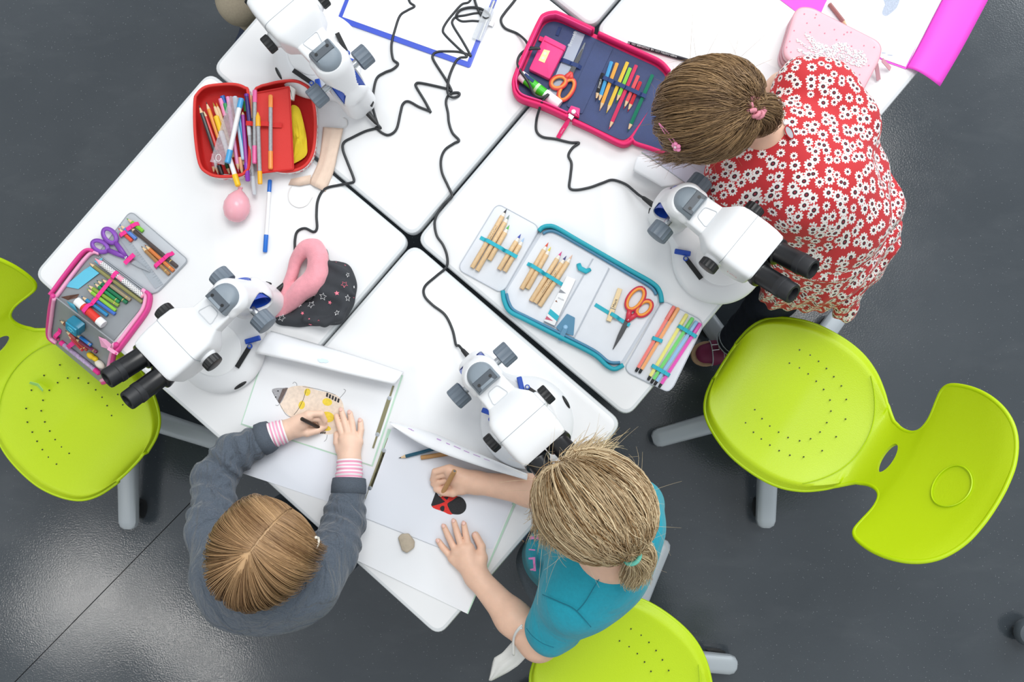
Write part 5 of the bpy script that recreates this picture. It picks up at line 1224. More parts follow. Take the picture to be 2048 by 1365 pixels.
# clipboard
cbd = thing('clipboard', 'blue clipboard with white paper at the top edge of the picture', 'clipboard', TT(840, 40))
def cp2(x, y): return (660 + x / 4.875, y / 4.875)
L1, L2 = (674, 42), (940, 137); up_ = (75, -190)
def cl(f, g): return (L1[0] + (L2[0] - L1[0]) * f + up_[0] * g, L1[1] + (L2[1] - L1[1]) * f + up_[1] * g)
obj('board', flat([cl(0, 0), cl(1, 0), cl(1.0, 1), cl(0, 1)], .0004, .0026, .006, .0006), mat('clipboard_blue', '#4a63d8', .4), cbd)
obj('paper', flat([cl(.025, .055), cl(.965, .055), cl(.965, .98), cl(.025, .98)], .0031, .0006), M_PAP, cbd, smooth=False)
ck = obj('clip', MB().box(TT(*cp2(1495, 230), .010), (.078, .022, .0018), math.radians(68), bev=.0006), mat('clear_clip', '#e6eaee', .15, alpha=.45), cbd)
obj('clip_bar', MB().tube([TT(*cp2(1455, 385), .0065), TT(*cp2(1600, 10), .0065)], .0032, 10), M_STEEL, ck)
obj('clip_tab', MB().box(TT(*cp2(1575, 232), .006), (.011, .011, .002), math.radians(68), bev=.0006), M_STEEL, ck)
# pink folder in the corner
M_PF = mat('magenta_card', '#f24ad6', .5)
pf = thing('pink_folder', 'bright pink folder with a drawing at the upper right corner', 'folder', TT(1760, 40))
obj('cover', flat([(1520, -30), (1590, 22), (1645, 45), (1770, 124), (1812, 139), (1900, -60)], .0004, .001), M_PF, pf, smooth=False)
curl_page('cover_flap', '', [(1812, 137, .0022), (1840, 85, .0022), (1868, 30, .0022), (1915, -60, .0022)], [(1830, 133, .022), (1862, 90, .022), (1895, 30, .02), (1930, -60, .02)], [(1880, 173, .004), (1920, 105, .004), (1955, 40, .004), (2005, -55, .004)], M_PF, parent=pf)
obj('page', flat([(1658, -8), (1650, 8), (1642, 26), (1765, 118), (1811, 134), (1905, -50), (1670, -50)], .0016, .0008), M_PAP, pf, smooth=False)
dr = [c8(*p) for p in ((1060, -30), (1200, -30), (1185, 60), (1140, 110), (1085, 148), (1045, 130), (1055, 80), (1070, 40))]
decal('grey_drawing', dr, .0025, mat('crayon_bluegrey', '#b9c3d4', .8, var=.12, vscale=300), pf)
line('pencil_line', [c8(1040, 492), c8(1075, 495)], .0026, mat('crayon_bluegrey', '', .8), pf, .002); line('pencil_line', [c8(1095, 512), c8(1140, 515)], .0026, mat('crayon_bluegrey', '', .8), pf, .002)
pencil('dusty rose pencil lying on the page behind the pale pink case', c8(720, 248), c8(552, 35), '#a8706c', '#8d5a58', .0068, None, .0044, 6, None, .014)

# ================================================================== small things on the tables
A, B = TT(540, 360, .005), TT(530, 505, .005)
rod('fibre_pen', 'white fibre pen with blue caps lying under the red case', 'pen', A, B, [('end_cap', pm('#1f6fd0'), [(.0035, 0), (.0046, .012), (.0046, .17)], 12), ('barrel', M_WHT, [(.0043, .17), (.0043, .76)], 12), ('cap', pm('#1f6fd0'), [(.0050, .76), (.0050, .985), (.004, 1)], 12)])
bl = thing('pink_balloon', 'small pink balloon lying below the red pencil case', 'balloon', TT(474, 412))
M_BAL = mat('balloon_pink', '#f5b3bf', .25, sss=.2)
bc = TT(474, 412, .026); bd_ = (TT(479, 385, .026) - bc).normalized()
obj('bulb', MB().lathe([(.001, -.036), (.012, -.034), (.022, -.026), (.0285, -.010), (.0285, .004), (.022, .020), (.011, .031), (.005, .035), (.004, .040)], bc, bd_, 28), M_BAL, bl, smooth=True)
obj('knot', MB().tube([bc + bd_ * .040 + Vector((.004 * math.cos(q), .0 , .004 * math.sin(q))) for q in [2 * math.pi * k / 12 for k in range(13)]], .0018, 6, cap=False), M_BAL, bl, smooth=True)
es = tag(obj('eraser', MB().prism(roundpoly(pxs([(797, 1075), (803, 1068), (818, 1067), (830, 1083), (829, 1096), (815, 1106), (805, 1101)], .0036), .003, 3), .011, .003), mat('eraser_beige', '#b9ac98', .7, var=.08, vscale=90), smooth=50), 'beige rounded eraser on the white page', 'eraser')
pencil('blue pencil lying under the lifted page of the bug folder', (797, 917), (870, 898), '#17566e', '#2a2d33', .0075, None, .0042, 6, 'pencils under the lifted page', .016)
pencil('natural wood pencil lying under the lifted page', (905, 903), (842, 916), '#c79a66', '#333', .0080, None, .0050, 12, 'pencils under the lifted page', .018) if False else rod('pencil', 'natural wood pencil end showing under the lifted page', 'pencil', TT(842, 916, .0085), TT(915, 905, .0085), [('barrel', mat('pencil_tan', '#c2935c', .5, var=.06, vscale=150), [(.0046, 0), (.0048, .01), (.0048, .86)], 12), ('sharpened_cone', M_WOOD, [(.0047, .86), (.0014, .97)], 12), ('lead_point', M_INK, [(.0014, .97), (.0002, 1)], 8)], 12, 'pencils under the lifted page')
# beige mask half under the red case
M_MASK = mat('mask_beige', '#ecd3bf', .85, var=.05, vscale=60, bump=.2, bscale=500)
mk_ = thing('face_mask', 'crumpled beige disposable mask half under the red case', 'face mask', TT(640, 310))
rows = []
for k in range(13):
    u = k / 12; a = catmull([Vector((646, 254, 0)), Vector((641, 300, 0)), Vector((634, 330, 0)), Vector((617, 367, 0))], 6); b = catmull([Vector((687, 257, 0)), Vector((676, 305, 0)), Vector((667, 345, 0)), Vector((651, 384, 0))], 6)
    p, q = a[min(int(u * 18), 18)], b[min(int(u * 18), 18)]
    rows.append([TT(p.x + (q.x - p.x) * v, p.y + (q.y - p.y) * v, .005 + .006 * math.sin(math.pi * v) + .0012 * math.sin(16 * v + 2.2 * u) + .003 * math.sin(5 * u)) for v in [j / 10 for j in range(11)]])
obj('mask_sheet', MB().sheet(rows, .0008), M_MASK, mk_, smooth=True)
obj('folded_corner', MB().sheet([[TT(577, 370, .002), TT(600, 372, .004), TT(620, 368, .004)], [TT(582, 358, .006), TT(602, 354, .007), TT(622, 350, .006)]], .0008), M_MASK, mk_, smooth=True)
M_LOOP = mat('ear_loop_white', '#eceae8', .8)
obj('ear_loop', MB().tube(catmull(pxs([(583, 372), (577, 388), (581, 406), (597, 415), (614, 410), (625, 394)], .0015), 8), .0011, 6), M_LOOP, mk_, smooth=True)
obj('ear_loop', MB().tube(catmull(pxs([(688, 258), (694, 250), (693, 240), (686, 236)], .0015), 8), .0011, 6), M_LOOP, mk_, smooth=True)
# starry hat with pink fleece lining
M_HATD = mat('star_fabric', '#35383d', .85, bump=.3, bscale=900, var=.08, vscale=60); M_FLEECE = mat('pink_fleece', '#f2a3ae', .95, bump=.5, bscale=700, var=.05, vscale=120, sheen=.3)
ht = thing('winter_hat', 'dark grey hat with star print and pink fleece lining', 'hat', TT(640, 590))
s = SDF()
for x, y, z, rx, ry, rz in ((668, 585, .010, .047, .070, .032), (690, 572, .008, .024, .045, .022), (640, 625, .008, .055, .030, .024), (598, 638, .007, .045, .017, .018), (570, 642, .005, .020, .009, .012), (648, 530, .008, .010, .036, .022)):
    s.ell(TT(x, y, z), (rx, ry, rz), k=.012)
for pts, r in (([(640, 575), (665, 590), (690, 600)], .006), ([(655, 560), (690, 575), (708, 590)], .005), ([(610, 640), (650, 648), (680, 632), (690, 615)], .006), ([(655, 525), (690, 545)], .005)):
    P = [TT(x, y, .034) for x, y in pts]; s.chain([tuple(p) for p in P], [r] * len(P), k=.014)
def wr(P): return .0016 * np.sin(95 * P[:, 0] + 60 * P[:, 1]) * np.sin(70 * P[:, 1] - 40 * P[:, 0])
V, F = s.mesh(.0024, wr); V[:, 2] = np.maximum(V[:, 2], T + .0006)
hb_ = obj('hat_body', (V, F), M_HATD, ht, smooth=True)
s2 = SDF(); P = [TT(x, y, h) for x, y, h in ((558, 634, .012), (568, 600, .018), (578, 562, .024), (590, 522, .030), (606, 500, .036), (624, 495, .040), (634, 512, .040), (634, 545, .040), (622, 566, .040), (600, 582, .036), (582, 602, .026), (560, 630, .014))]
R_ = [.006, .009, .010, .011, .014, .017, .019, .021, .022, .020, .016, .008]
PP = catmull(P, 4); RR = [v.x for v in catmull([Vector((r, 0, 0)) for r in R_], 4)]
for i in range(len(PP) - 1): s2.cone(tuple(PP[i] + Vector((0, 0, -.006))), tuple(PP[i + 1] + Vector((0, 0, -.006))), RR[i] * .95, RR[i + 1] * .95, k=.010)
V2, F2 = s2.mesh(.0024, lambda Q: .0016 * np.sin(110 * Q[:, 0] - 70 * Q[:, 1]) * np.sin(60 * Q[:, 1] + 30 * Q[:, 0])); V2[:, 2] = np.maximum(V2[:, 2], T + .0006)
obj('fleece_lining', (V2, F2), M_FLEECE, ht, smooth=True)
def on_surface(V, p, r=.006):
    d = np.hypot(V[:, 0] - p.x, V[:, 1] - p.y); k = d < r
    if k.sum() < 6: return None
    Q = V[k]; Q = Q[Q[:, 2] > np.median(Q[:, 2]) - .01]; A_ = np.c_[Q[:, 0], Q[:, 1], np.ones(len(Q))]; c, *_ = np.linalg.lstsq(A_, Q[:, 2], rcond=None)
    n_ = Vector((-c[0], -c[1], 1)).normalized(); return Vector((p.x, p.y, c[0] * p.x + c[1] * p.y + c[2])), n_
M_STW = mat('star_white', '#e9e9ea', .8); M_STP = mat('star_pink', '#f27f92', .8)
def ch(x, y): return (530 + x / 6.825, 470 + y / 6.825)
for x, y, r, kind, c in ((955, 455, 7.5, 0, 1), (1130, 550, 5, 0, 0), (1100, 690, 7, 0, 1), (1200, 705, 3.6, 1, 0), (920, 680, 6, 0, 0), (1000, 810, 5.5, 1, 1), (1135, 870, 7, 0, 0), (810, 850, 8, 0, 0), (630, 955, 8, 0, 0), (465, 960, 6, 1, 0), (215, 1130, 8, 0, 0),
                         (375, 1110, 6, 1, 1), (510, 1070, 4.2, 1, 1), (610, 1080, 2.4, 1, 1), (730, 1085, 7, 1, 0), (855, 1075, 6, 0, 0), (745, 1190, 8, 0, 1), (605, 1215, 5, 1, 1), (1000, 1075, 6, 0, 0), (955, 1195, 3, 1, 0), (830, 1225, 7, 0, 0), (900, 930, 4.5, 1, 1),
                         (685, 825, 2.4, 1, 0), (795, 980, 2.4, 1, 0), (1075, 1000, 2.6, 1, 1), (1115, 960, 2.6, 1, 0), (955, 365, 2.4, 1, 1), (860, 680, 2.2, 1, 1), (805, 630, 2.2, 1, 0), (615, 1155, 2.2, 1, 1), (1205, 850, 2.2, 1, 1), (1080, 410, 2.5, 1, 1)):
    q = on_surface(V, TT(*ch(x, y), .03), .006)
    if not q: continue
    o_, n_ = q; a = n_.orthogonal().normalized(); b = n_.cross(a); rr = r / 935; ph = random.random() * 6
    pts = [o_ + n_ * .0009 + (a * math.cos(ph + k * math.pi / 5) + b * math.sin(ph + k * math.pi / 5)) * (rr if k % 2 == 0 else rr * .45) for k in range(10)]
    mm = M_STP if c else M_STW
    if kind: obj('printed_star', MB().add(pts + [o_ + n_ * .001], [(k, (k + 1) % 10, 10) for k in range(10)]), mm, hb_, smooth=False, fix=False)
    else: obj('printed_star', MB().tube(pts + [pts[0]], .0005, 5, cap=False), mm, hb_, smooth=False)
# green scrap on the left chair
tag(obj('paper_scrap', MB().sheet([[W(60, 764, .446), W(76, 768, .446), W(86, 780, .446)], [W(58, 768, .43), W(74, 773, .43), W(85, 784, .43)]], .001), mat('mint_scrap', '#a6df8a', .5), smooth=False), 'small light green scrap lying on the green chair', 'scrap')
# ================================================================== people
def H(px, py, z): return tuple(W(px, py, z))
def HT(px, py, mm): return tuple(TT(px, py, mm / 1000.0))
def skin_mat(name, col):
    m = mat(name, col, .48, .4, var=.05, vscale=45, bump=.08, bscale=500, sss=.12); return m
M_SK1 = skin_mat('skin_a', '#f0cbb4'); M_SK2 = skin_mat('skin_b', '#eec4aa'); M_SK3 = skin_mat('skin_c', '#eac0a6')
M_NAIL = mat('nail_pink', '#ecc0b2', .3)
def hand(s, wrist, rw, palm, fingers, thumb, rp=.013, rf=.0078):
    """wrist, palm knuckle roots and finger joints in world coordinates"""
    wv = Vector(wrist); roots = [tuple(Vector(f[0]).lerp(wv, .10)) for f in fingers]
    for r in roots: s.cone(wrist, r, rw * .80, rp * .74, k=.008)
    for a, b in zip(roots[:-1], roots[1:]): s.cone(a, b, rp * .62, rp * .62, k=.004)
    s.cone(wrist, palm, rw * .9, rp * 1.1, k=.010)
    for f in fingers:
        n = len(f)
        for i in range(n - 1):
            ra = rf * (1.0 - .07 * i); rb = rf * (1.0 - .07 * (i + 1)) * (.94 if i == n - 2 else 1)
            s.cone(f[i], f[i + 1], ra, rb, k=.0022 if i == 0 else .0010)
    s.cone(wrist, thumb[0], rw * .7, rp * .95, k=.008)
    for i in range(len(thumb) - 1): s.cone(thumb[i], thumb[i + 1], rf * (1.35 - .14 * i), rf * (1.35 - .14 * (i + 1)), k=.005 if i == 0 else .0018)
def nails(parent, fingers, rf=.0078):
    for f in fingers:
        a, b = Vector(f[-2]), Vector(f[-1]); d = (b - a).normalized(); s = d.cross(Vector((0, 0, 1))).normalized(); n = s.cross(d)
        R = Matrix((s, d, n)).transposed()
        obj('fingernail', MB().ball(b + n * rf * .82 + d * rf * .12, (rf * .55, rf * .68, rf * .16), 10, 6, R), M_NAIL, parent, smooth=True)
def head_frame(fw_px, pitch, roll=0.0):
    f = Vector((fw_px[0], -fw_px[1], 0)).normalized(); p = math.radians(pitch)
    F = f * math.cos(p) - Vector((0, 0, 1)) * math.sin(p); U = f * math.sin(p) + Vector((0, 0, 1)) * math.cos(p); S = F.cross(U)
    return S.normalized(), F, U
def add_head(s, C, S, F, U, k=1.0):
    R = Matrix((S, F, U)).transposed(); C = Vector(C)
    s.ell(C + U * .012, (.071 * k, .088 * k, .086 * k), R, k=.02)
    s.ell(C + F * .028 - U * .052, (.052 * k, .056 * k, .048 * k), R, k=.03)
    s.ell(C + F * .090 - U * .022, (.010, .014, .014), R, k=.010)
    s.ell(C + F * .074 - U * .085, (.018, .016, .014), R, k=.014)
    for sg in (-1, 1):
        s.ell(C + S * (.072 * sg) - F * .005 - U * .018, (.008, .017, .024), R, k=.005)
        s.ell(C + F * .062 - U * .040 + S * (.030 * sg), (.020, .020, .018), R, k=.012)
def face_parts(parent, C, S, F, U):
    C = Vector(C); R = Matrix((S, F, U)).transposed()
    for sg in (-1, 1):
        c = C + F * .074 + S * (.030 * sg) - U * .004
        e = obj('eye', MB().ball(c, .0115, 14, 10), mat('eye_white', '#eeebe6', .2), parent, smooth=True)
        obj('iris', MB().ball(c + F * .0085, (.0052, .0040, .0052), 12, 8, R), mat('iris_blue', '#4a6478', .2), e, smooth=True)
        obj('eyebrow', MB().tube([C + F * .082 + S * (sg * (.018 + .024 * t)) + U * (.018 + .004 * math.sin(3 * t)) - F * (.012 * t * t) for t in (0, .33, .66, 1)], .0022, 6), mat('brow_brown', '#8a6b4c', .8), parent, smooth=True)
    obj('lips', MB().ball(C + F * .079 - U * .060, (.017, .007, .0062), 14, 8, R), mat('lip_rose', '#c98078', .4), parent, smooth=True)
def hair_mat(name, dark, lightc, rough=.42):
    m = bpy.data.materials.new(name); m.use_nodes = True; nt = m.node_tree; b = nt.nodes['Principled BSDF']
    at = nt.nodes.new('ShaderNodeAttribute'); at.attribute_name = 'strand'
    r = nt.nodes.new('ShaderNodeValToRGB'); r.color_ramp.elements[0].color = [x * ALB for x in lin(dark)] + [1]; r.color_ramp.elements[1].color = [x * ALB for x in lin(lightc)] + [1]
    nt.links.new(at.outputs['Fac'], r.inputs[0]); nt.links.new(r.outputs[0], b.inputs['Base Color'])
    b.inputs['Roughness'].default_value = rough; b.inputs['Specular IOR Level'].default_value = .35
    return m
def hair_object(name, strands, vals, m, parent, r0=.00085, taper=.35, extra=None, rs=None, ev=.28):
    """strands: (n, k, 3) centre lines -> three-sided fibres"""
    Sx = np.asarray(strands, float); n, k, _ = Sx.shape
    t = np.empty_like(Sx); t[:, 1:-1] = Sx[:, 2:] - Sx[:, :-2]; t[:, 0] = Sx[:, 1] - Sx[:, 0]; t[:, -1] = Sx[:, -1] - Sx[:, -2]
    t /= np.linalg.norm(t, axis=2, keepdims=True) + 1e-9
    ref = rng.normal(size=(n, 1, 3)); a = ref - t * (ref * t).sum(2, keepdims=True); a /= np.linalg.norm(a, axis=2, keepdims=True) + 1e-9; b = np.cross(t, a)
    rad = (r0 * (1 - (1 - taper) * np.linspace(0, 1, k) ** 2))[None, :, None] * (np.ones(n) if rs is None else np.asarray(rs))[:, None, None]
    rings = np.stack([Sx + rad * (a * math.cos(q) + b * math.sin(q)) for q in (0, 2.094, 4.189)], 2)   # n,k,3,3
    V = rings.reshape(-1, 3); base = (np.arange(n) * k * 3)[:, None, None] + (np.arange(k - 1) * 3)[None, :, None]
    F = []
    for j in range(3):
        j2 = (j + 1) % 3; F.append(np.stack([base[..., 0] + j, base[..., 0] + j2, base[..., 0] + 3 + j2, base[..., 0] + 3 + j], -1).reshape(-1, 4))
    F = np.concatenate(F); val = np.repeat(np.asarray(vals, float), k * 3)
    if extra is not None:
        V0, F0 = extra; F = np.concatenate([F, F0 + len(V)]); V = np.concatenate([V, V0]); val = np.concatenate([val, np.full(len(V0), ev)])
    o = obj(name, (V, F), m, parent, smooth=True)
    at = o.data.attributes.new('strand', 'FLOAT', 'POINT'); at.data.foreach_set('value', val.astype(np.float32))
    return o
class Head:
    def __init__(s, C, S, F, U, radii):
        s.C = np.array(C, float); s.R = np.array([list(S), list(F), list(U)]); s.r = np.array(radii, float)   # rows: side, front, up
    def loc(s, P): return ((P - s.C) @ s.R.T)
    def wor(s, L): return L @ s.R + s.C
def push_out(L, r, off):
    """keep points outside the scalp ellipsoid inflated by off"""
    rr = r + off; d = np.linalg.norm(L / rr, axis=-1, keepdims=True); return np.where(d < 1, L / np.maximum(d, 1e-6), L)
def scalp_points(n, zmin=-.15, fmax=.75):
    out = []
    while len(out) < n:
        v = rng.normal(size=3); v /= np.linalg.norm(v)
        if v[2] < zmin + .55 * max(v[1], 0) ** 1.0 - .45 * max(-v[1], 0): continue     # face stays free, nape is covered
        out.append(v)
    return np.array(out)
def clump_noise(L, sc, seed):
    g = np.random.default_rng(seed); W_ = g.normal(size=(3, 6)) * sc; ph = g.uniform(0, 6.28, 6); return np.sin(L @ W_ + ph).sum(1) / 3
def parted_hair(hd, n, length, seg=12):
    """bob that falls from a centre parting"""
    v = scalp_points(n, -.1); m = n // 3      # a dense row of roots along the parting
    a = rng.uniform(-.55, 1.05, m); v[:m] = np.stack([rng.normal(0, .035, m), np.sin(a), np.cos(a)], 1); v /= np.linalg.norm(v, axis=1, keepdims=True)
    side = np.sign(v[:, 0] + rng.normal(0, .01, n)); side[side == 0] = 1
    v[:, 0] += side * .022
    crown = np.array([0, -.45, .89]); off = rng.uniform(.004, .015, (n, 1)); step = length * rng.uniform(.75, 1.05, (n, 1)) / seg
    wob = clump_noise(v, 7, 1)[:, None]; P = v * hd.r * 1.01; path = [P.copy()]; g = hd.R @ np.array([0, 0, -1.0]); prev = None
    for i in range(seg - 1):
        nrm = P / hd.r ** 2; nrm /= np.linalg.norm(nrm, axis=1, keepdims=True); inf = np.linalg.norm(P / (hd.r + off), axis=1, keepdims=True)
        u = P / hd.r; un = np.linalg.norm(u, axis=1, keepdims=True); u = u / un
        front = 1 / (1 + np.exp(-(v[:, 1:2] + .30) * 9))
        d = front * np.stack([side, -.28 + .15 * wob[:, 0], np.zeros(n)], 1) + (1 - front) * (u - crown) * 1.3
        f = i / seg; d = d * (1 - f) + g * (.35 + 1.6 * f) + wob * np.array([0, .10, 0])
        d = d - nrm * (d * nrm).sum(1, keepdims=True) * np.where(inf < 1.10, 1.0, 0.3)
        d /= np.linalg.norm(d, axis=1, keepdims=True) + 1e-9
        if prev is not None: d = d * .55 + prev * .45
        prev = d; P = P + d * step; P = push_out(P, hd.r, off * min(1, .25 + i * .16))
        lim = np.linalg.norm(P / (hd.r + .017), axis=1, keepdims=True); side_only = P - g * (P @ g)[:, None]
        P = np.where(lim > 1.0, g * (P @ g)[:, None] + side_only * np.minimum(1, .985), P); path.append(P.copy())
    S = np.stack(path, 1); return hd.wor(S), np.clip(.42 + .25 * clump_noise(v, 12, 2) + rng.normal(0, .2, n), 0, 1)
def tied_hair(hd, n, tie, seg=12, puff=.012, jitter=.010, spread=.010, mess=0.0, seed=5):
    """hair combed over the scalp to a tie point (local unit direction)"""
    v = scalp_points(n, -.25); t = np.array(tie, float); t /= np.linalg.norm(t)
    dot = np.clip((v * t).sum(1), -.999, .999); om = np.arccos(dot)[:, None]
    off = rng.uniform(.003, puff, (n, 1)); wob = clump_noise(v, 6, seed)[:, None]
    path = []; perp = np.cross(v, t); perp /= np.linalg.norm(perp, axis=1, keepdims=True) + 1e-9
    for i in range(seg):
        f = i / (seg - 1); u = (np.sin((1 - f) * om) * v + np.sin(f * om) * t) / np.sin(om)
        u = u + perp * (wob * (.10 + mess * .25) * math.sin(math.pi * f)) + rng.normal(0, .006 + mess * .02, u.shape) * math.sin(math.pi * f)
        u /= np.linalg.norm(u, axis=1, keepdims=True)
        o = off * (math.sin(math.pi * min(f * 1.15, 1)) ** .6 if f < .87 else .5) + .002
        o = o * (1 - .8 * min(max((f - .6) / .4, 0), 1)) + .0012; P = u * (hd.r + o); path.append(P + rng.normal(0, spread * .25, P.shape) * (f > .97))
    S = np.stack(path, 1); return hd.wor(S), np.clip(.45 + .28 * clump_noise(v, 11, seed + 1) + rng.normal(0, .2, n), 0, 1)
def tail_hair(pts, rads, n, seg=12, curl=.0):
    P = np.array([tuple(p) for p in catmull(pts, 6)]); k = len(P); R_ = np.interp(np.linspace(0, 1, k), np.linspace(0, 1, len(rads)), rads)
    out = []; vals = []
    for _ in range(n):
        a = rng.normal(size=3); a /= np.linalg.norm(a); q = rng.uniform(.15, 1) ** .5; e = rng.uniform(.75, 1)
        idx = np.linspace(0, (k - 1) * e, seg); i0 = np.floor(idx).astype(int).clip(0, k - 2); fr = (idx - i0)[:, None]
        c = P[i0] * (1 - fr) + P[i0 + 1] * fr; r = np.interp(idx, np.arange(k), R_)[:, None]
        ph = rng.uniform(0, 6.28); w = np.stack([np.sin(ph + np.linspace(0, 3, seg)), np.cos(ph + np.linspace(0, 2.4, seg)), np.sin(ph * 2 + np.linspace(0, 2, seg))], 1)
        out.append(c + r * q * a + curl * w * np.linspace(0, 1, seg)[:, None]); vals.append(np.clip(.5 + rng.normal(0, .25), 0, 1))
    return np.array(out), np.array(vals)
def scalp_cap(hd, off=.0035):
    s = SDF(); s.ell(hd.C, hd.r + off, Matrix([list(r) for r in hd.R]).transposed(), k=0)
    V, F = s.mesh(.005); L = hd.loc(V) / hd.r
    keep = ~((L[:, 2] < .02 + .55 * np.maximum(L[:, 1], 0) - .55 * np.maximum(-L[:, 1], 0)))
    F = F[keep[F].all(1)]; return V, F
def cloth(name, s, h, m, parent, disp=None):
    V, F = s.mesh(h, disp); return obj(name, (V, F), m, parent, smooth=True), V
def fold_noise(amp, fr, seed):
    g = np.random.default_rng(seed); Wv = g.normal(size=(3, 7)) * fr; ph = g.uniform(0, 6.28, 7)
    return lambda P: amp * np.sin(P @ Wv + ph).sum(1) / 3.0
def shoe(parent, heel, toe, m, z=.0):
    heel, toe = Vector(heel), Vector(toe); d = (toe - heel).normalized(); s = Vector((-d.y, d.x, 0)); L = (toe - heel).length; o = []
    for t_, w in ((-.02, .012), (.05, .026), (.25, .027), (.5, .029), (.75, .034), (.92, .026), (1.0, .010)): o.append((heel + d * (L * t_), w))
    poly = [p + s * w for p, w in o] + [p - s * w for p, w in reversed(o)]
    sh = obj('shoe', MB().prism(catmull([Vector((p.x, p.y, z + .003)) for p in poly], 3, closed=True), .018, .003), mat('sole_tan', '#b89878', .7), parent)
    sd = SDF(); sd.cone(tuple(heel + d * .02 + Vector((0, 0, .045))), tuple(heel + d * (L * .55) + Vector((0, 0, .040))), .030, .030, k=.01); sd.cone(tuple(heel + d * (L * .55) + Vector((0, 0, .038))), tuple(toe - d * .035 + Vector((0, 0, .030))), .030, .026, k=.01)
    V, F = sd.mesh(.005); V[:, 2] = np.maximum(V[:, 2], z + .018); up = obj('upper', (V, F), m, sh, smooth=True); return sh, d, s

# ------------------------------------------------------------------ child in the grey sweater
M_SWEAT = mat('heather_grey', '#535d69', .9, var=.18, vscale=420, bump=.35, bscale=900, sheen=.2, fold=.95, fscale=26, fdir=.6); M_SWC = mat('heather_grey_cuff', '#525b66', .9, var=.14, vscale=420, bump=.4, bscale=900)
def stripe_mat():
    m = bpy.data.materials.new('pink_white_stripes'); m.use_nodes = True; nt = m.node_tree; b = nt.nodes['Principled BSDF']
    at = nt.nodes.new('ShaderNodeAttribute'); at.attribute_name = 'along'; r = nt.nodes.new('ShaderNodeValToRGB'); r.color_ramp.interpolation = 'CONSTANT'
    fr = nt.nodes.new('ShaderNodeMath'); fr.operation = 'FRACT'; nt.links.new(at.outputs['Fac'], fr.inputs[0]); nt.links.new(fr.outputs[0], r.inputs[0])
    r.color_ramp.elements[0].color = [x * ALB for x in lin('#f3a9c4')] + [1]; r.color_ramp.elements[1].color = (.80, .77, .78, 1); r.color_ramp.elements[1].position = .52
    nt.links.new(r.outputs[0], b.inputs['Base Color']); b.inputs['Roughness'].default_value = .85; return m
M_STRIPE = stripe_mat()
def cuff(parent, a, b, ra, rb, name='inner_cuff', n=28, nl=18, waves=4.0):
    a, b = Vector(a), Vector(b); ax = (b - a); L = ax.length; ax.normalize(); u = ax.orthogonal().normalized(); w = ax.cross(u); rows = []; val = []
    for i in range(nl + 1):
        f = i / nl; r = ra + (rb - ra) * f + .0012 * math.sin(f * 22)
        rows.append([a + ax * (L * f) + (u * math.cos(q) + w * math.sin(q)) * (r + .0006 * math.sin(3 * q + 9 * f)) for q in [2 * math.pi * j / n for j in range(n)]]); val += [f * waves] * n
    mb = MB(); mb.quadgrid(rows, True); o = obj(name, mb, M_STRIPE, parent, smooth=True); at = o.data.attributes.new('along', 'FLOAT', 'POINT'); at.data.foreach_set('value', np.array(val, np.float32)); return o
k1 = thing('person', 'child in a grey sweater drawing the spotted beetle', 'person', (W(560, 1115, .6).x, W(560, 1115, .6).y, 0))
S1, F1, U1 = head_frame((75, -110), 42); C1 = W(522, 1108, 1.0)
gw = HT(566, 864, 27)
gf1 = [[HT(622, 829, 36), HT(642, 828, 33), HT(649, 842, 20), HT(646, 857, 9)], [HT(619, 838, 29), HT(638, 839, 23), HT(643, 850, 13), HT(637, 859, 8)], [HT(611, 848, 21), HT(628, 851, 15), HT(632, 860, 9), HT(623, 865, 8)], [HT(603, 856, 16), HT(616, 861, 11), HT(617, 868, 8)]]
gt1 = [HT(594, 862, 25), HT(614, 866, 24), HT(634, 861, 17), HT(649, 853, 11)]
fw_ = HT(699, 926, 24)
ff1 = [[HT(686, 873, 20), HT(678, 850, 16), HT(673, 833, 9)], [HT(696, 870, 22), HT(689, 843, 17), HT(683, 822, 9)], [HT(707, 872, 20), HT(704, 846, 16), HT(700, 827, 9)], [HT(718, 880, 17), HT(722, 860, 14), HT(721, 843, 9)]]
ft1 = [HT(684, 900, 17), HT(675, 886, 14), HT(674, 870, 10)]
s = SDF(); hand(s, gw, .021, HT(600, 848, 30), gf1, gt1, .0160, .0076); s.cone(gw, H(520, 882, T + .034), .021, .024, k=.01); va = s.mesh(.0019)
s = SDF(); hand(s, fw_, .0225, HT(699, 888, 20), ff1, ft1, .0150, .0074); s.cone(fw_, H(700, 985, T + .036), .0225, .025, k=.01); vb = s.mesh(.0019)
s = SDF(); add_head(s, C1, S1, F1, U1)
nk = H(505, 1150, .885); s.cone(tuple(C1 - U1 * .05 - F1 * .02), nk, .045, .045, k=.03)
s.cone(nk, H(560, 1115, .60), .07, .085, k=.04)
for a in ([H(425, 1115, .835), H(432, 950, T + .05), H(520, 882, T + .034)], [H(628, 1150, .835), H(680, 1075, T + .06), H(700, 985, T + .036)]): s.chain(a, [.035, .03, .024], k=.02)
pel1 = Vector(H(560, 1115, .58)); hv = Vector((F1.x, F1.y, 0)).normalized(); sv = Vector((hv.y, -hv.x, 0))
for sg in (-1, 1): s.chain([tuple(pel1 + sv * .06 * sg), tuple(pel1 + sv * .07 * sg + hv * .03 + Vector((0, 0, -.26))), tuple(pel1 + sv * .07 * sg + Vector((0, 0, -.51)))], [.06, .045, .034], k=.02)
vc = s.mesh(.0075)
b1 = obj('body', join_vf(va, vb, vc), M_SK1, k1, smooth=True); nails(b1, ff1[1:]); face_parts(k1, C1, S1, F1, U1)
s = SDF(); WRK = (.0042, 150, .4)
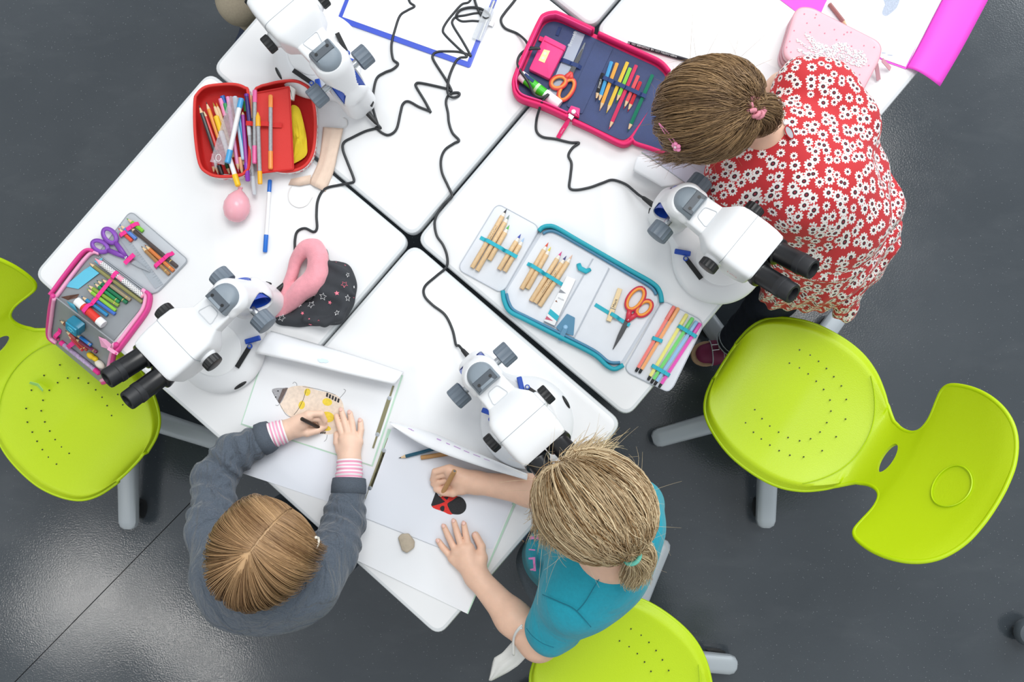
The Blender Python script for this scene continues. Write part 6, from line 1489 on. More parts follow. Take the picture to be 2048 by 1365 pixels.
s.cone(H(462, 1160, .83), H(590, 1175, .83), .075, .075, k=.05); s.cone(H(520, 1150, .83), H(556, 1120, .58), .098, .105, k=.05); s.cone(H(480, 1195, .80), H(560, 1190, .80), .068, .066, k=.04); s.cone(H(505, 1165, .885), H(505, 1165, .89), .055, .055, k=.03)
s.cone(H(448, 1140, .835), H(424, 1055, .79), .058, .050, k=.03); s.cone(H(424, 1055, .79), H(428, 962, T + .055), .050, .044, k=.02, wr=(.0062, 130, .2)); s.cone(H(428, 962, T + .055), H(470, 906, T + .043), .044, .041, k=.02, wr=(.0062, 170, 1.1)); s.cone(H(470, 906, T + .043), H(516, 884, T + .0365), .041, .0335, k=.015, wr=(.0034, 140, 2))
s.cone(H(628, 1165, .835), H(668, 1100, .78), .056, .049, k=.03); s.cone(H(668, 1100, .78), H(690, 1040, T + .055), .049, .042, k=.02, wr=(.0058, 150, .9)); s.cone(H(690, 1040, T + .055), H(697, 992, T + .040), .042, .0350, k=.015, wr=(.0042, 150, .3))
sw, Vs = cloth('sweater', s, .0050, M_SWEAT, k1, fold_noise(.0028, 34, 4))
for a, b, ra, rb in ((H(520, 881, T + .0365), H(545, 870, T + .0345), .0355, .0320), (H(697, 988, T + .039), H(698.5, 957, T + .0345), .0370, .0350)):
    a, b = Vector(a), Vector(b); obj('sleeve_cuff', MB().lathe([(ra * .9, -.001), (ra, .001), (ra, (b - a).length * .5), (rb, (b - a).length - .001), (rb * .94, (b - a).length), (rb * .80, (b - a).length - .001)], a, b - a, 32), M_SWC, sw, smooth=True)
cuff(sw, H(538, 873, T + .0345), H(571, 862, T + .0275), .0285, .0252, waves=5); cuff(sw, H(698, 965, T + .034), H(699, 921, T + .0255), .0300, .0258, waves=6)
s = SDF()
s.ell(tuple(pel1 + Vector((0, 0, .0))), (.105, .095, .09), k=.02)
for sg in (-1, 1): s.chain([tuple(pel1 + sv * .06 * sg), tuple(pel1 + sv * .07 * sg + hv * .03 + Vector((0, 0, -.26))), tuple(pel1 + sv * .07 * sg + Vector((0, 0, -.47)))], [.075, .058, .05], k=.03)
cloth('trousers', s, .010, mat('denim_dark', '#39434f', .85, var=.1, vscale=300), k1, fold_noise(.002, 30, 9))
for sg in (-1, 1):
    a = pel1 + sv * .07 * sg - hv * .04; a.z = 0; shoe(k1, a, a + hv * .19, mat('shoe_grey', '#5a5f66', .7))
hd1 = Head(C1 + U1 * .012 - F1 * .004, S1, F1, U1, (.076, .094, .092))
st, vl = parted_hair(hd1, 5200, .185)
M_H1 = hair_mat('hair_light_brown', '#6f4f30', '#cfa97c'); hair_object('hair', st, vl, M_H1, k1, .00075, .4, scalp_cap(hd1, -.002), ev=.95)
for px, py, c in ((468, 1046, '#a9d78c'), (627, 1092, '#e8e2d4')):
    c0 = W(px, py, 1.0); R = Matrix.Rotation(.7 if px < 500 else 1.2, 3, 'Z'); be = thing_ = obj('hair_band', MB().tube([c0 + R @ Vector((.016 * math.cos(q), .006 * math.sin(q), .005 * math.sin(2 * q))) for q in [2 * math.pi * k / 16 for k in range(17)]], .0028, 7, cap=False), mat('band_' + c[1:], c, .5), k1, smooth=True)
    for j, cc_ in enumerate(('#d9483c', '#f0c23a', '#57b8d8')): obj('bead', MB().ball(c0 + R @ Vector((-.010 + .010 * j, .004, .004)), .0034, 8, 6), pm(cc_), be, smooth=True)
pencil('short black pencil held by the child in the grey sweater', TT(650, 862, .0026), TT(603, 838, .063), '#2b221e', '#4a3a1e', r=.0042, n=8, cone=.017)

# ------------------------------------------------------------------ child in the turquoise T-shirt
k2 = thing('person', 'blonde child in a turquoise T-shirt colouring the bug', 'person', (W(1165, 1130, .6).x, W(1165, 1130, .6).y, 0))
S2, F2, U2 = head_frame((-79, -50), 40); C2 = W(1190, 1010, 1.075)
w2 = HT(952, 966, 27)
g2 = [[HT(893, 938, 40), HT(870, 944, 34), HT(866, 960, 20), HT(876, 974, 12)], [HT(896, 948, 32), HT(871, 953, 25), HT(867, 968, 14), HT(876, 977, 10)], [HT(902, 960, 24), HT(878, 965, 17), HT(875, 977, 11), HT(885, 983, 9)], [HT(910, 970, 18), HT(890, 976, 13), HT(890, 984, 9)]]
t2_ = [HT(924, 976, 24), HT(906, 986, 23), HT(888, 985, 16), HT(873, 979, 12)]
w2b = HT(953, 1154, 24)
f2 = [[HT(936, 1090, 21), HT(931, 1066, 16), HT(928, 1049, 10)], [HT(922, 1091, 23), HT(913, 1062, 17), HT(908, 1044, 10)], [HT(909, 1098, 20), HT(896, 1072, 15), HT(888, 1054, 10)], [HT(901, 1113, 16), HT(886, 1096, 13), HT(877, 1083, 10)]]
tb2 = [HT(962, 1117, 18), HT(963, 1094, 15), HT(951, 1071, 11)]
s = SDF(); hand(s, w2, .0225, HT(918, 956, 30), g2, t2_, .0165, .0078); s.cone(w2, H(1060, 982, T + .055), .0225, .031, k=.012); s.cone(H(1060, 982, T + .055), H(1150, 1010, T + .12), .031, .035, k=.02); va = s.mesh(.0021)
s = SDF(); hand(s, w2b, .0235, HT(933, 1122, 21), f2, tb2, .0155, .0074); s.cone(w2b, H(1025, 1236, T + .045), .0235, .034, k=.012); s.cone(H(1025, 1236, T + .045), H(1078, 1282, T + .055), .034, .039, k=.02); s.cone(H(1078, 1282, T + .055), H(1120, 1235, .82), .040, .042, k=.02); vb = s.mesh(.0021)
s = SDF(); add_head(s, C2, S2, F2, U2, .97); nk = H(1222, 1095, .91); s.cone(tuple(C2 - U2 * .05 - F2 * .02), nk, .047, .048, k=.03); s.cone(nk, H(1165, 1130, .60), .07, .085, k=.04)
s.chain([H(1135, 1215, .845), H(1115, 1240, .81)], [.043, .042], k=.02); s.chain([H(1258, 1040, .85), H(1205, 1012, .80), H(1150, 1010, T + .12)], [.034, .034, .034], k=.02)
pel2 = Vector(H(1150, 1125, .57)); hv2 = Vector((-.79, .61, 0)); sv2 = Vector((hv2.y, -hv2.x, 0))
for sg in (-1, 1): s.chain([tuple(pel2 + sv2 * .06 * sg), tuple(pel2 + sv2 * .07 * sg + hv2 * .03 + Vector((0, 0, -.26))), tuple(pel2 + sv2 * .07 * sg + Vector((0, 0, -.5)))], [.055, .045, .034], k=.02)
vc = s.mesh(.0075)
b2 = obj('body', join_vf(va, vb, vc), M_SK2, k2, smooth=True); nails(b2, f2 + [tb2]); face_parts(k2, C2, S2, F2, U2)
s = SDF()
s.cone(H(1150, 1195, .845), H(1262, 1045, .865), .068, .058, k=.05); s.cone(H(1205, 1120, .85), H(1155, 1120, .56), .098, .100, k=.05); s.cone(H(1178, 1168, .81), H(1240, 1085, .83), .072, .068, k=.04); s.cone(H(1205, 1140, .70), H(1185, 1130, .56), .075, .085, k=.04); s.cone(H(1110, 1105, .66), H(1100, 1120, .58), .058, .062, k=.04)
s.cone(H(1150, 1200, .85), H(1108, 1252, .775), .060, .0575, k=.025, wr=(.0025, 60, .4)); s.cone(H(1262, 1045, .865), H(1276, 1012, .80), .056, .050, k=.03)
M_TEAL = mat('turquoise_jersey', '#109cb2', .85, var=.05, vscale=160, bump=.25, bscale=900, sheen=.15, fold=.30, fscale=16, fdir=.9)
ts, Vt = cloth('t_shirt', s, .0045, M_TEAL, k2, fold_noise(.0022, 26, 12))
# sleeve hem and pink print
ha, hb2 = Vector(H(1118, 1240, .79)), Vector(H(1099, 1262, .758)); hx = (hb2 - ha).normalized(); u_ = hx.orthogonal().normalized(); w_ = hx.cross(u_)
def drape(V, pts, w, m, nm, lift=.0012, z0=.75):
    P = []
    for x, y in pts:
        q = on_surface(V[V[:, 2] > .5], W(x, y, z0), .010)
        if q: P.append(q[0] + q[1] * lift)
    if len(P) > 1: return obj(nm, MB().tube(P, w, 6), m, ts, smooth=True)
M_SEAM = mat('turquoise_seam', '#0d7288', .85)
def surf_px(V, pts, cam_=(0, 0, CAM_Z)):
    """points of a cloth that the photograph shows at the given pixels (nearest along the view ray)"""
    o = []; c = np.array(cam_)
    for x, y in pts:
        d = np.array(RWC.transposed() @ Vector(((x - CX) / FPX, -(y - CY) / FPX, -1.0))); d /= np.linalg.norm(d)
        r = V - c; t = r @ d; e = np.linalg.norm(r - t[:, None] * d, axis=1); k = e < .012
        if not k.any(): continue
        tm = t[k].min(); o.append(Vector(c + d * (tm - .0012)))
    return o
for pts in ([(1085, 1190), (1120, 1205), (1150, 1220), (1182, 1255)], [(1205, 1148), (1190, 1172), (1170, 1205), (1155, 1222)], [(1186, 1128), (1205, 1146), (1225, 1148), (1250, 1138)], [(1053, 1258), (1066, 1274), (1086, 1288), (1108, 1296)]):
    P = surf_px(Vt, pts)
    if len(P) > 2: obj('seam', MB().tube(catmull(P, 5), .0009, 6), M_SEAM, ts, smooth=True)
M_PRT = mat('pink_flock', '#e88fd0', .85)
def cpr(x, y): return (1030 + x / 8.53, 1040 + y / 8.53)
for quad in (((250, 285), (340, 290), (345, 330), (250, 340)), ((380, 260), (500, 180), (540, 230), (450, 370), (400, 340), (350, 330)), ((300, 640), (345, 640), (345, 760), (310, 760)), ((310, 760), (350, 750), (358, 880), (318, 880)), ((235, 500), (345, 510), (345, 530), (235, 520)), ((230, 650), (330, 640), (335, 680), (232, 680)), ((255, 845), (320, 830), (325, 870), (262, 868))):
    P = surf_px(Vt, [cpr(*p) for p in quad])
    if len(P) == len(quad): obj('shirt_print', MB().add(P, [tuple(range(len(P)))]), M_PRT, ts, smooth=False, fix=False)
s = SDF(); s.ell(tuple(pel2), (.10, .10, .09), k=.02); s.ell(H(1085, 1125, .55), (.06, .06, .07), k=.03)
for sg in (-1, 1): s.chain([tuple(pel2 + sv2 * .06 * sg), tuple(pel2 + sv2 * .07 * sg + hv2 * .03 + Vector((0, 0, -.26))), tuple(pel2 + sv2 * .07 * sg + Vector((0, 0, -.47)))], [.072, .058, .048], k=.03)
cloth('jeans', s, .008, mat('denim_grey', '#5a646e', .85, var=.12, vscale=260, bump=.2, bscale=800), k2, fold_noise(.002, 30, 19))
for sg in (-1, 1):
    a = pel2 + sv2 * .07 * sg - hv2 * .04; a.z = 0; shoe(k2, a, a + hv2 * .19, mat('shoe_navy', '#2f3a52', .7))
hd2 = Head(C2 + U2 * .012 - F2 * .004, S2, F2, U2, (.0735, .092, .090))
tieW = np.array(W(1248, 1092, 1.085)); tl = hd2.loc(tieW[None])[0]; tdir = tl / hd2.r; tdir = tdir / np.linalg.norm(tdir); tie2 = hd2.wor((tdir * (hd2.r + .006))[None])[0]
st, vl = tied_hair(hd2, 5000, tdir, puff=.024, mess=.75, seed=21)
tw = Vector(tie2); tout = Vector(W(1275, 1122, 1.05)) 
s_t, v_t = tail_hair([tw, tw.lerp(tout, .6) + Vector((0, 0, .012)), Vector(W(1276, 1128, 1.02)), Vector(W(1266, 1152, .99)), Vector(W(1270, 1170, .96))], [.007, .010, .026, .023, .010], 900, curl=.008)
# curls beside the tie
s_c, v_c = tail_hair([tw, Vector(W(1275, 1090, 1.03)), Vector(W(1296, 1095, 1.02)), Vector(W(1302, 1120, 1.0)), Vector(W(1290, 1150, .98)), Vector(W(1296, 1166, .96))], [.006, .010, .010, .010, .010, .006], 260, curl=.006)
# wisps: loose hair at the front and sides
v = scalp_points(90, .0); wisps = []
for q in v:
    p = hd2.wor((q * (hd2.r + .010))[None])[0]; dirw = hd2.R.T @ (np.array([q[0], .5 * q[1] + .3, -.4]) + rng.normal(0, .5, 3)); dirw /= np.linalg.norm(dirw); L = rng.uniform(.03, .06); b_ = rng.normal(0, .9, 3)
    wisps.append([p + dirw * L * f + b_ * L * f * f * .6 + np.array([0, 0, -.25]) * L * f * f for f in np.linspace(0, 1, 12)])
front = []
for _ in range(700):
    sd_ = rng.choice([-1, 1], p=[.75, .25]); q = np.array([sd_ * rng.uniform(.35, .95), rng.uniform(.15, .75), rng.uniform(.0, .75)]); q /= np.linalg.norm(q)
    P = q * (hd2.r + .006); path = [P]; dr_ = np.array([sd_ * .5, .15, -.6]) + rng.normal(0, .10, 3)
    for i in range(11):
        P = P + dr_ / np.linalg.norm(dr_) * .0105 + np.array([0, .0015, 0]); P = push_out(P[None], hd2.r, .006 + .008 * rng.random())[0]; path.append(P); dr_ = dr_ + np.array([-sd_ * .045, .02, -.03])
    front.append(hd2.wor(np.array(path)))
allS = np.concatenate([st, s_t, s_c, np.array(wisps), np.array(front)]); allV = np.concatenate([vl, v_t + .1, v_c + .1, rng.uniform(.5, 1, len(wisps)), rng.uniform(.3, 1, len(front))])
M_H2 = hair_mat('hair_blonde', '#8d6a40', '#fbe6bd'); hair_object('hair', allS, np.clip(allV, 0, 1), M_H2, k2, .00078, .35, scalp_cap(hd2, .003), np.concatenate([np.ones(len(st) + len(s_t) + len(s_c)), np.full(len(wisps), .38), np.full(len(front), .8)]))
ob = Vector(tie2); od = (tout - ob).normalized(); ou = od.orthogonal().normalized(); ow = od.cross(ou)
obj('hair_tie', MB().tube([ob + (ob - Vector(hd2.C)).normalized() * .011 + od * .010 + (ou * math.cos(q) + ow * math.sin(q)) * .0140 for q in [2 * math.pi * k / 20 for k in range(21)]], .0042, 8, cap=False), mat('tie_mint', '#6fcbb6', .8, bump=.4, bscale=900), k2, smooth=True)
rod('pencil', 'natural wood pencil held by the blonde child', 'pencil', TT(880, 996, .0042), TT(909, 943, .075), [('lead_point', M_INK, [(.0002, 0), (.0018, .05)], 8), ('sharpened_cone', M_WOOD, [(.0018, .05), (.0048, .19)], 12), ('barrel', mat('pencil_tan', '', .5), [(.0050, .19), (.0050, 1.0)], 12), ('core_end', mat('core_grey', '#6f6f70', .5), [(.0030, 1.0), (.0030, 1.003)], 12)], 12)
# mask hanging from the elbow
wm = thing('face_mask', 'white folded mask hanging from the elbow of the blonde child', 'face mask', W(1015, 1320, T - .06))
def cmk(x, y): return (970 + x / 7.38, 1180 + y / 7.38)
ra = [cmk(*p) for p in ((60, 1340), (95, 1180), (130, 1010), (260, 930), (330, 850), (400, 770))]; rb = [cmk(*p) for p in ((90, 1345), (200, 1290), (340, 1220), (490, 1120), (560, 1050), (635, 962))]
rows = []
for i in range(13):
    u = i / 12 * 5; j = min(int(u), 4); f = u - j; a = lerp2(ra[j], ra[j + 1], f); b = lerp2(rb[j], rb[j + 1], f); zz = T - .045 + .07 * (i / 12)
    rows.append([W(*lerp2(a, b, v), zz + .010 * math.sin(math.pi * v) + .003 * math.sin(11 * v + 3 * i / 12)) for v in [k / 8 for k in range(9)]])
M_WM = mat('mask_white', '#e6e6e2', .85, bump=.15, bscale=500)
obj('mask_sheet', MB().sheet(rows, .0010), M_WM, wm, smooth=True)
for o_ in (0, 10): obj('ear_loop', MB().tube(catmull([W(*cmk(415 + o_, 960 + o_), T + .045), W(*cmk(415 + o_, 760), T + .075), W(*cmk(440 + o_, 660), T + .098), W(*cmk(490 + o_, 580 + o_), T + .114), W(*cmk(545, 525 + o_ * 4), T + .122)], 6), .0020, 6), M_WM, wm, smooth=True)

# ------------------------------------------------------------------ child in the red dress
k3 = thing('person', 'child in a red daisy dress bending over the table', 'person', (W(1640, 480, .6).x, W(1640, 480, .6).y, 0))
S3, F3, U3 = head_frame((-105, 18), 62); C3 = W(1428, 222, .955)
s = SDF(); add_head(s, C3, S3, F3, U3); nk = H(1545, 278, .880); s.cone(tuple(C3 - U3 * .045 - F3 * .025), nk, .042, .038, k=.03); s.cone(nk, H(1580, 310, .84), .038, .05, k=.03); s.cone(H(1580, 310, .84), H(1680, 440, .66), .05, .07, k=.03)
s.chain([H(1456, 345, .79), H(1450, 318, T + .085), H(1408, 292, T + .045)], [.032, .028, .024], k=.02); s.chain([H(1600, 170, .84), H(1566, 178, T + .09), H(1480, 245, T + .045)], [.036, .032, .026], k=.02)
hips = [Vector(H(1650, 515, .55)), Vector(H(1678, 475, .55))]
s.chain([tuple(hips[0]), H(1543, 600, .38), H(1464, 686, .19)], [.055, .042, .034], k=.02); fl2 = hips[1].copy(); fl2.z = .08; s.chain([tuple(hips[1]), tuple(hips[1] + Vector((0, 0, -.22))), tuple(fl2)], [.055, .042, .034], k=.02)
vc = s.mesh(.007)
lh = SDF(); hand(lh, HT(1408, 298, 24), .022, HT(1396, 290, 22), [[HT(1388, 282, 20), HT(1378, 280, 16), HT(1372, 284, 10)], [HT(1386, 288, 20), HT(1376, 288, 15), HT(1371, 293, 10)], [HT(1387, 295, 18), HT(1378, 297, 13), HT(1374, 302, 9)], [HT(1390, 302, 16), HT(1382, 305, 12), HT(1379, 310, 9)]], [HT(1398, 278, 20), HT(1388, 272, 15), HT(1380, 271, 11)], .013, .0078); lh.cone(HT(1408, 298, 24), H(1445, 318, T + .06), .022, .026, k=.01)
rh = SDF(); hand(rh, HT(1488, 240, 24), .022, HT(1475, 246, 22), [[HT(1464, 240, 20), HT(1455, 236, 16), HT(1448, 238, 10)], [HT(1463, 247, 20), HT(1453, 246, 15), HT(1446, 249, 10)], [HT(1465, 254, 18), HT(1456, 256, 13), HT(1450, 260, 9)], [HT(1469, 261, 16), HT(1461, 264, 12), HT(1457, 268, 9)]], [HT(1474, 232, 20), HT(1465, 226, 15), HT(1457, 225, 11)], .013, .0078)
b3 = obj('body', join_vf(vc, lh.mesh(.002), rh.mesh(.002)), M_SK3, k3, smooth=True); face_parts(k3, C3, S3, F3, U3)
def daisy_mat():
    m = bpy.data.materials.new('red_daisy_print'); m.use_nodes = True; nt = m.node_tree; b = nt.nodes['Principled BSDF']; L = nt.links
    def N(t, **kw):
        n = nt.nodes.new(t)
        for k, v in kw.items(): setattr(n, k, v)
        return n
    def M(op, a, b_=None, c=None):
        n = N('ShaderNodeMath', operation=op)
        for i, x in enumerate((a, b_, c)):
            if x is None: continue
            if isinstance(x, (int, float)): n.inputs[i].default_value = x
            else: L.new(x, n.inputs[i])
        return n.outputs[0]
    tc = N('ShaderNodeTexCoord'); col = None
    red = N('ShaderNodeTexNoise'); red.inputs['Scale'].default_value = 14; L.new(tc.outputs['Object'], red.inputs['Vector'])
    cr = N('ShaderNodeValToRGB'); cr.color_ramp.elements[0].color = (.47, .018, .026, 1); cr.color_ramp.elements[1].color = (.58, .026, .032, 1); L.new(red.outputs[0], cr.inputs[0]); cur = cr.outputs[0]
    ge = N('ShaderNodeNewGeometry'); na = N('ShaderNodeVectorMath', operation='ABSOLUTE'); L.new(ge.outputs['Normal'], na.inputs[0]); ns = N('ShaderNodeSeparateXYZ'); L.new(na.outputs[0], ns.inputs[0])
    ps = N('ShaderNodeSeparateXYZ'); L.new(tc.outputs['Object'], ps.inputs[0])
    def comb(a, b_, o):
        n = N('ShaderNodeCombineXYZ'); L.new(a, n.inputs[0]); L.new(b_, n.inputs[1]); v = N('ShaderNodeVectorMath', operation='ADD'); L.new(n.outputs[0], v.inputs[0]); v.inputs[1].default_value = (o, o * .7, 0); return v.outputs[0]
    def pick(f, a, b_):
        x = N('ShaderNodeMix', data_type='VECTOR'); L.new(f, x.inputs[0]); L.new(a, x.inputs[4]); L.new(b_, x.inputs[5]); return x.outputs[1]
    side = pick(M('GREATER_THAN', ns.outputs[0], ns.outputs[1]), comb(ps.outputs[0], ps.outputs[2], 13.0), comb(ps.outputs[1], ps.outputs[2], 7.0))
    uv = pick(M('GREATER_THAN', ns.outputs[2], .52), side, comb(ps.outputs[0], ps.outputs[1], 0.0))
    wn = N('ShaderNodeTexNoise'); wn.inputs['Scale'].default_value = 60
    vo = N('ShaderNodeTexVoronoi', voronoi_dimensions='2D'); vo.inputs['Scale'].default_value = 50; vo.inputs['Randomness'].default_value = .82; L.new(uv, vo.inputs['Vector'])
    wh = N('ShaderNodeTexWhiteNoise', noise_dimensions='2D'); L.new(vo.outputs['Position'], wh.inputs['Vector'])
    rad = M('ADD', M('MULTIPLY', wh.outputs['Value'], .24), .35)
    sb = N('ShaderNodeVectorMath', operation='SUBTRACT'); L.new(uv, sb.inputs[0]); L.new(vo.outputs['Position'], sb.inputs[1]); sp = N('ShaderNodeSeparateXYZ'); L.new(sb.outputs[0], sp.inputs[0])
    ang = M('ADD', M('ARCTAN2', sp.outputs[1], sp.outputs[0]), M('MULTIPLY', wh.outputs['Value'], 9.0)); d = vo.outputs['Distance']
    pet = M('MULTIPLY', M('ADD', M('MULTIPLY', M('ABSOLUTE', M('SINE', M('MULTIPLY', ang, 5.0))), .36), .64), rad)
    for f, c in ((M('LESS_THAN', d, pet), (.82, .79, .77, 1)), (M('LESS_THAN', d, M('MULTIPLY', rad, .36)), (.03, .012, .018, 1)), (M('LESS_THAN', d, M('MULTIPLY', rad, .17)), (.30, .02, .04, 1))):
        mx = N('ShaderNodeMix', data_type='RGBA'); L.new(f, mx.inputs[0]); L.new(cur, mx.inputs[6]); mx.inputs[7].default_value = c; cur = mx.outputs[2]
    L.new(cur, b.inputs['Base Color']); b.inputs['Roughness'].default_value = .8; b.inputs['Sheen Weight'].default_value = .1
    return m
s = SDF()
s.cone(H(1462, 372, .79), H(1640, 188, .845), .052, .060, k=.06); s.cone(H(1552, 312, .83), H(1625, 370, .84), .082, .10, k=.06); s.cone(H(1582, 280, .848), H(1592, 308, .85), .062, .076, k=.04); s.cone(H(1525, 405, .765), H(1690, 260, .81), .058, .070, k=.06); s.cone(H(1620, 370, .82), H(1680, 430, .76), .10, .10, k=.06)
s.cone(H(1598, 452, .745), H(1712, 345, .75), .055, .066, k=.04); s.cone(H(1592, 508, .66), H(1748, 415, .68), .062, .064, k=.035); s.cone(H(1570, 555, .57), H(1745, 470, .58), .058, .066, k=.035); s.cone(H(1555, 585, .51), H(1630, 575, .50), .040, .050, k=.04); s.cone(H(1630, 570, .52), H(1725, 530, .52), .055, .055, k=.04); s.cone(H(1690, 590, .49), H(1688, 622, .455), .040, .026, k=.03); s.cone(H(1650, 520, .62), H(1640, 470, .70), .10, .10, k=.05)
s.cone(H(1600, 165, .855), H(1655, 175, .845), .042, .046, k=.03); s.cone(H(1572, 185, .84), H(1600, 165, .845), .026, .036, k=.02, wr=(.004, 220, .3)); s.cone(H(1436, 352, .78), H(1462, 408, .75), .028, .034, k=.03); s.cone(H(1440, 330, .80), H(1460, 372, .79), .026, .042, k=.02)
def dress_disp(P): return fold_noise(.0030, 22, 31)(P) + .0035 * np.sin(150 * P[:, 0] - 120 * P[:, 1]) * np.clip((.72 - P[:, 2]) / .08, 0, 1) - .006 * np.exp(-((P[:, 2] - .735) / .012) ** 2)
dr3, Vd = cloth('dress', s, .0045, daisy_mat(), k3, dress_disp)
# keyhole opening and pearl button on the back
kp = surf_px(Vd, [(1571, 245), (1577, 262), (1584, 272)])
if len(kp) == 3:
    n_ = Vector((0, 0, 1)); d_ = (kp[2] - kp[0]).normalized(); sd_ = d_.cross(n_).normalized()
    el = [kp[1] + d_ * .004 + d_ * (.015 * math.cos(q)) + sd_ * (.0065 * math.sin(q)) + n_ * .0012 for q in [2 * math.pi * k / 18 for k in range(18)]]
    obj('keyhole', MB().add(el, [tuple(range(18))]), mat('vest_grey', '#aeb2b8', .8), dr3, smooth=False, fix=False); obj('keyhole_trim', MB().tube(el + [el[0]], .0012, 6, cap=False), mat('trim_red', '#b3161c', .8), dr3, smooth=True)
    obj('button', MB().lathe([(.0055, 0), (.0058, .0015), (.004, .0028)], kp[0] + n_ * .001, n_, 18), mat('pearl', '#e9e6e4', .2), dr3)
M_NAVY = mat('navy_leggings', '#141c2c', .85, var=.12, vscale=120, bump=.2, bscale=700)
s = SDF(); s.chain([tuple(hips[0]), H(1543, 600, .38), H(1470, 681, .21)], [.066, .050, .042], k=.03, wr=(.003, 120, .5)); s.chain([tuple(hips[1]), tuple(hips[1] + Vector((0, 0, -.22))), tuple(fl2 + Vector((0, 0, .03)))], [.066, .052, .044], k=.03, wr=(.003, 120, .5)); s.ell(tuple((hips[0] + hips[1]) / 2 + Vector((0, 0, .03))), (.06, .06, .06), k=.04)
cloth('leggings', s, .005, M_NAVY, k3)
for f in (.0, .014): 
    a = Vector(H(1470, 681, .21)); d_ = (Vector(H(1543, 600, .38)) - a).normalized(); u_ = d_.orthogonal().normalized(); w_ = d_.cross(u_)
    obj('cuff_stripe', MB().tube([a + d_ * (-.012 + f) + (u_ * math.cos(q) + w_ * math.sin(q)) * .0445 for q in [2 * math.pi * k / 24 for k in range(25)]], .0014, 6, cap=False), mat('stripe_silver', '#b9c2c8', .5), k3, smooth=True)
M_PLUM = mat('plum_leather', '#7e1f4c', .55)
heel = W(1492, 700, .104); toe = W(1382, 712, .104)
sh3, sdv, ssv = shoe(k3, heel, toe, M_PLUM, .104)
for f in (.42, .62):
    c0 = heel.lerp(toe, f); P = [c0 + ssv * (.034 * math.cos(q)) + Vector((0, 0, .028 + .042 * math.sin(q))) for q in [math.pi * k / 14 for k in range(15)]]
    stp = obj('strap', MB().ribbon(P, .014, .0022, sides=[sdv] * 15), M_PLUM, sh3); c1_ = c0 + ssv * -.012 + Vector((0, 0, .0715))
    obj('buckle', MB().tube([c1_ + sdv * x + ssv * y for x, y in ((-.009, -.007), (.009, -.007), (.009, .007), (-.009, .007), (-.009, -.007))], .0013, 6), M_STEEL, stp)
    obj('piping', MB().tube([p + sdv * .0085 + Vector((0, 0, .001)) for p in P], .0014, 6), mat('stripe_silver', '', .5), stp)
h4 = hips[1] + Vector((0, 0, 0)); a = Vector((h4.x + .04, h4.y - .02, 0)); shoe(k3, a, a + Vector((-.16, .09, 0)), M_PLUM)
hd3 = Head(C3 + U3 * .012 - F3 * .004, S3, F3, U3, (.078, .096, .093))
tieW = np.array(W(1482, 212, 1.02)); tl = hd3.loc(tieW[None])[0]; tdir = tl / hd3.r; tdir /= np.linalg.norm(tdir); tie3 = hd3.wor((tdir * (hd3.r + .008))[None])[0]
st, vl = tied_hair(hd3, 5200, tdir, puff=.020, mess=.20, seed=41)
tw = Vector(tie3); s_t, v_t = tail_hair([tw, Vector(W(1500, 214, 1.035)), Vector(W(1520, 214, 1.02)), Vector(W(1536, 222, .995)), Vector(W(1533, 245, .965)), Vector(W(1512, 268, .945))], [.008, .011, .027, .032, .024, .008], 1100, curl=.004)
loose = []
for _ in range(420):
    q = np.array([rng.uniform(.2, .95), rng.uniform(-.2, .6), rng.uniform(-.35, .3)]) * np.array([1, 1, 1]); q /= np.linalg.norm(q); side3 = 1 if hd3.wor((np.array([1, 0, 0]) * hd3.r)[None])[0][1] < hd3.C[1] else -1; q[0] *= side3
    P = q * (hd3.r + .008); path = [hd3.wor(P[None])[0]]; tgt = np.array(W(1350 + rng.normal(0, 26), 318 + rng.normal(0, 8), .86))
    p0 = path[0]; md = p0 * .5 + tgt * .5 + np.array([0, 0, .02]) + rng.normal(0, .006, 3)
    loose.append([p0 * (1 - f) ** 2 + md * 2 * f * (1 - f) + tgt * f * f for f in np.linspace(0, 1, 12)])
wisps = []
for q in scalp_points(70, .0):
    p = hd3.wor((q * (hd3.r + .010))[None])[0]; dirw = hd3.R.T @ (np.array([q[0], .6 * q[1] + .3, -.2]) + rng.normal(0, .4, 3)); dirw /= np.linalg.norm(dirw); L = rng.uniform(.02, .05); b_ = rng.normal(0, .8, 3)
    wisps.append([p + dirw * L * f + b_ * L * f * f * .6 for f in np.linspace(0, 1, 12)])
M_H3 = hair_mat('hair_brown', '#57402c', '#b8966c'); hair_object('hair', np.concatenate([st, s_t, np.array(loose), np.array(wisps)]), np.clip(np.concatenate([vl, v_t, rng.uniform(.2, .8, len(loose)), rng.uniform(.4, .9, len(wisps))]), 0, 1), M_H3, k3, .00078, .35, scalp_cap(hd3, .003), np.concatenate([np.ones(len(st) + len(s_t) + len(loose)), np.full(len(wisps), .4)]))
sc3 = thing_ = None
od = (Vector(W(1500, 214, 1.035)) - tw).normalized(); ou = od.orthogonal().normalized(); ow = od.cross(ou)
rg = []; up_t = (tw - Vector(hd3.C)).normalized()
for k in range(61):
    q = 2 * math.pi * k / 60; rg.append(tw + up_t * .015 + od * (.012 + .006 * math.sin(9 * q)) + (ou * math.cos(q) + ow * math.sin(q)) * (.0170 + .0038 * math.cos(9 * q)))
obj('scrunchie', MB().tube(rg, .0042, 8, cap=False), mat('scrunchie_pink', '#d98a98', .75, var=.2, vscale=300), k3, smooth=True)
cA, cB = [Vector(hd3.wor(((lambda u: u / np.linalg.norm(u))(hd3.loc(np.array(W(x, y, .99))[None])[0] / hd3.r) * (hd3.r + .022))[None])[0]) for x, y in ((1358, 236), (1372, 272))]
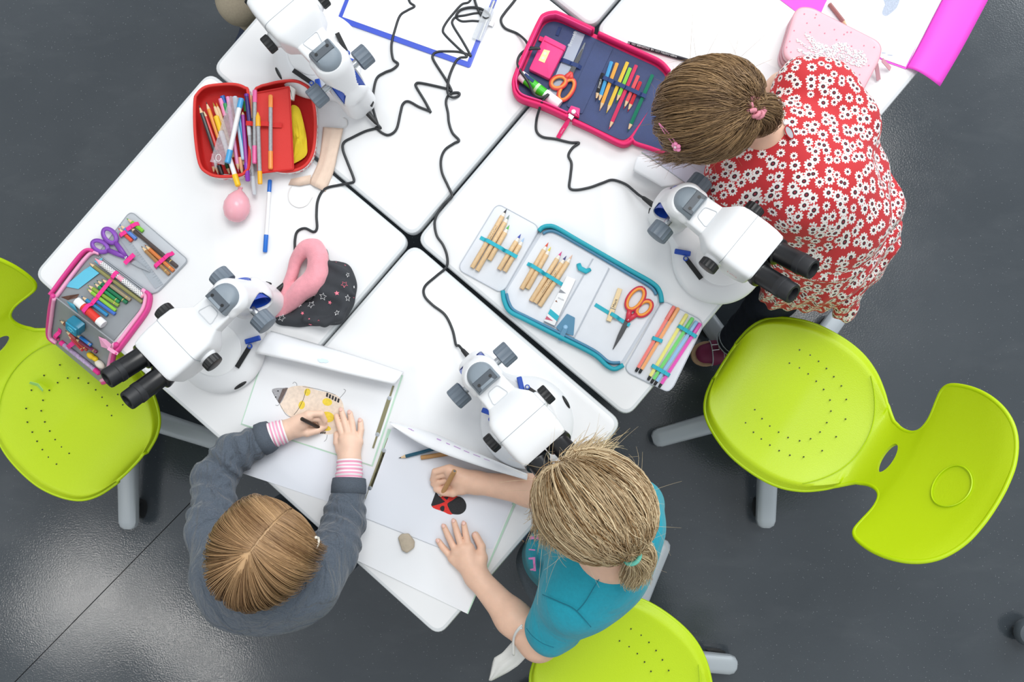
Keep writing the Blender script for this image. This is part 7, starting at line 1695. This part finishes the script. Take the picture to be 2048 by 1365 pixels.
dd = (cB - cA).normalized(); up3 = (cA - Vector(hd3.C)).normalized(); sd3 = dd.cross(up3).normalized(); M_CLP = mat('clip_pink', '#ee8fb8', .35)
clp = obj('hair_clip', MB().tube([cA, cA.lerp(cB, .3) + sd3 * .004, cA.lerp(cB, .9) + sd3 * .005, cB, cA.lerp(cB, .9) - sd3 * .005, cA.lerp(cB, .3) - sd3 * .004, cA], .0013, 6, cap=False), M_CLP, k3, smooth=True)
fl_ = MB()
for k in range(5): fl_.ball(cB + (dd * math.cos(k * 1.2566) + sd3 * math.sin(k * 1.2566)) * .0062 + up3 * .002, .0046, 8, 6)
fo = obj('clip_flower', fl_, M_CLP, clp, smooth=True); obj('flower_centre', MB().ball(cB + up3 * .004, .0034, 8, 6), mat('clip_white', '#f6dbe4', .3), clp, smooth=True)

# ------------------------------------------------------------------ seated person at the upper edge: only a knee in beige trousers shows
k4 = thing('person', 'person in beige trousers, only a knee showing at the top edge', 'person', (W(560, -190, .45).x, W(560, -190, .45).y, 0))
M_BEI = mat('beige_twill', '#b3a893', .85, var=.06, vscale=200, bump=.3, bscale=700)
hp4 = Vector(H(590, -200, .50)); kn = Vector(H(478, 0, .47)); kn2 = Vector(H(400, -90, .47))
s = SDF(); s.cone(tuple(hp4), tuple(kn), .075, .052, k=.03, wr=(.003, 90, .3)); s.cone(tuple(kn), tuple(Vector((kn.x + .02, kn.y + .03, .10))), .052, .042, k=.02); s.cone(tuple(hp4 + Vector((-.12, -.02, 0))), tuple(kn2), .075, .052, k=.03); s.cone(tuple(kn2), tuple(Vector((kn2.x + .02, kn2.y + .03, .10))), .052, .042, k=.02); s.cone(tuple(hp4), tuple(hp4 + Vector((-.12, -.02, 0))), .085, .085, k=.03)
cloth('trousers', s, .006, M_BEI, k4, fold_noise(.002, 40, 51))
s = SDF(); c4 = hp4 + Vector((-.06, 0, 0)); s.cone(tuple(c4 + Vector((0, 0, .04))), tuple(c4 + Vector((-.02, .0, .34))), .10, .10, k=.03); s.cone(tuple(c4 + Vector((-.12, -.06, .34))), tuple(c4 + Vector((.08, .06, .34))), .05, .05, k=.04)
for a, b, c_ in (((-.14, -.07, .33), (-.10, -.16, .22), (.06, -.20, .21)), ((.10, .07, .33), (.16, -.02, .22), (.10, -.16, .21))): s.chain([tuple(c4 + Vector(a)), tuple(c4 + Vector(b)), tuple(c4 + Vector(c_))], [.045, .04, .035], k=.02)
cloth('shirt', s, .006, mat('shirt_rose', '#e3b9bd', .85), k4, fold_noise(.002, 40, 52))
S4, F4, U4 = head_frame((-60, 60), 30); C4 = c4 + Vector((-.02, -.02, .52)); s = SDF(); add_head(s, C4, S4, F4, U4); s.cone(tuple(C4 - U4 * .05), tuple(c4 + Vector((-.02, 0, .36))), .045, .045, k=.03); s.cone(tuple(c4 + Vector((-.02, 0, .36))), tuple(c4), .07, .07, k=.03)
for w4, fd in ((c4 + Vector((.06, -.20, .21)), Vector((.6, -.6, 0))), (c4 + Vector((.10, -.16, .21)), Vector((.5, -.8, 0)))):
    fd.normalize(); sd4 = Vector((-fd.y, fd.x, 0)); rt = [[tuple(w4 + fd * .06 + sd4 * (.018 - .012 * i)), tuple(w4 + fd * .08 + sd4 * (.018 - .012 * i)), tuple(w4 + fd * .10 + sd4 * (.018 - .012 * i) + Vector((0, 0, -.01)))] for i in range(4)]
    hand(s, tuple(w4), .022, tuple(w4 + fd * .035), rt, [tuple(w4 + fd * .02 - sd4 * .02), tuple(w4 + fd * .04 - sd4 * .034), tuple(w4 + fd * .055 - sd4 * .036)], .013, .0078)
obj('body', s.mesh(.005), M_SK1, k4, smooth=True); face_parts(k4, C4, S4, F4, U4)
hd4 = Head(C4 + U4 * .012, S4, F4, U4, (.076, .094, .092)); st, vl = parted_hair(hd4, 1500, .20); hair_object('hair', st, vl, M_H1, k4, .0012, .4, scalp_cap(hd4, .003))
for q in (kn, kn2):
    a = Vector((q.x + .05, q.y + .07, 0)); shoe(k4, a, a + Vector((-.1, -.16, 0)), mat('shoe_navy', '', .7))
tag(obj('stool', MB().lathe([(.16, 0), (.16, .01), (.03, .02), (.03, .37), (.15, .375), (.16, .385), (.16, .405), (.15, .41)], (c4.x, c4.y, 0), (0, 0, 1), 28), mat('stool_white', '#dfe3e6', .4)), 'white round stool under the person in beige trousers', 'stool')
